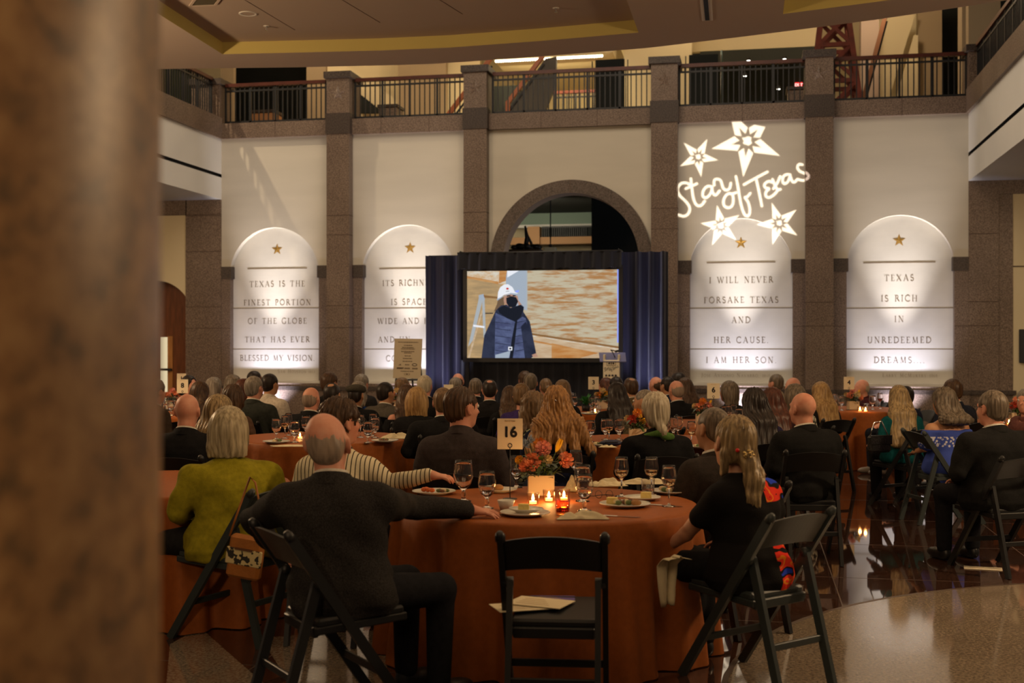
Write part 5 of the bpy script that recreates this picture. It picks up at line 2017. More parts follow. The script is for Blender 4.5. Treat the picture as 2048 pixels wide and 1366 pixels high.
def person(label, px, py, Z, turn=0, sex='m', sk='l', hair=('short', 'brown'), top=(.02, .02, .022), kind='suit', bottom=(.015, .015, .018),
           head=(0, 0, 0), lean=4, side=0, arms='lap', armL=None, armR=None, w=1.0, L=.3, hw=1.0, pat=None, collar=(.62, .58, .5), vox=None, eyes=False,
           chair=True, group=None, hands=False, shoes=(.012, .012, .012), hem=None, hairamp=None, sleeve=None, seat=None, chair_turn=None, leg_turn=0, hs=1.07, chair_fwd=.015, wrinkle=1.0):
    """py is the row of the top of the head. turn: degrees to the left of looking at the screen."""
    v = vox or (.0085 if Z < 8 else .0125 if Z < 10.5 else .0165)
    top_z = EYE + (HZ - py) / FPX * Z
    hh = .012 if hair[0] not in ('bald',) else 0
    nz = top_z - hh - .165 - .115 * hs
    hp = G(px, Z)
    base = math.atan2(-(SCREEN.x - hp.x), (SCREEN.y - hp.y)) + R(turn)
    zs = (nz - .44) / .6
    ws = w * (1.0 if sex == 'm' else .88)
    pz = lambda z: .44 + (z - .44) * zs
    sh = math.tan(R(lean))
    sd = math.tan(R(side))
    yl = lambda z: (pz(z) - .5) * sh
    rings = [(.44, .175, .135, 0), (.50, .195, .16, 0), (.58, .19, .15, -.01), (.70, .165, .125, -.015), (.80, .172, .125, -.02), (.90, .182, .128, -.025), (.955, .176, .112, -.03), (1.0, .145, .088, -.03), (1.035, .085, .062, -.025), (1.055, .05, .045, -.02)]
    if sex == 'f':
        rings = [(.44, .190, .14, 0), (.50, .205, .165, 0), (.58, .195, .15, -.01), (.70, .152, .115, -.015), (.80, .165, .125, -.005), (.88, .172, .128, -.01), (.95, .165, .10, -.025), (1.0, .135, .078, -.03), (1.035, .075, .055, -.025), (1.055, .046, .042, -.02)]

    def trs(infl, z0=0, z1=2, flare=0):
        r = []
        for z, rx, ry, yc in rings:
            if z0 <= z <= z1:
                r.append((pz(z) + (infl * .5 if z > 1.0 else 0), rx * ws + infl, ry * (.5 + .5 * w) + infl, yc + yl(z)))
        return r
    nb = Vector((0, -.022 + yl(1.04), nz))
    Mh = Matrix.Translation(nb + Vector((0, .032 + .165 * sh * .5, .165))) @ rotz(head[0]) @ Matrix.Rotation(R(head[1]), 4, 'X') @ Matrix.Rotation(R(head[2]), 4, 'Y') @ Matrix.Scale(hs, 4)
    hcen = Mh.translation
    # origin so that the head lands on its pixel
    rz = base
    hx = hcen.x + sd * (hcen.z - .5)
    off = Vector((hx * math.cos(rz) - hcen.y * math.sin(rz), hx * math.sin(rz) + hcen.y * math.cos(rz), 0))

    def lean_side(P):
        if sd:
            P[:, 0] += sd * np.maximum(0, P[:, 2] - .5)
        return P
    org = hp - off
    # arms
    A = []
    Wi = (Matrix.Translation(org) @ Matrix.Rotation(rz, 4, 'Z')).inverted()
    for s, cust in ((1, armR), (-1, armL)):
        shp = Vector((s * (.172 * ws + .012), -.028 + yl(.95), pz(.942)))
        if cust:                                     # given as points and a direction in the room
            e, wr, d = Wi @ Vector(cust[0]), Wi @ Vector(cust[1]), Wi.to_3x3() @ Vector(cust[2])
            e.x -= sd * max(0, e.z - .5)
            wr.x -= sd * max(0, wr.z - .5)
        else:
            e, wr, d = ARMS[arms]
            e, wr, d = (s * e[0] * ws, e[1] + yl(.75), pz(e[2])), (s * wr[0], wr[1], pz(wr[2]) if wr[2] > .7 else wr[2] + .03), (s * d[0], d[1], d[2])
        A.append((s, shp, Vector(e), Vector(wr), Vector(d)))
    af = 1.0 if sex == 'm' else .84
    body = [tor(trs(0)), cap(nb - Vector((0, .002, .04)), Mh @ Vector((0, -.018, -.055)), .066 * (1 if sex == 'm' else .80), .058 * hs * (1 if sex == 'm' else .84), .035)]
    for s, a, b, c, d in A:
        body += [cap(nb + Vector((s * .02, -.01, -.045)), a + Vector((-s * .02, 0, .0)), .050 * af, .052 * af, .05)]
        body += [cap(a, b, .056 * af * w, .042 * af, .03), cap(b, c, .042 * af, .028 * af, .015)]
        body += hand_prims(c, d, (0, -.2, 1) if abs(d.z) < .7 else (s, 0, .2), s, 1.0 if sex == 'm' else .9, fr=max(.0088, v * .62))
    legs = []
    for s in (-1, 1):
        legs += [cap((s * .095, .02, .53), (s * .13, .43, .50), .075, .058, .03), cap((s * .13, .43, .50), (s * .125, .42, .10), .052, .036, .02), ell((s * .125, .48, .045), (.038, .11, .035), .02)]
    body += xf(legs, rotz(leg_turn)) if leg_turn else legs
    body += xf(HEADP, Mh)
    P, Q = soft_mesh(body, v)
    mi = None
    root = link('person', np_mesh('body', lean_side(P), Q, [SKIN[sk]]), None, org, rz)
    tag(root, label, 'person', group)
    # ---- clothing on the trunk
    t = .017 if kind == 'suit' else .014
    zlow = .44 if hem is None else hem
    topm = cloth(top, pat=pat)
    G_ = []
    if kind in ('suit', 'shirt', 'tee', 'dress', 'open', 'cap'):
        r = trs(t + .004, zlow)
        G_ = [tor(r, .03)]
        sl = sleeve if sleeve is not None else {'suit': 1.0, 'shirt': 1.0, 'tee': .0, 'dress': .0, 'open': 0, 'cap': -.4}[kind]
        for s, a, b, c, d in A:
            ai = a + Vector((-s * .025, 0, -.004))
            G_.append(cap(nb + Vector((s * .02, -.012, -.050)), ai, .050 * af + t, .054 * af + t, .05))
            G_.append(cap(ai, a.lerp(b, .5), .058 * af * w + t, .052 * af + t, .05))
            if sl > -.3:
                G_.append(cap(a, b if sl >= 0 else a.lerp(b, .6), .056 * af * w + t * .8, .046 * af + t * .9, .03))
            if sl > 0:
                G_.append(cap(b, b.lerp(c, min(1, .93 * sl)), .046 * af + t * .9, .034 * af + t * .9, .012))
        if kind == 'suit':
            G_.append(ell((0, -.045 + yl(.96), pz(.965)), (.15 * ws, .090, .05), .05))
        if kind != 'open':
            G_.append(sub(cap(Mh @ Vector((0, .0, -.05)), nb + Vector((0, .045, -.02)), .060 if sex == 'm' else .054, .058, .012)))
    elif kind == 'off':
        r = [q for q in trs(t + .004, zlow) if q[0] < pz(.95)]
        r.append((pz(.935), .172 * ws + t + .05, .108 + t, -.028 + yl(.93)))
        r = sorted(r)
        G_ = [tor(r, .03)]
        for s, a, b, c, d in A:
            G_.append(cap(a.lerp(b, .22), a.lerp(b, .75), .072, .075, .03))
        G_.append(('pln', V3(0, 0, pz(.937)), V3(0, 0, 1)))
    P, Q = soft_mesh(G_, v)
    N = normals(P, Q)
    zf = np.clip((P[:, 2] - .4) / .7, 0, 1)
    wr_ = np.sin(P[:, 2] * 46 + 5 * np.sin(P[:, 0] * 9 + org.x * 7) + 3 * np.sin(P[:, 1] * 11)) * .5 + np.sin(P[:, 2] * 23 + P[:, 0] * 31 + 4 * np.sin(P[:, 1] * 7 + org.y))
    P = P + N * (wr_ * ((.0030 if Z < 10 else .002) * wrinkle) * (1.3 - zf))[:, None]
    nm = {'suit': 'jacket', 'shirt': 'shirt', 'tee': 'shirt', 'dress': 'dress', 'open': 'dress', 'off': 'dress', 'cap': 'dress'}[kind]
    if kind == 'suit' and sex == 'f' and collar is None:
        nm = 'sweater'
    link(nm, np_mesh(nm, lean_side(P), Q, [topm]), root)
    if kind in ('suit', 'shirt') and collar is not None:
        def ring(nm_, r0, r1, z0, z1, m_, th=.006, sc=1.0):
            mb = MB()
            mb.lathe([(r0, z0), (r1, z1), (r1 + th * .4, z1 + .004), (r1 + th, z1), (r0 + th + .004, z0)], 24)
            Mc = Matrix.Translation(nb + Vector((sd * (nb.z - .5), .006, 0))) @ Matrix.Rotation(R(-20) + .5 * math.atan(sh), 4, 'X') @ Matrix.Diagonal((1, 1.08, 1, 1))
            mb.v = [tuple(Mc @ Vector(p)) for p in mb.v]
            mb.obj(nm_, [m_], root)
        k_ = 1.0 if sex == 'm' else .88
        if kind == 'suit':
            ring('shirt_collar', .075 * k_, .070 * k_, -.025, .038, cloth(collar))
            ring('jacket_collar', .086 * k_, .079 * k_, -.03, .024, topm, .010)
        else:
            ring('collar', .078 * k_, .073 * k_, -.025, .030, topm, .007)
    # ---- lower half
    key = (sex, bottom, round(v, 4), kind in ('dress', 'off', 'open', 'cap'))
    if key not in LOWER:
        Lp = [ell((0, 0, .52), (.185, .165, .10), .03)]
        for s in (-1, 1):
            Lp += [cap((s * .095, .0, .53), (s * .13, .43, .505), .094, .074, .03), cap((s * .13, .43, .505), (s * .125, .425, .10), .068, .055, .02)]
        if key[3]:
            Lp += [cap((0, .05, .52), (0, .42, .50), .09, .08, .05), cap((0, .43, .50), (0, .43, .30), .09, .10, .05)]
        P, Q = soft_mesh(Lp, max(v, .012))
        me1 = np_mesh('trousers', P, Q, [cloth(bottom)])
        Sp = []
        for s in (-1, 1):
            Sp += [ell((s * .125, .50, .042), (.046, .125, .045), .02), ell((s * .125, .42, .06), (.040, .05, .06), .03)]
        Sp.append(('pln', V3(0, 0, .003), V3(0, 0, -1)))
        P, Q = soft_mesh(Sp[:2] + Sp[-1:], max(v, .011))
        me2 = np_mesh('shoe', P, Q, [mat('shoe_leather', shoes, .35)])
        P, Q = soft_mesh(Sp[2:4] + Sp[-1:], max(v, .011))
        me3 = np_mesh('shoe', P, Q, [me2.materials[0]])
        LOWER[key] = (me1, me2, me3)
    me1, me2, me3 = LOWER[key]
    for n_, me_ in (('skirt' if key[3] else 'trousers', me1), ('shoe', me2), ('shoe', me3)):
        link(n_, me_, root, None, R(leg_turn))
    # ---- hair
    if hair[0] != 'bald':
        hv = max(.0065, v * .62)
        P, Q = soft_mesh(xf(hair_prims(hair[0], L, hw), Mh), hv, 1)
        Mi = np.array(Mh.inverted())
        q = P @ Mi[:3, :3].T + Mi[:3, 3]
        N = normals(P, Q)
        a = np.arctan2(q[:, 0], -q[:, 1] + .02)
        amp = hairamp if hairamp is not None else {'buzz': .0003, 'fringe': .0002, 'curly': .004, 'short': .0012, 'crown': .0009, 'full': .0018}.get(hair[0], .0022)
        lowp = np.clip((-.05 - q[:, 2]) / .1, 0, 1)
        ang = a * (1 - lowp) + lowp * q[:, 0] * 11
        f = np.sin(ang * 26 + 2.2 * np.sin(q[:, 2] * 21 + 1.3)) + .7 * np.sin(ang * 47 + 3 * np.sin(q[:, 2] * 13)) + .8 * np.sin(ang * 11 + q[:, 2] * 9)
        if hair[0] in ('curly', 'wide'):
            f = f * .7 + np.sin(q[:, 2] * 90 + 4 * np.sin(q[:, 0] * 60)) * .5
        P = P + N * (f * amp)[:, None]
        if hair[0] == 'fringe':                          # hair thins out raggedly towards the crown
            rg = .014 * np.sin(a * 9 + 1) + .010 * np.sin(a * 23 + q[:, 2] * 40) + .007 * np.sin(a * 51)
            P = P - N * (np.clip((q[:, 2] + .012 + rg) / .055, 0, 1) * .0042)[:, None]
        link('hair', np_mesh('hair', lean_side(P), Q, [HAIR[hair[1]]]), root)
    if sd:
        Mh = Matrix.Translation((sd * (hcen.z - .5), 0, 0)) @ Mh
    if eyes:
        for s in (-1, 1):
            mb = MB()
            Me = Mh @ Matrix.Translation((s * .031, .088, .010))
            mb.ball((0, 0, 0), .0125, 10, 0, Me)
            mb.ball((0, .0085, 0), (.006, .005, .006), 8, 1, Me)
            mb.obj('eye', [M_EYE, M_IRIS], root)
    PEOPLE.append((root, label, org, rz + (R(chair_turn) if chair_turn else 0), chair_fwd if chair else None, Z, Mh, nb, A))
    return root


# ---------------------------------------------------------------- folding chairs
M_CHAIR = mat('chair_resin_black', (.010, .0105, .011), .42, spec=.45)
M_CHAIRG = mat('chair_resin_slate', (.028, .036, .036), .45, spec=.45)
CHAIRS = {}


def build_chair(m):
    t = thing('folding_chair', 'x', 'chair')
    hw_ = .205
    top, foot = Vector((0, -.34, .815)), Vector((0, .22, 0))
    at = lambda z: foot.lerp(top, z / .815)
    for s in (-1, 1):
        b = MB()
        x = Vector((s * hw_, 0, 0))
        b.bar(foot + x, at(.79) + x, .024, .042, 0, (0, 1, .4))
        b.tube([at(.78) + x - Vector((.0, 0, 0)), at(.80) + x, at(.815) + x], [.021, .021, .012], 10)
        b.obj('front_leg', [m], t)
        b = MB()
        x2 = Vector((s * (hw_ - .028), 0, 0))
        p1, p2 = Vector((0, -.195, .60)) + x2, Vector((0, -.36, 0)) + x2
        b.bar(p2, p1, .024, .040, 0, (0, 1, .3))
        b.tube([p1 - Vector((s * .013, 0, .006)), p1 + Vector((s * .030, 0, -.006))], .022, 10)
        b.obj('rear_leg', [m], t)
    b = MB()
    n = 14
    v = []
    for i in range(n + 1):
        u = -1 + 2 * i / n
        y_b = .030 * (1 - u * u)
        for z, k in ((.645 + .018 * (1 - u * u), 0), (.775 + .028 * (1 - u * u), 0)):
            p = at(z)
            for th in (-.009, .009):
                v.append((u * (hw_ - .008), p.y - y_b + th, z))
    f = []
    for i in range(n):
        a, c = i * 4, i * 4 + 4
        f += [(a, a + 2, c + 2, c), (a + 1, c + 1, c + 3, a + 3), (a, c, c + 1, a + 1), (a + 2, a + 3, c + 3, c + 2)]
    f += [(0, 1, 3, 2), (n * 4, n * 4 + 2, n * 4 + 3, n * 4 + 1)]
    b.add(v, f, 0, False)
    b.obj('backrest', [m], t)
    b = MB()
    Ms = Matrix.Translation((0, -.005, .435)) @ Matrix.Rotation(R(3), 4, 'X')
    b.rbox(-.175, .175, -.185, .20, -.018, .018, .010, 0, Ms)
    b.rbox(-.178, -.150, -.20, .21, -.045, -.012, .005, 0, Ms)
    b.rbox(.150, .178, -.20, .21, -.045, -.012, .005, 0, Ms)
    b.rbox(-.165, .165, -.205, -.180, -.055, -.010, .005, 0, Ms)
    b.obj('seat', [m], t)
    for y0, z0, hx in ((at(.20).y, .20, hw_), (-.36 + .165 * .22 / .6, .22, hw_ - .028)):
        b = MB()
        b.rbox(-hx, hx, y0 - .008, y0 + .008, z0 - .016, z0 + .016, .003)
        b.obj('stretcher', [m], t)
    return t


def place_chair(loc, rz, label, m=None, group=None, sc=1.0):
    m = m or M_CHAIR
    if m.name not in CHAIRS:
        CHAIRS[m.name] = build_chair(m)
        t = CHAIRS[m.name]
    else:
        t = copy_tree(CHAIRS[m.name])
    t.location = (loc[0], loc[1], 0)
    t.rotation_euler = (0, 0, rz)
    t.scale = (sc, sc, sc)
    t['label'] = label
    if group:
        t['group'] = group
    return t
# ================================================================ TABLES AND WHAT STANDS ON THEM
TZ = .762
M_CLOTH = mat('rust_satin', (.30, .085, .018), .55, spec=.15, sheen=0, var=.14, vscale=30, bump=.15, bscale=300)
M_GLASS = mat('clear_glass', (1, 1, 1), .0, trans=1.0, ior=1.45)
M_AMBERG = thin_glass('amber_glass', (1.0, .62, .36))
M_THIN = thin_glass('thin_clear_glass', (.97, .97, .97))
M_WATER = mat('water', (1, 1, 1), .0, trans=1.0, ior=1.33)
M_WINE = mat('white_wine', (.95, .66, .34), .0, trans=1.0, ior=1.34)
M_RED = mat('red_wine', (.30, .02, .02), .0, trans=.8, ior=1.34)
M_CHINA = mat('china', (.66, .63, .54), .22, spec=.5)
M_NAPKIN = mat('napkin_linen', (.66, .58, .38), .85, spec=.1, sheen=.1, var=.1, vscale=30)
M_STEEL = mat('cutlery_steel', (.7, .68, .64), .18, metal=1.0)
M_WAX = mat('candle_wax', (.9, .75, .5), .5, emit=(1, .45, .12), estr=5)  # the flame's glow in the wax is put in as emission
M_FLAME = glow('candle_flame', (1.0, .62, .22), 90)
M_LEAF = mat('leaf_green', (.055, .10, .02), .5, var=.4, vscale=20)
M_LEAFB = mat('leaf_bluegreen', (.10, .14, .12), .6, var=.3, vscale=20)
FLOW = {k: mat('petal_' + k, c, .6, spec=.2, sheen=.2, col2=c2, vscale=14) for k, c, c2 in (
    ('coral', (.82, .22, .10), (.88, .42, .24)), ('pink', (.74, .24, .20), (.84, .44, .34)), ('yellow', (.85, .52, .02), (.80, .40, .01)),
    ('orange', (.80, .24, .02), (.85, .38, .04)), ('cream', (.75, .62, .35), (.70, .50, .22)), ('blue', (.20, .26, .38), (.14, .18, .20)), ('red', (.55, .03, .02), (.62, .10, .03)))}


def tablecloth(c, Rr, label, seed):
    rnd = random.Random(seed)
    n = 200
    ph = [rnd.uniform(0, 6.28) for _ in range(6)]
    nf = rnd.choice((13, 14, 15))
    v, f = [(0, 0, TZ)], []
    rows = [(Rr * .5, TZ, 0), (Rr * .96, TZ, 0), (Rr * .992, TZ - .004, 0), (Rr + .004, TZ - .016, .02)]
    for i in range(1, 15):
        t = i / 14
        rows.append((Rr + .006 + .065 * t ** 1.3, TZ - .016 + (.006 - TZ + .016) * t, t))
    for r, z, t in rows:
        for k in range(n):
            a = 2 * PI * k / n
            w_ = math.sin(nf * a + ph[0] + .8 * math.sin(3 * a + ph[1])) + .45 * math.sin((nf * 2 + 3) * a + ph[2]) + .5 * math.sin(5 * a + ph[3])
            d = .052 * min(1, t * 1.25) ** .8 * w_
            v.append(((r + d) * math.cos(a), (r + d) * math.sin(a), z))
    f += [(0, 1 + k, 1 + (k + 1) % n) for k in range(n)]
    for j in range(len(rows) - 1):
        for k in range(n):
            a, b = 1 + j * n, 1 + (j + 1) * n
            f.append((a + k, b + k, b + (k + 1) % n, a + (k + 1) % n))
    m = MB()
    m.add(v, f, 0, True)
    o = m.obj('tablecloth', [M_CLOTH], None, (c.x, c.y, 0), rnd.uniform(0, 6))
    return tag(o, label, 'tablecloth', 'rust coloured floor length tablecloths')


PROTO = {}


def glass_thing(kind, fill):
    key = (kind, fill)
    if key in PROTO:
        return copy_tree(PROTO[key])
    nm, cat = {'wine': ('wine_glass', 'glass'), 'goblet': ('water_goblet', 'glass'), 'tumbler': ('tumbler', 'glass'), 'ribbed': ('tumbler', 'glass')}[kind]
    t = thing(nm, 'x', cat)
    if kind == 'wine':
        out = [(0, 0), (.036, 0), (.036, .003), (.008, .008), (.0045, .02), (.0045, .085), (.010, .095), (.030, .112), (.040, .14), (.0405, .155), (.034, .195), (.0315, .212)]
        inn = [(.0303, .212), (.0325, .195), (.039, .155), (.0385, .14), (.029, .115), (.010, .100), (0, .098)]
        liq = [(0, .0985), (.010, .1005), (.029, .1155), (.0382, .14), (0, .14)]
    elif kind == 'goblet':
        out = [(0, 0), (.037, 0), (.037, .004), (.012, .010), (.008, .022), (.013, .034), (.008, .046), (.012, .056), (.034, .078), (.045, .115), (.046, .13), (.041, .17), (.037, .19)]
        inn = [(.0355, .19), (.0395, .17), (.0445, .13), (.0435, .115), (.033, .082), (.012, .064), (0, .062)]
        liq = [(0, .0625), (.012, .0645), (.033, .0825), (.0415, .108), (0, .108)]
    else:
        r = 1.0 if kind == 'tumbler' else .95
        h = .095 if kind == 'tumbler' else .075
        out = [(0, 0), (.033 * r, 0), (.035 * r, .004), (.039 * r, h)]
        inn = [(.0365 * r, h), (.033 * r, .012), (0, .010)]
        liq = [(0, .0105), (.0329 * r, .0125), (.0345 * r, h * .45), (0, h * .45)]
    m = MB(); m.lathe(out + inn, 26)
    if kind == 'ribbed':
        vv = []
        for p in m.v:
            a = math.atan2(p[1], p[0]); q = math.hypot(p[0], p[1])
            k_ = 1 + (.04 * math.cos(13 * a) if q > .034 * .95 else 0)
            vv.append((p[0] * k_, p[1] * k_, p[2]))
        m.v = vv
    m.obj('bowl' if kind in ('wine', 'goblet') else 'cup', [M_AMBERG if kind == 'ribbed' else M_THIN if kind == 'tumbler' else M_GLASS], t)
    if fill:
        m = MB(); m.lathe(liq, 22); m.obj('drink', [{'w': M_WATER, 'v': M_WINE, 'r': M_RED}[fill]], t)
    PROTO[key] = t
    return t


def put_glass(px, py, kind, fill, label, group=None, sc=1.0):
    t = glass_thing(kind, fill)
    p = atz(px, py, TZ)
    t.location = (p.x, p.y, TZ + .0006)
    t.rotation_euler = (0, 0, px * .7)
    t.scale = (sc, sc, sc)
    t['label'] = label
    if group:
        t['group'] = group
    elif 'group' in t:
        del t['group']
    return t


def votive(px, py, label, power=.55, group=None, lit=True):
    p = atz(px, py, TZ)
    if 'votive' not in PROTO:
        t = thing('votive_candle', 'x', 'candle')
        m = MB(); m.lathe([(0, 0), (.026, 0), (.030, .003), (.034, .065), (.0325, .066), (.0285, .008), (0, .007)], 22); m.obj('glass_cup', [thin_glass('votive_glass', (1, .93, .82))], t)
        m = MB(); m.lathe([(0, .0075), (.019, .0075), (.019, .021), (.003, .020), (0, .020)], 16); m.obj('wax', [M_WAX], t)
        m = MB(); m.lathe([(0, .022), (.006, .028), (.007, .034), (.004, .048), (0, .058)], 10); m.obj('flame', [M_FLAME], t)
        PROTO['votive'] = t
    else:
        t = copy_tree(PROTO['votive'])
    t.location = (p.x, p.y, TZ + .0006)
    t['label'] = label
    if group:
        t['group'] = group
    if power:
        light('candle_light', 'POINT', (p.x, p.y, TZ + .05), None, power, (1.0, .50, .18), size=.02)
    return t


def table_sign(px, py, num, label, name_line=True):
    """py: where the foot of the stand meets the cloth."""
    p = atz(px, py, TZ)
    t = thing('table_sign', label, 'sign', (p.x, p.y, TZ), TH * .8, 'table number cards')
    m = MB(); m.lathe([(0, 0), (.040, 0), (.040, .004), (.006, .007), (0, .007)], 20); m.obj('stand_base', [M_BLACK], t)
    m = MB(); m.tube([(0, 0, .005), (0, 0, .285)], .0028, 6)
    m.tube([(.011 * math.cos(a), -.002, .296 + .011 * math.sin(a)) for a in [i * PI / 8 for i in range(17)]], .0022, 6)
    m.obj('stand_rod', [M_BLACK], t)
    m = MB(); m.rbox(-.070, .070, -.0012, .0012, .275, .445, .0008); m.obj('card', [M_CARD], t)
    if num:
        type_on('number', num, .080, M_INK, t, (.0, -.0022, .368), bold=.0030)
    if name_line:
        type_on('printed_line', 'Star of Texas', .011, mat('gold_print', (.45, .30, .10), .5), t, (0, -.0022, .431))
    return t


def bloom(r, seed, tilt):
    """Layered round flower head, petals in rings."""
    rnd = random.Random(seed)
    m = MB()
    for ring, (rr, hh, n) in enumerate(((.25, .55, 5), (.5, .62, 7), (.75, .55, 8), (.95, .36, 9), (1.05, .10, 9))):
        for k in range(n):
            a0 = 2 * PI * k / n + ring * .7 + rnd.uniform(-.1, .1)
            wd_ = 2 * PI / n * .72
            v = []
            for i in range(4):
                s = i / 3
                for j in range(4):
                    a = a0 + wd_ * (j / 3 - .5) * (1.2 - .5 * s * s)
                    q = rr * (.35 + .65 * math.sin(s * PI / 2)) - .14 * rr * max(0, s - .8) * 3
                    z = -.15 + (hh + .15) * (s ** 1.4) + rnd.uniform(-.02, .02)
                    v.append(Vector((q * math.cos(a), q * math.sin(a), z)) * r)
            f = [(i * 4 + j, i * 4 + j + 1, i * 4 + j + 5, i * 4 + j + 4) for i in range(3) for j in range(3)]
            m.add([tilt @ p for p in v], f, 0, True)
    m.ball(tilt @ Vector((0, 0, r * .25)), (r * .22,) * 3, 8)
    return m


def tulip(r, tilt):
    m = MB()
    for k in range(6):
        a0 = PI / 3 * k
        v = []
        for i in range(6):
            s = i / 5
            w_ = math.sin(min(1, s * 1.25 + .12) * PI * .8) * .62
            for j in range(4):
                a = a0 + w_ * (j / 3 - .5) * 1.7
                q = (.12 + .55 * math.sin(min(1, s * 1.3) * PI / 2) - .28 * s * s) * (1 if k % 2 else .92)
                v.append(Vector((q * math.cos(a), q * math.sin(a), s * 2.3 - .3)) * r)
        f = [(i * 4 + j, i * 4 + j + 1, i * 4 + j + 5, i * 4 + j + 4) for i in range(5) for j in range(3)]
        m.add([tilt @ p for p in v], f, 0, True)
    return m


def leaf(m, p, d, l, w, mi=0):
    d = Vector(d).normalized()
    s = d.cross(Vector((0, 0, 1)))
    if s.length < .1:
        s = Vector((1, 0, 0))
    s.normalize()
    u = s.cross(d)
    v, f = [], []
    for i in range(5):
        t = i / 4
        c = Vector(p) + d * l * t + Vector((0, 0, -l * .35 * t * t))
        q = w * math.sin(PI * min(1, t * .92 + .06))
        v += [c + s * q + u * q * .25, c, c - s * q + u * q * .25]
    for i in range(4):
        f += [(i * 3, i * 3 + 1, i * 3 + 4, i * 3 + 3), (i * 3 + 1, i * 3 + 2, i * 3 + 5, i * 3 + 4)]
    m.add(v, f, mi, True)


def bouquet(px, py, label, heads, seed, sc=1.0, fern=False, vase=True):
    """heads: (kind, colour, dx, dy, dz, r) with dx, dz in metres in the view plane, dy towards the viewer."""
    p = atz(px, py, TZ)
    t = thing('flower_arrangement', label, 'flowers', (p.x, p.y, TZ), TH, 'flower arrangements on the tables')
    rnd = random.Random(seed)
    if vase:
        m = MB(); m.rbox(-.075 * sc, .075 * sc, -.05, .05, 0, .115 * sc, .004); m.obj('vase', [mat('vase_ivory', (.62, .50, .34), .5)], t)
    for i, (kind, colr, dx, dy, dz, r) in enumerate(heads):
        d = Vector((dx * 2.2, -dy * 2.2 - .55, dz * 1.0)).normalized()
        q = d.to_track_quat('Z', 'Y').to_matrix()
        m = bloom(r, seed * 10 + i, q) if kind == 'round' else tulip(r, Vector((dx * 2 + .25, -.15, 1)).normalized().to_track_quat('Z', 'Y').to_matrix())
        if kind == 'thistle':
            m = MB()
            for k in range(40):
                a, e = rnd.uniform(0, 6.28), rnd.uniform(-.3, 1.4)
                dd = Vector((math.cos(a) * math.cos(e), math.sin(a) * math.cos(e), math.sin(e)))
                m.tube([dd * r * .2, dd * r * rnd.uniform(.8, 1.15)], [r * .10, r * .02], 5)
        o = m.obj({'round': 'flower', 'tulip': 'tulip', 'thistle': 'thistle'}[kind], [FLOW[colr]], t, (dx, -dy, dz))
    m = MB()
    for k in range(110 if vase else 30):
        a = rnd.uniform(0, 6.28)
        rr = rnd.uniform(.0, .09) * sc
        pz_ = rnd.uniform(.09, .20) * sc
        d = (math.cos(a) * rnd.uniform(.4, 1), math.sin(a) * rnd.uniform(.4, 1), rnd.uniform(-.2, .9))
        leaf(m, (rr * math.cos(a), rr * math.sin(a), pz_), d, rnd.uniform(.05, .10) * sc, rnd.uniform(.010, .018) * sc, 0 if rnd.random() < .75 else 1)
    for (kind, colr, dx, dy, dz, r) in heads:
        m.tube([(0, 0, .06 * sc), (dx * .7, -dy * .7, dz * .75), (dx, -dy, dz)], .003, 5)
    m.obj('foliage', [M_LEAF, M_LEAFB], t)
    return t


def plate(px, py, r, label, group='plates on the table marked 16', z=0.0):
    p = atz(px, py, TZ + z)
    t = thing('plate', label, 'plate', (p.x, p.y, TZ + z + .0006), 0, group)
    m = MB(); m.lathe([(0, 0), (r * .62, 0), (r * .66, .004), (r, .016), (r * .995, .019), (r * .68, .009), (0, .007)], 36); m.obj('dish', [M_CHINA], t)
    m = MB(); m.lathe([(r * .985, .0175), (r * 1.004, .0185), (r * .99, .0205), (r * .97, .0185)], 36); m.obj('rim', [M_CHINA], t)
    return t


def food(t, kind, x, y, s, z=.009, seed=0):
    rnd = random.Random(seed)
    m = MB()
    if kind == 'cake':
        m.prism([(-s, -s * .5), (s, -s * .7), (s * .9, s * .5), (-s * .8, s * .6)], 0, s * 1.1, 0, 'z')
        return m.obj('cake_slice', [mat('cake_yellow', (.72, .58, .20), .7, bump=.4, bscale=80)], t, (x, y, z))
    if kind == 'roll':
        m.ball((0, 0, s * .5), (s, s * .8, s * .6), 12)
        return m.obj('bread_roll', [mat('bread_crust', (.42, .20, .06), .6, var=.3, vscale=12)], t, (x, y, z))
    if kind == 'carrot':
        for k in range(4):
            m.ball((rnd.uniform(-s, s), rnd.uniform(-s, s), s * .5), (s * .6, s * .45, s * .45), 8)
        return m.obj('carrot_pieces', [mat('carrot', (.62, .13, .02), .5)], t, (x, y, z))
    for k in range(9):
        a, q = rnd.uniform(0, 6.28), rnd.uniform(0, s)
        m.ball((q * math.cos(a), q * math.sin(a), s * .25), (s * .35, s * .28, s * .25), 8, rnd.randint(0, 2))
    return m.obj('scraps', [mat('food_brown', (.14, .06, .03), .5), mat('food_cream', (.6, .48, .28), .6), mat('food_green', (.10, .14, .04), .5)], t, (x, y, z))


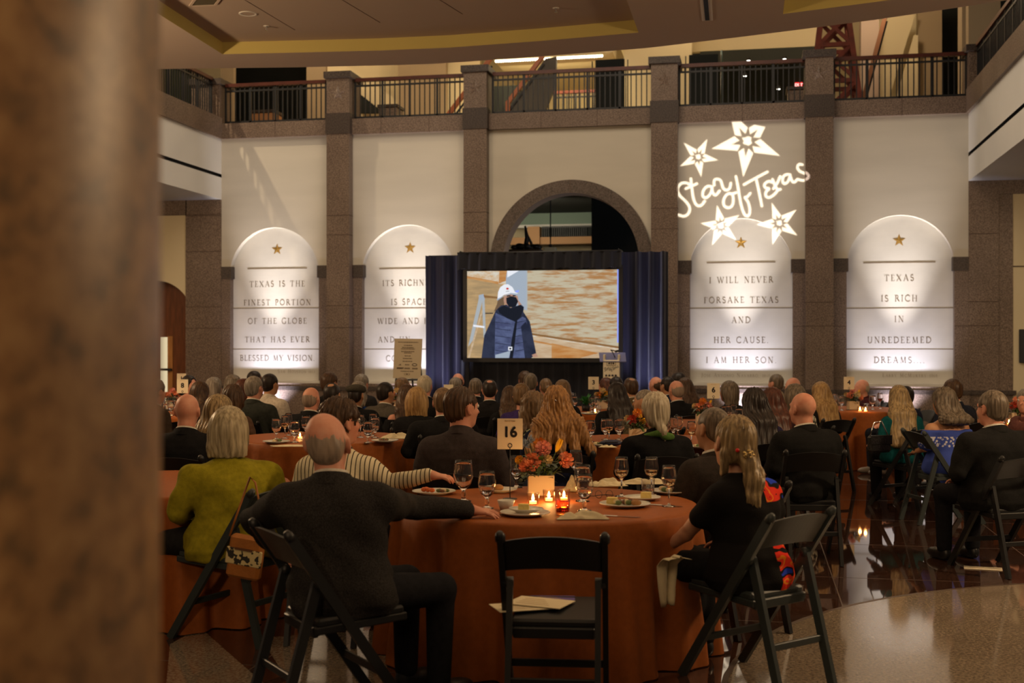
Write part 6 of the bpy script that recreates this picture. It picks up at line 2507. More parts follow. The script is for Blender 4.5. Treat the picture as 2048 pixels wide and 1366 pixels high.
def napkin(px, py, sx, sy, sz, label, seed, group=None, rz=0.0, z=TZ, loc=None):
    rnd = random.Random(seed)
    n = 26
    ph = [rnd.uniform(0, 6.28) for _ in range(8)]
    v, f = [], []
    for j in range(n + 1):
        for i in range(n + 1):
            u, w_ = i / n * 2 - 1, j / n * 2 - 1
            e = max(0, 1 - max(abs(u), abs(w_)) ** 3)
            h = (.5 + .5 * math.sin(5.6 * u + 2.2 * math.sin(3.5 * w_ + ph[0]) + ph[1])) * (.5 + .5 * math.sin(4.4 * w_ + 1.8 * math.sin(4.5 * u + ph[2]) + ph[3]))
            k = abs(math.sin(7 * u + 5 * w_ + ph[4])) * .25
            rr = 1 + .12 * math.sin(3 * math.atan2(w_, u) + ph[5])
            v.append((u * sx * rr, w_ * sy * rr, .002 + sz * e * (.25 + h ** .6 + k) * .7))
    f = [(j * (n + 1) + i, j * (n + 1) + i + 1, (j + 1) * (n + 1) + i + 1, (j + 1) * (n + 1) + i) for j in range(n) for i in range(n)]
    m = MB(); m.add(v, f, 0, True)
    p = loc or atz(px, py, z)
    o = m.obj('napkin', [M_NAPKIN], None, (p.x, p.y, z + .001), TH + rz)
    md = o.modifiers.new('thickness', 'SOLIDIFY'); md.thickness = .0015; md.offset = 1
    return tag(o, label, 'napkin', group)


def knife(px, py, rz, label, fork=False):
    p = atz(px, py, TZ)
    t = thing('fork' if fork else 'knife', label, 'cutlery', (p.x, p.y, TZ + .001), TH + rz)
    m = MB(); m.rbox(-.10, 0, -.005, .005, .001, .006, .002); m.obj('handle', [M_STEEL], t)
    m = MB()
    if fork:
        m.rbox(0, .05, -.004, .004, .001, .005, .001)
        for k in range(4):
            m.box(.05, .095, -.011 + k * .0062, -.0085 + k * .0062, .002, .005)
        m.box(.045, .055, -.011, .011, .002, .005)
    else:
        m.prism([(0, -.006), (.10, -.007), (.115, 0), (.10, .007), (0, .006)], .001, .004, 0, 'z')
    m.obj('tines' if fork else 'blade', [M_STEEL], t)
    return t


# ---------------------------------------------------------------- the tables: name, pixel column of the centre, depth
TB = {'16': (1092, 6.62, 'rust tablecloth on the near table marked 16'),
      'A': (645, 11.44, 'rust tablecloth on the table behind the bald man in the charcoal jacket'),
      'B': (830, 15.9, 'rust tablecloth on the table beside the man in the flat cap'),
      '8': (338, 15.3, 'rust tablecloth on the table marked 8 beside the near pillar'),
      '1': (352, 18.4, 'rust tablecloth on the far table marked 1'),
      'C': (1298, 11.05, 'rust tablecloth on the table behind the red haired woman'),
      '3': (1196, 16.7, 'rust tablecloth on the table marked 3 before the lectern'),
      '6': (1420, 13.6, 'rust tablecloth on the table marked 6'),
      '4': (1697, 16.75, 'rust tablecloth on the table marked 4'),
      'R': (2092, 13.7, 'rust tablecloth on the table cut off by the right edge'),
      'L': (318, 7.6, 'rust tablecloth on the near table beside the woman in the green shirt')}
TC = {}
for i, (k, (px, Z, lab)) in enumerate(TB.items()):
    TC[k] = G(px, Z)
    tablecloth(TC[k], {'16': .815, 'L': .80}.get(k, .84), lab, 31 + i)

# ---------------------------------------------------------------- the near table, thing by thing
put_glass(927, 1003, 'goblet', None, 'empty water goblet by the reaching hand on the near table', sc=1.18)
put_glass(974, 1017, 'goblet', 'w', 'water goblet behind the fist resting on the near table', sc=1.02)
put_glass(1033, 975, 'goblet', 'w', 'water goblet half hidden by the flowers, behind the sign marked 16')
put_glass(1152, 975, 'wine', 'w', 'tall stemmed glass standing behind the flowers on the near table', sc=1.05)
put_glass(1165, 1003, 'goblet', 'w', 'water goblet in front of the upright folded napkin', sc=1.05)
put_glass(1169, 1022, 'goblet', 'w', 'water goblet just behind the crumpled napkin on the near table', sc=1.0)
put_glass(1243, 993, 'wine', 'v', 'wine glass with white wine standing alone right of the upright napkin', sc=1.05)
put_glass(1303, 990, 'wine', 'v', 'wine glass with white wine behind the short tumbler', sc=1.02)
put_glass(1338, 1013, 'wine', 'v', 'wine glass with amber wine at the edge of the near table by the bare arm', sc=1.02)
put_glass(1296, 992, 'tumbler', 'w', 'short tumbler with a green sprig behind the cake slice')
put_glass(1125, 1029, 'ribbed', 'r', 'short ribbed amber glass with red drink in front of the candles')
for px, py, lab, pw in ((1066, 1010, 'lit votive candle in front of the ivory vase, nearest the plate', 1.7), (1098, 1004, 'lit votive candle between the two others under the flowers', 1.7), (1128, 1003, 'lit votive candle closest to the flower stems', 1.2)):
    votive(px, py, lab, pw)
table_sign(1020, 998, '16', 'cream table card reading 16 on a black rod stand')
bouquet(1082, 990, 'flowers in an ivory box vase on the near table marked 16', [
    ('round', 'coral', -0.050, .035, 0.190, 0.057), ('round', 'pink', 0.013, .0, 0.265, 0.050), ('tulip', 'yellow', 0.087, .02, 0.255, 0.035), ('round', 'coral', 0.140, .01, 0.200, 0.050),
    ('round', 'orange', -0.006, -.05, 0.285, 0.041), ('thistle', 'blue', -0.095, -.01, 0.275, 0.047), ('thistle', 'blue', -0.067, -.03, 0.300, 0.040), ('round', 'yellow', -0.123, .01, 0.200, 0.028), ('round', 'cream', 0.034, .03, 0.200, 0.035), ('round', 'coral', -0.095, .03, 0.165, 0.035)], 7)
t = plate(1050, 1031, .125, 'large plate nearest the empty chair, carrying a small plate and butter')
t2 = plate(1052, 1024, .085, 'small plate with a pat of butter, stacked on the plate nearest the empty chair', z=.020)
food(t2, 'cake', -.01, .0, .028, seed=1)
t = plate(1250, 1013, .135, 'large plate with leftovers behind the crumpled napkin')
food(t, 'cake', -.07, .03, .03, seed=2); food(t, 'scraps', .0, .0, .055, seed=3); food(t, 'roll', .06, -.02, .028, seed=4)
t = plate(1285, 1000, .10, 'side plate with a yellow cake slice beside the tumbler')
food(t, 'cake', .02, .01, .03, seed=5)
t = plate(1342, 987, .125, 'plate with cutlery across it next to the bare arm')
food(t, 'scraps', -.02, 0, .06, seed=6); food(t, 'roll', .05, .02, .02, seed=8)
t = plate(868, 988, .125, 'plate with carrots at the left side of the near table')
food(t, 'carrot', -.03, 0, .03, seed=9); food(t, 'scraps', .04, .01, .04, seed=10)
t = plate(1000, 984, .10, 'plate with a yellow bun behind the sign marked 16')
food(t, 'roll', -.01, 0, .032, seed=11)
t = thing('ramekin', 'small cream bowl right of the fist on the near table', 'bowl', atz(1012, 1020, TZ) + Vector((0, 0, .0006)))
m = MB(); m.lathe([(0, 0), (.03, 0), (.046, .05), (.044, .051), (.028, .006), (0, .005)], 24); m.obj('cup', [M_CHINA], t)
m = MB(); m.lathe([(0, .03), (.036, .03)], 20); m.obj('sauce', [mat('butter_sauce', (.7, .55, .3), .4)], t)
napkin(1165, 1037, .115, .06, .035, 'crumpled cream napkin at the near edge of the table marked 16', 1)
napkin(1215, 972, .10, .06, .05, 'cream napkin heaped behind the white wine glass', 2, rz=.3)
napkin(1290, 968, .15, .05, .035, 'cream napkin spread along the far edge of the near table', 3)
napkin(850, 1006, .16, .05, .012, 'folded cream napkin under the sleeve of the charcoal jacket', 4)
t = napkin(1152, 983, .07, .035, .10, 'upright folded cream napkin behind the candles', 5)
knife(1236, 1034, -.35, 'table knife beside the crumpled napkin')
knife(1325, 1012, -.5, 'table knife lying under the amber wine glass')
knife(1008, 1030, .45, 'fork resting against the plate nearest the empty chair', True)
t = thing('eyeglasses', 'black folded eyeglasses in front of the heaped napkin', 'eyeglasses', atz(1208, 996, TZ) + Vector((0, 0, .001)), .5)
m = MB(); m.tube([(-.06, 0, .012), (-.02, .004, .016), (.02, .004, .016), (.06, 0, .012)], .002, 6); m.obj('bridge', [M_BLACK], t)
for s in (-1, 1):
    m = MB(); m.tube([(s * .06, 0, .012), (s * .058, .09, .003), (s * .05, .12, .002)], .002, 6); m.obj('temple', [M_BLACK], t)
    m = MB(); m.lathe([(.020, .0), (.022, .002), (.020, .004)], 18, 0, M=Matrix.Translation((s * .032, .002, .020)) @ Matrix.Rotation(R(80), 4, 'X')); m.obj('lens_rim', [M_BLACK], t)

# ---------------------------------------------------------------- the other tables
OTHER = {
    'A': ('on the table behind the bald man', [(553, 879, 'goblet', None), (570, 877, 'wine', 'v'), (589, 885, 'goblet', 'w'), (577, 871, 'wine', None), (612, 872, 'goblet', 'w'), (721, 875, 'wine', None), (736, 886, 'goblet', 'w'), (750, 876, 'goblet', 'w'), (746, 872, 'wine', None)]),
    'B': ('on the table beside the man in the flat cap', [(768, 829, 'wine', 'v'), (782, 822, 'goblet', 'w'), (790, 830, 'goblet', None), (868, 823, 'goblet', 'w'), (874, 828, 'wine', None)]),
    '8': ('on the round table by the near pillar', [(312, 829, 'goblet', 'w'), (322, 832, 'goblet', None), (332, 826, 'wine', None), (342, 831, 'goblet', 'w'), (351, 824, 'wine', 'v')]),
    'C': ('on the table behind the red haired woman', [(1211, 880, 'goblet', 'w'), (1218, 886, 'wine', 'v'), (1238, 880, 'goblet', 'w'), (1241, 884, 'wine', None), (1181, 884, 'goblet', 'w'), (1330, 882, 'goblet', None), (1347, 876, 'goblet', 'w'), (1383, 893, 'wine', 'v'), (1356, 872, 'goblet', None)]),
    '3': ('on the round table before the lectern', [(1136, 820, 'goblet', 'w'), (1149, 826, 'wine', None), (1146, 812, 'goblet', 'w'), (1184, 824, 'goblet', 'w'), (1192, 821, 'goblet', None), (1196, 826, 'tumbler', 'w')]),
    '6': ('on the round table under the FORSAKE TEXAS panel', [(1450, 846, 'goblet', 'w'), (1457, 850, 'wine', None), (1478, 852, 'goblet', 'w'), (1466, 842, 'goblet', None), (1485, 858, 'tumbler', 'w')]),
    '4': ('on the far right table under the UNREDEEMED DREAMS panel', [(1664, 815, 'goblet', 'w'), (1669, 819, 'wine', None), (1683, 821, 'goblet', 'w'), (1745, 819, 'goblet', None), (1760, 817, 'wine', 'r'), (1733, 821, 'tumbler', 'w')]),
    'R': ('on the table cut off by the right edge', [(2025, 845, 'goblet', 'w'), (2006, 846, 'goblet', 'v'), (2046, 842, 'wine', None)]),
}
NMK = {'goblet': 'water goblet', 'wine': 'stemmed wine glass', 'tumbler': 'short tumbler'}
NMF = {None: 'empty', 'w': 'water filled', 'v': 'white wine filled', 'r': 'red wine filled'}
cnt_ = {}
for k, (where, gl) in OTHER.items():
    for (px, py, kd, fl_) in gl:
        cnt_[(k, kd, fl_)] = cnt_.get((k, kd, fl_), 0) + 1
for k, (where, gl) in OTHER.items():
    for (px, py, kd, fl_) in gl:
        lab = f'{NMF[fl_]} {NMK[kd]} {where}'
        put_glass(px, py, kd, fl_, lab, lab.replace('glass ', 'glasses ') if cnt_[(k, kd, fl_)] > 1 else None)
table_sign(365, 831, '8', 'cream table card reading 8 beside the near pillar')
table_sign(363, 806, '1', 'cream table card reading 1, mostly hidden behind the card reading 8')
table_sign(1187, 820, '3', 'cream table card reading 3 in front of the lectern')
table_sign(1427, 847, '6', 'cream table card reading 6 under the panel carved FORSAKE TEXAS')
table_sign(1698, 820, '4', 'cream table card reading 4 at the far right table')
ts = table_sign(897, 829, '', 'cream table card showing only its top edge behind the grey shirted guest', False)
ts.scale = (.86, .86, .84)
H6 = lambda c1, c2, c3: [('round', c1, -.05, .03, .19, .05), ('round', c2, .05, .03, .20, .05), ('round', c3, .0, -.02, .25, .045), ('tulip', 'yellow', .07, .0, .22, .025), ('round', 'cream', -.09, 0, .2, .035), ('round', c1, .1, .02, .16, .04)]
bouquet(344, 818, 'flowers beside the card reading 8', H6('coral', 'coral', 'pink'), 11)
bouquet(793, 818, 'flowers in front of the man in the flat cap', H6('coral', 'orange', 'cream'), 12)
bouquet(1275, 882, 'flowers half hidden by the white haired woman', H6('red', 'yellow', 'orange'), 13)
bouquet(1206, 818, 'yellow and orange flowers beside the card reading 3', H6('orange', 'yellow', 'cream'), 14, sc=1.05)
bouquet(1406, 849, 'flowers beside the card reading 6', H6('coral', 'pink', 'orange'), 15)
bouquet(1706, 819, 'flowers beside the card reading 4', H6('coral', 'cream', 'pink'), 16)
bouquet(2034, 846, 'red flowers at the right edge beside the dark suited man', H6('red', 'red', 'coral'), 17)
# fern in a pot on the table marked 3
p = atz(1172, 822, TZ)
t = thing('potted_fern', 'bright green fern on the table marked 3', 'plant', (p.x, p.y, TZ))
m = MB(); m.lathe([(0, 0), (.05, 0), (.06, .08), (.055, .08), (.05, .06), (0, .06)], 18); m.obj('pot', [M_BLACK], t)
m = MB()
rnd = random.Random(9)
for k in range(70):
    a = rnd.uniform(0, 6.28)
    leaf(m, (0, 0, .07), (math.cos(a) * rnd.uniform(.2, 1), math.sin(a) * rnd.uniform(.2, 1), rnd.uniform(.5, 1.6)), rnd.uniform(.14, .26), .012)
m.obj('fronds', [mat('fern_green', (.03, .17, .03), .5)], t)
for px, py, lab in ((600, 878, 'lit votive candle on the table behind the bald man'), (785, 832, 'lit votive candle beside the man in the flat cap'), (1262, 889, 'lit votive candle in front of the white haired woman'),
                    (1190, 827, 'lit votive candle below the card reading 3'), (1440, 853, 'lit votive candle under the FORSAKE TEXAS panel'), (336, 833, 'lit votive candle by the near pillar'),
                    (1720, 823, 'lit votive candle at the right of the card reading 4, nearest the flowers'), (1731, 824, 'lit votive candle at the right of the card reading 4, nearest the tumbler'), (2018, 850, 'lit votive candle at the right edge table')):
    votive(px, py, lab, .6)
for px, py, r, lab in ((625, 882, .12, 'plate with scraps left of the bald head on the table behind'), (553, 886, .12, 'plate at the left end of the table behind the bald man'), (770, 884, .12, 'plate at the right end of the table behind the bald man'), (1192, 892, .10, 'plate beside the blue clutch'), (1400, 896, .12, 'plate behind the brown haired man near the ponytailed woman'),
                       (1180, 829, .12, 'plate at the edge of the table marked 3'), (1645, 822, .12, 'plate at the left end of the table marked 4'), (327, 834, .11, 'plate at the edge of the table by the near pillar')):
    t = plate(px, py, r, lab, 'plates on the other tables')
    food(t, 'scraps', 0, 0, .05, seed=px)
napkin(795, 877, .14, .08, .055, 'crumpled cream napkin at the right end of the table behind the bald man', 21)
napkin(590, 893, .20, .06, .012, 'flat cream napkin under the goblet on the table behind the bald man', 22)
napkin(766, 833, .12, .07, .06, 'cream napkin by the bare arm of the brunette on the far table', 23)
napkin(1215, 895, .07, .04, .02, 'cream napkin on the table behind the red haired woman', 24)
p = atz(1222, 893, TZ)
t = thing('clutch_bag', 'dark blue clutch lying on the table behind the red haired woman', 'bag', (p.x, p.y, TZ), TH)
P, Q = soft_mesh([ell((0, 0, .030), (.10, .055, .028), .01)], .006)
link('body', np_mesh('clutch_body', P, Q, [mat('clutch_navy', (.012, .016, .05), .4, spec=.5)]), t)
m = MB(); m.bar((-.055, -.05, .04), (.055, -.05, .04), .008, .006); m.obj('clasp', [M_CHROME], t)
# ================================================================ THE GUESTS
BLK = (.012, .012, .013)
CHAR = (.022, .021, .021)
NAVY = (.012, .015, .030)
P_ = person
# --- around the near table
P_('person in a charcoal jacket with a bald grey fringed head, arm on the near table', 655, 820, 5.45, turn=4, sk='p', hair=('fringe', 'fade'), top=(.024, .022, .021), pat='tweed', head=(-8, 3, 0), lean=7, w=1.14, vox=.0075, hem=.30, leg_turn=-52, chair_turn=-62, chair_fwd=.0, hs=1.17, side=-7, wrinkle=1.6,
   armR=(W(812, 1012, 5.72), W(938, 1020, 6.02), (1, .15, -.1)), armL=(W(508, 1042, 5.75), W(545, 1088, 6.05), (.3, .2, -.9)), eyes=True)
P_('person in a cream striped shirt with wavy dark brown hair, reaching for a goblet', 682, 797, 6.95, turn=-6, sex='f', sk='p', hair=('full', 'brown'), kind='shirt', top=(.62, .55, .38), pat='stripe', collar=(1, 1, 1), head=(-42, 0, 0), lean=5, w=1.1, vox=.0075, hairamp=.006, eyes=True,
   armR=(W(775, 967, 6.85), W(860, 950, 6.80), (1, .12, -.12)))
P_('person in a dark grey shirt with short brown hair, head turned right', 924, 773, 7.75, turn=-14, sk='p', hair=('short', 'brown'), kind='shirt', top=(.050, .040, .040), head=(-40, 0, 0), lean=-4, w=1.12, vox=.0075, hairamp=.003, eyes=True)
P_('person with very long frizzy red hair and a navy top behind the flowers', 1112, 771, 9.20, turn=2, sex='f', sk='p', hair=('wide', 'red'), kind='dress', top=(.012, .016, .040), bottom=NAVY, L=.33, hw=1.8, w=1.12, vox=.0085, hairamp=.005, lean=3)
P_('person with white hair in a low tail, green scarf and black knit top', 1311, 784, 9.00, turn=-2, sex='f', sk='l', hair=('lowtail', 'white'), kind='shirt', top=BLK, collar=(1, 1, 1), w=1.2, vox=.0085, hairamp=.003, hs=1.14)
P_('person in a brown grey jacket with cropped grey brown hair, next to the ponytailed woman', 1425, 811, 7.15, turn=22, sk='t', hair=('buzz', 'ash'), kind='suit', top=(.035, .028, .024), head=(6, 2, 0), lean=8, w=1.08, vox=.0085)
P_('person in a black dress with bright patches and a long blonde ponytail', 1468, 828, 6.00, turn=30, sex='f', sk='l', hair=('pony', 'dirty'), kind='open', top=(.012, .011, .011), bottom=BLK, pat='bright', head=(-18, 4, 4), lean=9, w=1.12, L=.36, hs=1.12, vox=.0070, hairamp=.003,
   armL=(W(1372, 1068, 6.02), W(1322, 1102, 6.15), (-.6, .5, -.4)), sleeve=-.4)
# --- left side, near
P_('person in an olive green shirt with a blonde grey bob, brown bag on the chair', 459, 812, 6.85, turn=30, chair_turn=36, leg_turn=34, sex='f', sk='p', hair=('bob', 'silver'), L=.118, kind='shirt', top=(.30, .26, .018), collar=(1, 1, 1), bottom=(.02, .02, .02), head=(-28, 2, 0), lean=2, side=0, w=1.36, hw=.95, vox=.0080, hem=.34, hs=1.14, wrinkle=2.2)
P_('person with a shaved bald head in a black jacket at the left', 375, 788, 8.90, turn=5, sk='p', hair=('bald', ''), kind='suit', top=BLK, w=1.12, vox=.0085, lean=3)
P_('person with straight blonde hair between the bald man and the green shirt', 440, 788, 9.40, turn=-30, sex='f', sk='p', hair=('long', 'dirty'), kind='dress', top=(.30, .26, .17), head=(5, 0, 0), L=.30, vox=.0085)
# --- left, middle
P_('person with brown wavy bob in front of the grey haired man at the left', 467, 768, 12.11, turn=0, sex='f', sk='p', hair=('bob', 'brown'), kind='dress', top=(.10, .06, .04), hw=1.1, hairamp=.004)
P_('person with auburn hair mostly hidden by the grey haired man with glasses', 489, 757, 14.20, sex='f', sk='p', hair=('bob', 'auburn'), kind='dress', top=(.28, .22, .15))
P_('person in a dark green grey suit with short grey hair and glasses', 509, 752, 13.43, turn=4, sk='p', hair=('short', 'grey'), top=(.030, .033, .028), w=1.12, head=(-14, 0, 0))
P_('person in a white shirt with short dark hair beside the green grey suit', 541, 747, 15.00, turn=2, sk='t', hair=('short', 'dark'), kind='shirt', top=(.52, .46, .38), head=(-16, 0, 0), w=1.05)
P_('person with a dark bald head behind the green grey suit', 510, 740, 18.00, sk='d', hair=('buzz', 'dark'), top=CHAR, head=(-20, 0, 0))
P_('person with long grey blonde hair looking right, under the first panel', 468, 749, 17.04, turn=-15, sex='f', sk='p', hair=('long', 'ash'), kind='dress', top=CHAR, head=(-35, 0, 0), L=.28, hw=1.1)
P_('person with white grey hair in a dark collar, left of the long haired guest', 429, 754, 16.42, sk='p', sex='f', hair=('bob', 'grey'), kind='shirt', top=BLK)
P_('person with mid brown wavy hair just right of the card reading 8', 401, 762, 13.54, sex='f', sk='p', hair=('long', 'brown'), kind='dress', top=(.16, .08, .06), L=.24, hw=1.05, turn=4)
P_('person with dark hair in profile behind the card reading 8', 379, 750, 17.18, sex='f', sk='p', hair=('long', 'dark'), kind='dress', top=BLK, turn=-30, head=(-40, 0, 0), L=.2, eyes=True)
P_('person with brown hair half hidden by the near pillar', 311, 758, 13.00, sk='p', hair=('full', 'ash'), top=(.05, .035, .025), turn=-15)
P_('person with a bald head and grey fringe behind the striped shirt', 623, 772, 12.61, sk='p', hair=('fringe', 'fade'), top=BLK, w=1.1, head=(-8, 3, 0))
P_('person with brown hair and glasses left of the far easel', 660, 745, 15.39, sex='f', sk='l', hair=('full', 'brown'), kind='dress', top=CHAR, head=(-18, 0, 0))
P_('person with a bald crown and dark hair in front of the guest with glasses', 664, 765, 13.26, sk='t', hair=('crown', 'dark'), top=BLK, w=1.05)
P_('person with dark cropped hair and black jacket, seated near the flat cap', 712, 768, 13.88, sk='t', hair=('buzz', 'dark'), top=BLK, w=1.12, head=(-6, 0, 0))
P_('person with curly grey hair and a bright blue top', 717, 764, 14.73, sex='f', sk='p', hair=('curly', 'grey'), kind='dress', top=(.02, .07, .30), L=.12, hairamp=.003)
P_('person with grey hair behind the curly haired guest in blue', 724, 749, 17.40, sk='p', hair=('full', 'grey'), top=CHAR)
capm = P_('person in a tweed flat cap and grey jacket', 772, 764, 14.6, sk='t', hair=('short', 'dark'), top=(.07, .062, .050), pat='tweed', turn=-8, head=(-28, 0, 0), w=1.08)
P_('person with a bald head looking right below the sponsor board', 806, 753, 17.08, sk='p', hair=('buzz', 'sandy'), top=(.14, .10, .07), head=(-45, 0, 0), eyes=True)
P_('person with long dark brown hair and bare shoulders beside the blonde bob', 813, 768, 13.30, sex='f', sk='p', hair=('long', 'brown'), kind='off', top=BLK, turn=18, head=(-6, 0, 0), L=.34)
P_('person with a straight golden blonde bob in a black top', 834, 773, 12.30, sex='f', sk='p', hair=('bob', 'blonde'), kind='shirt', top=BLK, w=1.05, hw=1.12, collar=(1, 1, 1))
P_('person with a round white haired head below the sponsor board', 850, 750, 14.63, sk='p', hair=('short', 'white'), top=BLK, head=(-10, 0, 0), w=1.08)
P_('person with fair hair in a broad black jacket behind the grey shirted man', 886, 775, 10.90, sk='p', hair=('short', 'sandy'), top=BLK, w=1.25, turn=6, side=0)
P_('person with neat grey hair before the left drape', 911, 754, 17.39, sk='p', hair=('short', 'grey'), top=BLK)
P_('person with brown hair farthest back before the left drape', 916, 745, 18.06, sk='p', hair=('fringe', 'brown'), top=CHAR)
P_('person with a round grey head in black beside the bald spotted man', 951, 756, 16.79, sk='p', hair=('short', 'ash'), top=BLK, w=1.05)
P_('person with a bald crown and dark hair, black suit, white collar, under the screen', 979, 758, 14.56, sk='p', hair=('crown', 'dark'), top=(.016, .015, .016), w=1.15)
# --- centre
P_('person with long dark brown hair left of the purple top', 1020, 771, 13.97, sex='f', sk='p', hair=('long', 'brown'), kind='dress', top=BLK, L=.26)
P_('person with a short grey blonde cut and a purple top', 1043, 768, 13.30, sex='f', sk='p', hair=('full', 'sandy'), kind='dress', top=(.045, .028, .12), head=(-10, 0, 0), w=1.05)
P_('person with neat dark grey hair below the middle of the screen', 1061, 746, 16.01, sk='p', hair=('short', 'ash'), top=CHAR, head=(-14, 0, 0))
P_('person with brown curls behind the neat grey haired man', 1049, 743, 18.23, sk='p', sex='f', hair=('full', 'brown'), kind='dress', top=CHAR)
P_('person with smooth blonde hair pulled back, right of the screen centre', 1091, 756, 17.67, sex='f', sk='p', hair=('bun', 'sandy'), kind='dress', top=CHAR)
P_('person with light brown hair and a bare arm beside the table marked 3', 1125, 759, 14.60, sex='f', sk='p', hair=('long', 'sandy'), kind='dress', top=BLK, turn=-16, L=.2, sleeve=-.4)
P_('person with curly brown blonde hair in a speckled top behind the red hair', 1066, 783, 10.55, sex='f', sk='p', hair=('curly', 'sandy'), kind='dress', top=(.32, .34, .20), pat='speckle', L=.26, turn=-6)
P_('person with highlighted brown hair just under the lectern', 1211, 755, 18.49, sex='f', sk='p', hair=('long', 'auburn'), kind='dress', top=CHAR, head=(20, 0, 0), L=.22)
P_('person with short black hair behind the long black haired guest', 1231, 753, 17.81, sk='t', hair=('short', 'dark'), top=CHAR)
P_('person with long straight black hair in a black jacket beside the table marked 3', 1233, 764, 13.10, sex='f', sk='t', hair=('long', 'dark'), kind='shirt', top=BLK, L=.36, hw=1.1, collar=(1, 1, 1), w=1.1)
P_('person with a tanned neck and short brown hair in an olive coat', 1261, 754, 15.07, sk='t', hair=('crown', 'brown'), top=(.10, .075, .040), w=1.05)
P_('person with grey temples in an olive jacket, head turned left, behind the white hair', 1288, 777, 12.25, sk='t', hair=('buzz', 'grey'), top=(.085, .070, .040), turn=24, head=(30, 0, 0), w=1.05, eyes=True)
P_('person with a bald head before the right drape', 1311, 752, 18.00, sk='p', hair=('fringe', 'brown'), top=NAVY)
P_('person with short black hair at the edge of the right drape', 1334, 753, 17.28, sk='t', hair=('short', 'dark'), top=NAVY)
P_('person with black hair farthest back, right of the drape', 1355, 746, 18.50, sk='t', hair=('full', 'dark'), top=CHAR)
P_('person with a bald head, grey sides and a dark suit, right of the drape', 1352, 759, 14.72, sk='p', hair=('fringe', 'fade'), top=(.010, .010, .011), w=1.15)
P_('person with long straight brown hair beside the dark suited bald man', 1369, 755, 15.38, sex='f', sk='p', hair=('long', 'brown'), kind='dress', top=(.10, .07, .05), L=.38, turn=-6)
# --- right, middle
P_('person with a straight brown grey bob in black beside the card reading 6', 1457, 761, 14.80, sex='f', sk='p', hair=('bob', 'ash'), kind='shirt', top=BLK, collar=(1, 1, 1), turn=10, head=(10, 0, 0), hw=1.05)
P_('person with long dark hair and a navy violet top beside the shaved head', 1507, 775, 10.18, sex='f', sk='p', hair=('long', 'dark'), kind='dress', top=(.022, .018, .050), bottom=NAVY, L=.40, hw=1.18, w=1.1, hairamp=.004)
P_('person with long auburn hair between the violet top and the shaved head', 1543, 774, 11.30, sex='f', sk='p', hair=('long', 'auburn'), kind='dress', top=(.03, .012, .014), L=.36, hw=1.05, turn=-8)
P_('person with short grey hair in a beige jacket, under the panel carved FORSAKE TEXAS', 1551, 748, 17.58, sex='f', sk='p', hair=('short', 'ash'), top=(.30, .24, .16), collar=(.3, .24, .16), turn=-8)
P_('person with a grey bald head in profile facing left, by the granite column', 1585, 753, 16.05, sk='p', hair=('fringe', 'fade'), top=(.20, .16, .11), turn=40, head=(35, 0, 0), eyes=True)
P_('person with a dark grey bob in a black and white patterned blouse', 1588, 767, 12.50, sex='f', sk='p', hair=('bob', 'ash'), kind='shirt', top=(.50, .46, .36), pat='speckle', collar=(1, 1, 1), turn=4)
P_('person with a shaved head and white collar in a black suit at the right', 1605, 785, 9.35, sk='p', hair=('bald', ''), top=(.012, .012, .012), w=1.2, turn=8, head=(10, 3, 0), vox=.0085, chair_turn=-24)
P_('person with long pale blonde hair in a black top, left of the card reading 4', 1640, 763, 13.90, sex='f', sk='p', hair=('long', 'blonde'), kind='shirt', top=BLK, L=.34, collar=(1, 1, 1), turn=-10)
P_('person with a bald head in a dark red top behind the card reading 4', 1723, 757, 17.90, sk='p', hair=('fringe', 'white'), kind='shirt', top=(.05, .012, .014), turn=24, head=(14, 0, 0), collar=(1, 1, 1))
P_('person with long blonde hair in a teal jumper, black bag on the chair', 1797, 770, 12.40, turn=-6, leg_turn=-22, chair_turn=12, sex='f', sk='p', hair=('long', 'dirty'), kind='shirt', top=(.006, .075, .085), bottom=BLK, collar=(1, 1, 1), head=(-24, 0, 0), L=.42, hw=1.1, w=1.1)
P_('person in dark trousers and grey shoes facing left, hidden behind the teal jumper', 1808, 772, 15.55, turn=58, chair_turn=0, sk='p', hair=('short', 'dark'), top=NAVY, bottom=(.012, .014, .022), shoes=(.25, .22, .18), head=(-50, 0, 0))
P_('person in an off shoulder blue dress with white embroidery and wavy brown hair', 1887, 774, 11.30, turn=-4, chair_turn=-104, sex='f', sk='t', hair=('long', 'ash'), kind='off', top=(.045, .075, .34), bottom=(.045, .075, .34), pat='embroid', L=.15, hw=1.25, w=1.16, hairamp=.005, leg_turn=-55)
P_('person with brown hair in a navy suit beyond the blue dress', 1904, 757, 13.40, sk='p', hair=('short', 'brown'), top=(.016, .018, .030), w=1.15, turn=-4)
P_('person in a black suit with cropped grey hair and glasses at the right', 1983, 780, 8.90, turn=-2, sk='p', hair=('short', 'ash'), top=(.014, .014, .014), w=1.3, head=(12, 0, 0), vox=.0085)
P_('person with a ruddy face turned left at the right edge of the view', 2052, 776, 12.57, turn=75, sk='p', hair=('short', 'grey'), top=(.15, .06, .05), kind='shirt', head=(20, 0, 0), eyes=True, collar=(1, 1, 1))

# eyeglass temples on two guests, a flat cap, hair ornaments
def by_label(s):
    return next(p for p in PEOPLE if s in p[1])


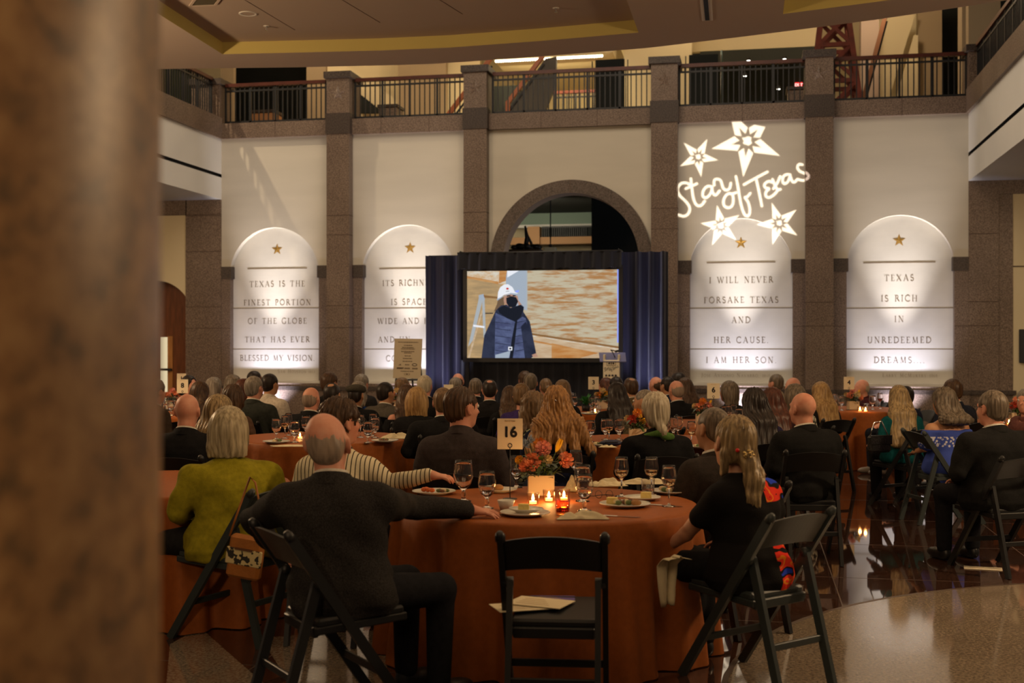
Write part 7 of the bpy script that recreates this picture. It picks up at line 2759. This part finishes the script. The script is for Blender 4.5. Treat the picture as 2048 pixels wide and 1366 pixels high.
def spectacles(s):
    root, lab, org, rz, ch, Z, Mh, nb, A = by_label(s)
    m = MB()
    for sg in (-1, 1):
        m.tube([Mh @ Vector((sg * .078, .0, .012)), Mh @ Vector((sg * .077, .085, .010))], .0022, 6)
        m.tube([Mh @ Vector((sg * .031 + .024 * math.cos(i * PI / 8), .112, .008 + .019 * math.sin(i * PI / 8))) for i in range(17)], .002, 6)
    m.tube([Mh @ Vector((-.008, .115, .012)), Mh @ Vector((.008, .115, .012))], .002, 6)
    m.obj('eyeglasses', [M_BLACK], root)


for s in ('cream striped shirt', 'black suit with cropped grey', 'short grey hair and glasses', 'brown hair and glasses'):
    spectacles(s)
root, lab, org, rz, ch, Z, Mh, nb, A = by_label('flat cap')
P, Q = soft_mesh(xf([ell((0, -.01, .075), (.105, .125, .050), .02), ell((0, .02, .055), (.098, .12, .035), .02), ell((0, .125, .048), (.065, .05, .012), .02), sub(ell((0, -.01, .0), (.08, .1, .062), .005))], Mh), .0125)
link('flat_cap', np_mesh('flat_cap', P, Q, [cloth((.05, .045, .035), pat='tweed')]), root)
root, lab, org, rz, ch, Z, Mh, nb, A = by_label('long blonde ponytail')
m = MB()
rnd = random.Random(6)
for k in range(26):
    m.ball(Mh @ Vector((rnd.uniform(-.028, .032), -.135 - rnd.uniform(0, .02), rnd.uniform(-.105, -.015))), .0075, 8, 0)
m.ball(Mh @ Vector((-.045, -.115, -.018)), .010, 8, 1)
m.obj('hair_clip', [mat('clip_gold', (.62, .45, .18), .25, metal=.8), mat('clip_red', (.7, .02, .02), .3)], root)
root, lab, org, rz, ch, Z, Mh, nb, A = by_label('frizzy red hair')
m = MB()
for k in range(7):
    m.ball(Mh @ Vector((.02 * (k - 3) / 3, -.112, .018 + .008 * math.cos(k))), .009, 8)
m.obj('hair_clip', [M_CHROME], root)
root, lab, org, rz, ch, Z, Mh, nb, A = by_label('white hair in a low tail')
P, Q = soft_mesh([cap((-.09, -.03, nb.z - .01), (0, -.085, nb.z + .015), .022, .025, .02), cap((0, -.085, nb.z + .015), (.09, -.03, nb.z - .01), .025, .022, .02), ell((.06, -.105, nb.z - .01), (.05, .02, .03), .02)], .009)
link('scarf', np_mesh('scarf', P, Q, [cloth((.10, .20, .05)), ]), root)

# --- chairs under the guests
def chair_label(lab):
    w_ = lab.replace('person ', 'guest ', 1).split()[:12]
    while w_[-1].strip(',') in ('a', 'an', 'the', 'and', 'of', 'with', 'in', 'behind', 'beside', 'under', 'at', 'by', 'left', 'right', 'before', 'near', 'between', 'black', 'first', 'bald', 'long'):
        w_.pop()
    return 'folding chair under the ' + ' '.join(w_).strip(',')



for root, lab, org, rz, ch, Z, Mh, nb, A in PEOPLE:
    if ch is None:
        continue
    m = M_CHAIRG if ('olive green shirt' in lab or 'long blonde ponytail' in lab or 'off shoulder' in lab) else M_CHAIR
    sc = 1.04 if Z < 12 else 1.0
    f = Vector((-math.sin(rz), math.cos(rz), 0))
    p = org + f * ch
    place_chair(p, rz, chair_label(lab), m, 'folding chairs of the seated guests', sc)
ec = place_chair(G(1113, 5.32), TH * .55, 'empty black folding chair at the near table, programmes on its seat', M_CHAIR, None, 1.04)
# programmes lying about
M_PAPER = mat('programme_paper', (.62, .54, .36), .7, spec=.2)
M_PRINT = mat('programme_print', (.40, .28, .14), .7)


def booklet(loc, rz, sx, sy, label, tone=None, group=None):
    t = thing('programme', label, 'booklet', loc, rz, group)
    m = MB(); m.rbox(-sx, sx, -sy, sy, 0, .004, .001); m.obj('cover', [tone or M_PAPER], t)
    m = MB()
    for k in range(4):
        m.box(-sx * .7, sx * (.5 - .15 * k), -sy * .6 + k * sy * .35, -sy * .52 + k * sy * .35, .0041, .0046)
    m.obj('printing', [M_PRINT], t)
    return t


zseat = .435 * 1.04 + .0245
b0 = ec.location
booklet(W(1042, 1212, 5.30) * 1, .5, .12, .085, 'cream programme on the empty chair, sticking out at its left')
bl = bpy.data.objects['programme']; bl.location.z = zseat
t = booklet(W(1080, 1212, 5.36), -.25, .13, .09, 'cream programme on the empty chair, nearest the middle of the seat'); t.location.z = zseat + .006
t = booklet(W(1105, 1196, 5.48), .15, .10, .05, 'violet card on the empty chair under the cream programmes', mat('violet_card', (.10, .07, .25), .6)); t.location.z = zseat - .0005
t = booklet(G(1966, 8.86), -.15, .13, .06, 'cream programme lying on the floor under the black suited guest at the right', M_CARD); t.location.z = .001
# shoulder bag hanging from the chair of the guest in green
pg = by_label('olive green shirt')
bp = W(492, 1112, 6.28)
t = thing('shoulder_bag', 'brown leather bag with a cow print band hanging behind the green shirt', 'bag', (bp.x, bp.y, bp.z), TH + R(-12))
M_LEATH = mat('tan_leather', (.36, .13, .025), .5, spec=.4, var=.2, vscale=18, bump=.2, bscale=120)
m = MB(); m.rbox(-.090, .090, -.030, .030, -.115, .105, .014, 0, Matrix.Rotation(R(8), 4, 'Y')); m.obj('body', [M_LEATH], t)
cm = bpy.data.materials.new('cow_print'); cm.use_nodes = True
nt = cm.node_tree; bs = nt.nodes['Principled BSDF']; bs.inputs['Roughness'].default_value = .7
nz = nt.nodes.new('ShaderNodeTexNoise'); nz.inputs['Scale'].default_value = 42; nz.inputs['Detail'].default_value = 1
rp = nt.nodes.new('ShaderNodeValToRGB'); rp.color_ramp.interpolation = 'CONSTANT'
rp.color_ramp.elements[0].color = (.015, .012, .008, 1); rp.color_ramp.elements[1].color = (.55, .45, .22, 1); rp.color_ramp.elements[1].position = .47
tc = nt.nodes.new('ShaderNodeTexCoord')
nt.links.new(tc.outputs['Object'], nz.inputs['Vector']); nt.links.new(nz.outputs['Fac'], rp.inputs['Fac']); nt.links.new(rp.outputs['Color'], bs.inputs['Base Color'])
m = MB(); m.rbox(-.097, .097, -.034, -.018, -.045, .040, .004, 0, Matrix.Rotation(R(8), 4, 'Y')); m.obj('cow_print_band', [cm], t)
m = MB(); m.bar((-.045, -.036, .045), (.05, -.036, .032), .012, .010); m.obj('clasp_bar', [mat('dark_leather', (.10, .04, .015), .5)], t)
m = MB(); m.tube([(-.09, 0, .10), (-.055, .02, .22), (.0, .05, .40), (.02, .07, .37), (.05, .06, .25), (.085, 0, .095)], .006, 6); m.obj('strap', [M_LEATH], t)
# black shoulder bag on the teal guest's chair, white napkin hanging from the near lap
bp = W(1758, 878, 11.9)
t = thing('handbag', 'black quilted handbag hanging by the guest in the teal jumper', 'bag', (bp.x, bp.y, bp.z), TH + .3)
M_BAG = mat('black_leather', (.012, .011, .011), .3, spec=.5, bump=.5, bscale=60)
m = MB(); m.rbox(-.115, .115, -.045, .045, -.13, .035, .02); m.obj('body', [M_BAG], t)
m = MB(); m.rbox(-.118, .118, -.052, -.040, -.05, .040, .004); m.obj('flap', [M_BAG], t)
m = MB(); m.tube([(-.10, 0, .03), (-.04, .02, .16), (.04, .02, .17), (.10, 0, .03)], .007, 6); m.obj('strap', [M_CHROME], t)
m = MB()
v, f = [], []
rnd = random.Random(3)
for j in range(13):
    s = j / 12
    for i in range(15):
        u = i / 14 * 2 - 1
        x = u * (.055 - .022 * s) + .008 * math.sin(9 * u + 3 * s)
        y = .018 * math.sin(6 * u + 2 * s)
        v.append((x, y - (.10 * (1 - s * 3) if s < .33 else 0), -.30 * max(0, s - .2) - .02 * abs(u)))
for j in range(12):
    for i in range(14):
        f.append((j * 15 + i, j * 15 + i + 1, j * 15 + i + 16, j * 15 + i + 15))
m.add(v, f, 0, True)
np_ = W(1336, 1106, 5.86)
o = m.obj('napkin', [M_NAPKIN], None, np_, TH + .5)
md = o.modifiers.new('thickness', 'SOLIDIFY'); md.thickness = .002
tag(o, 'cream napkin hanging from the lap of the ponytailed guest', 'napkin')
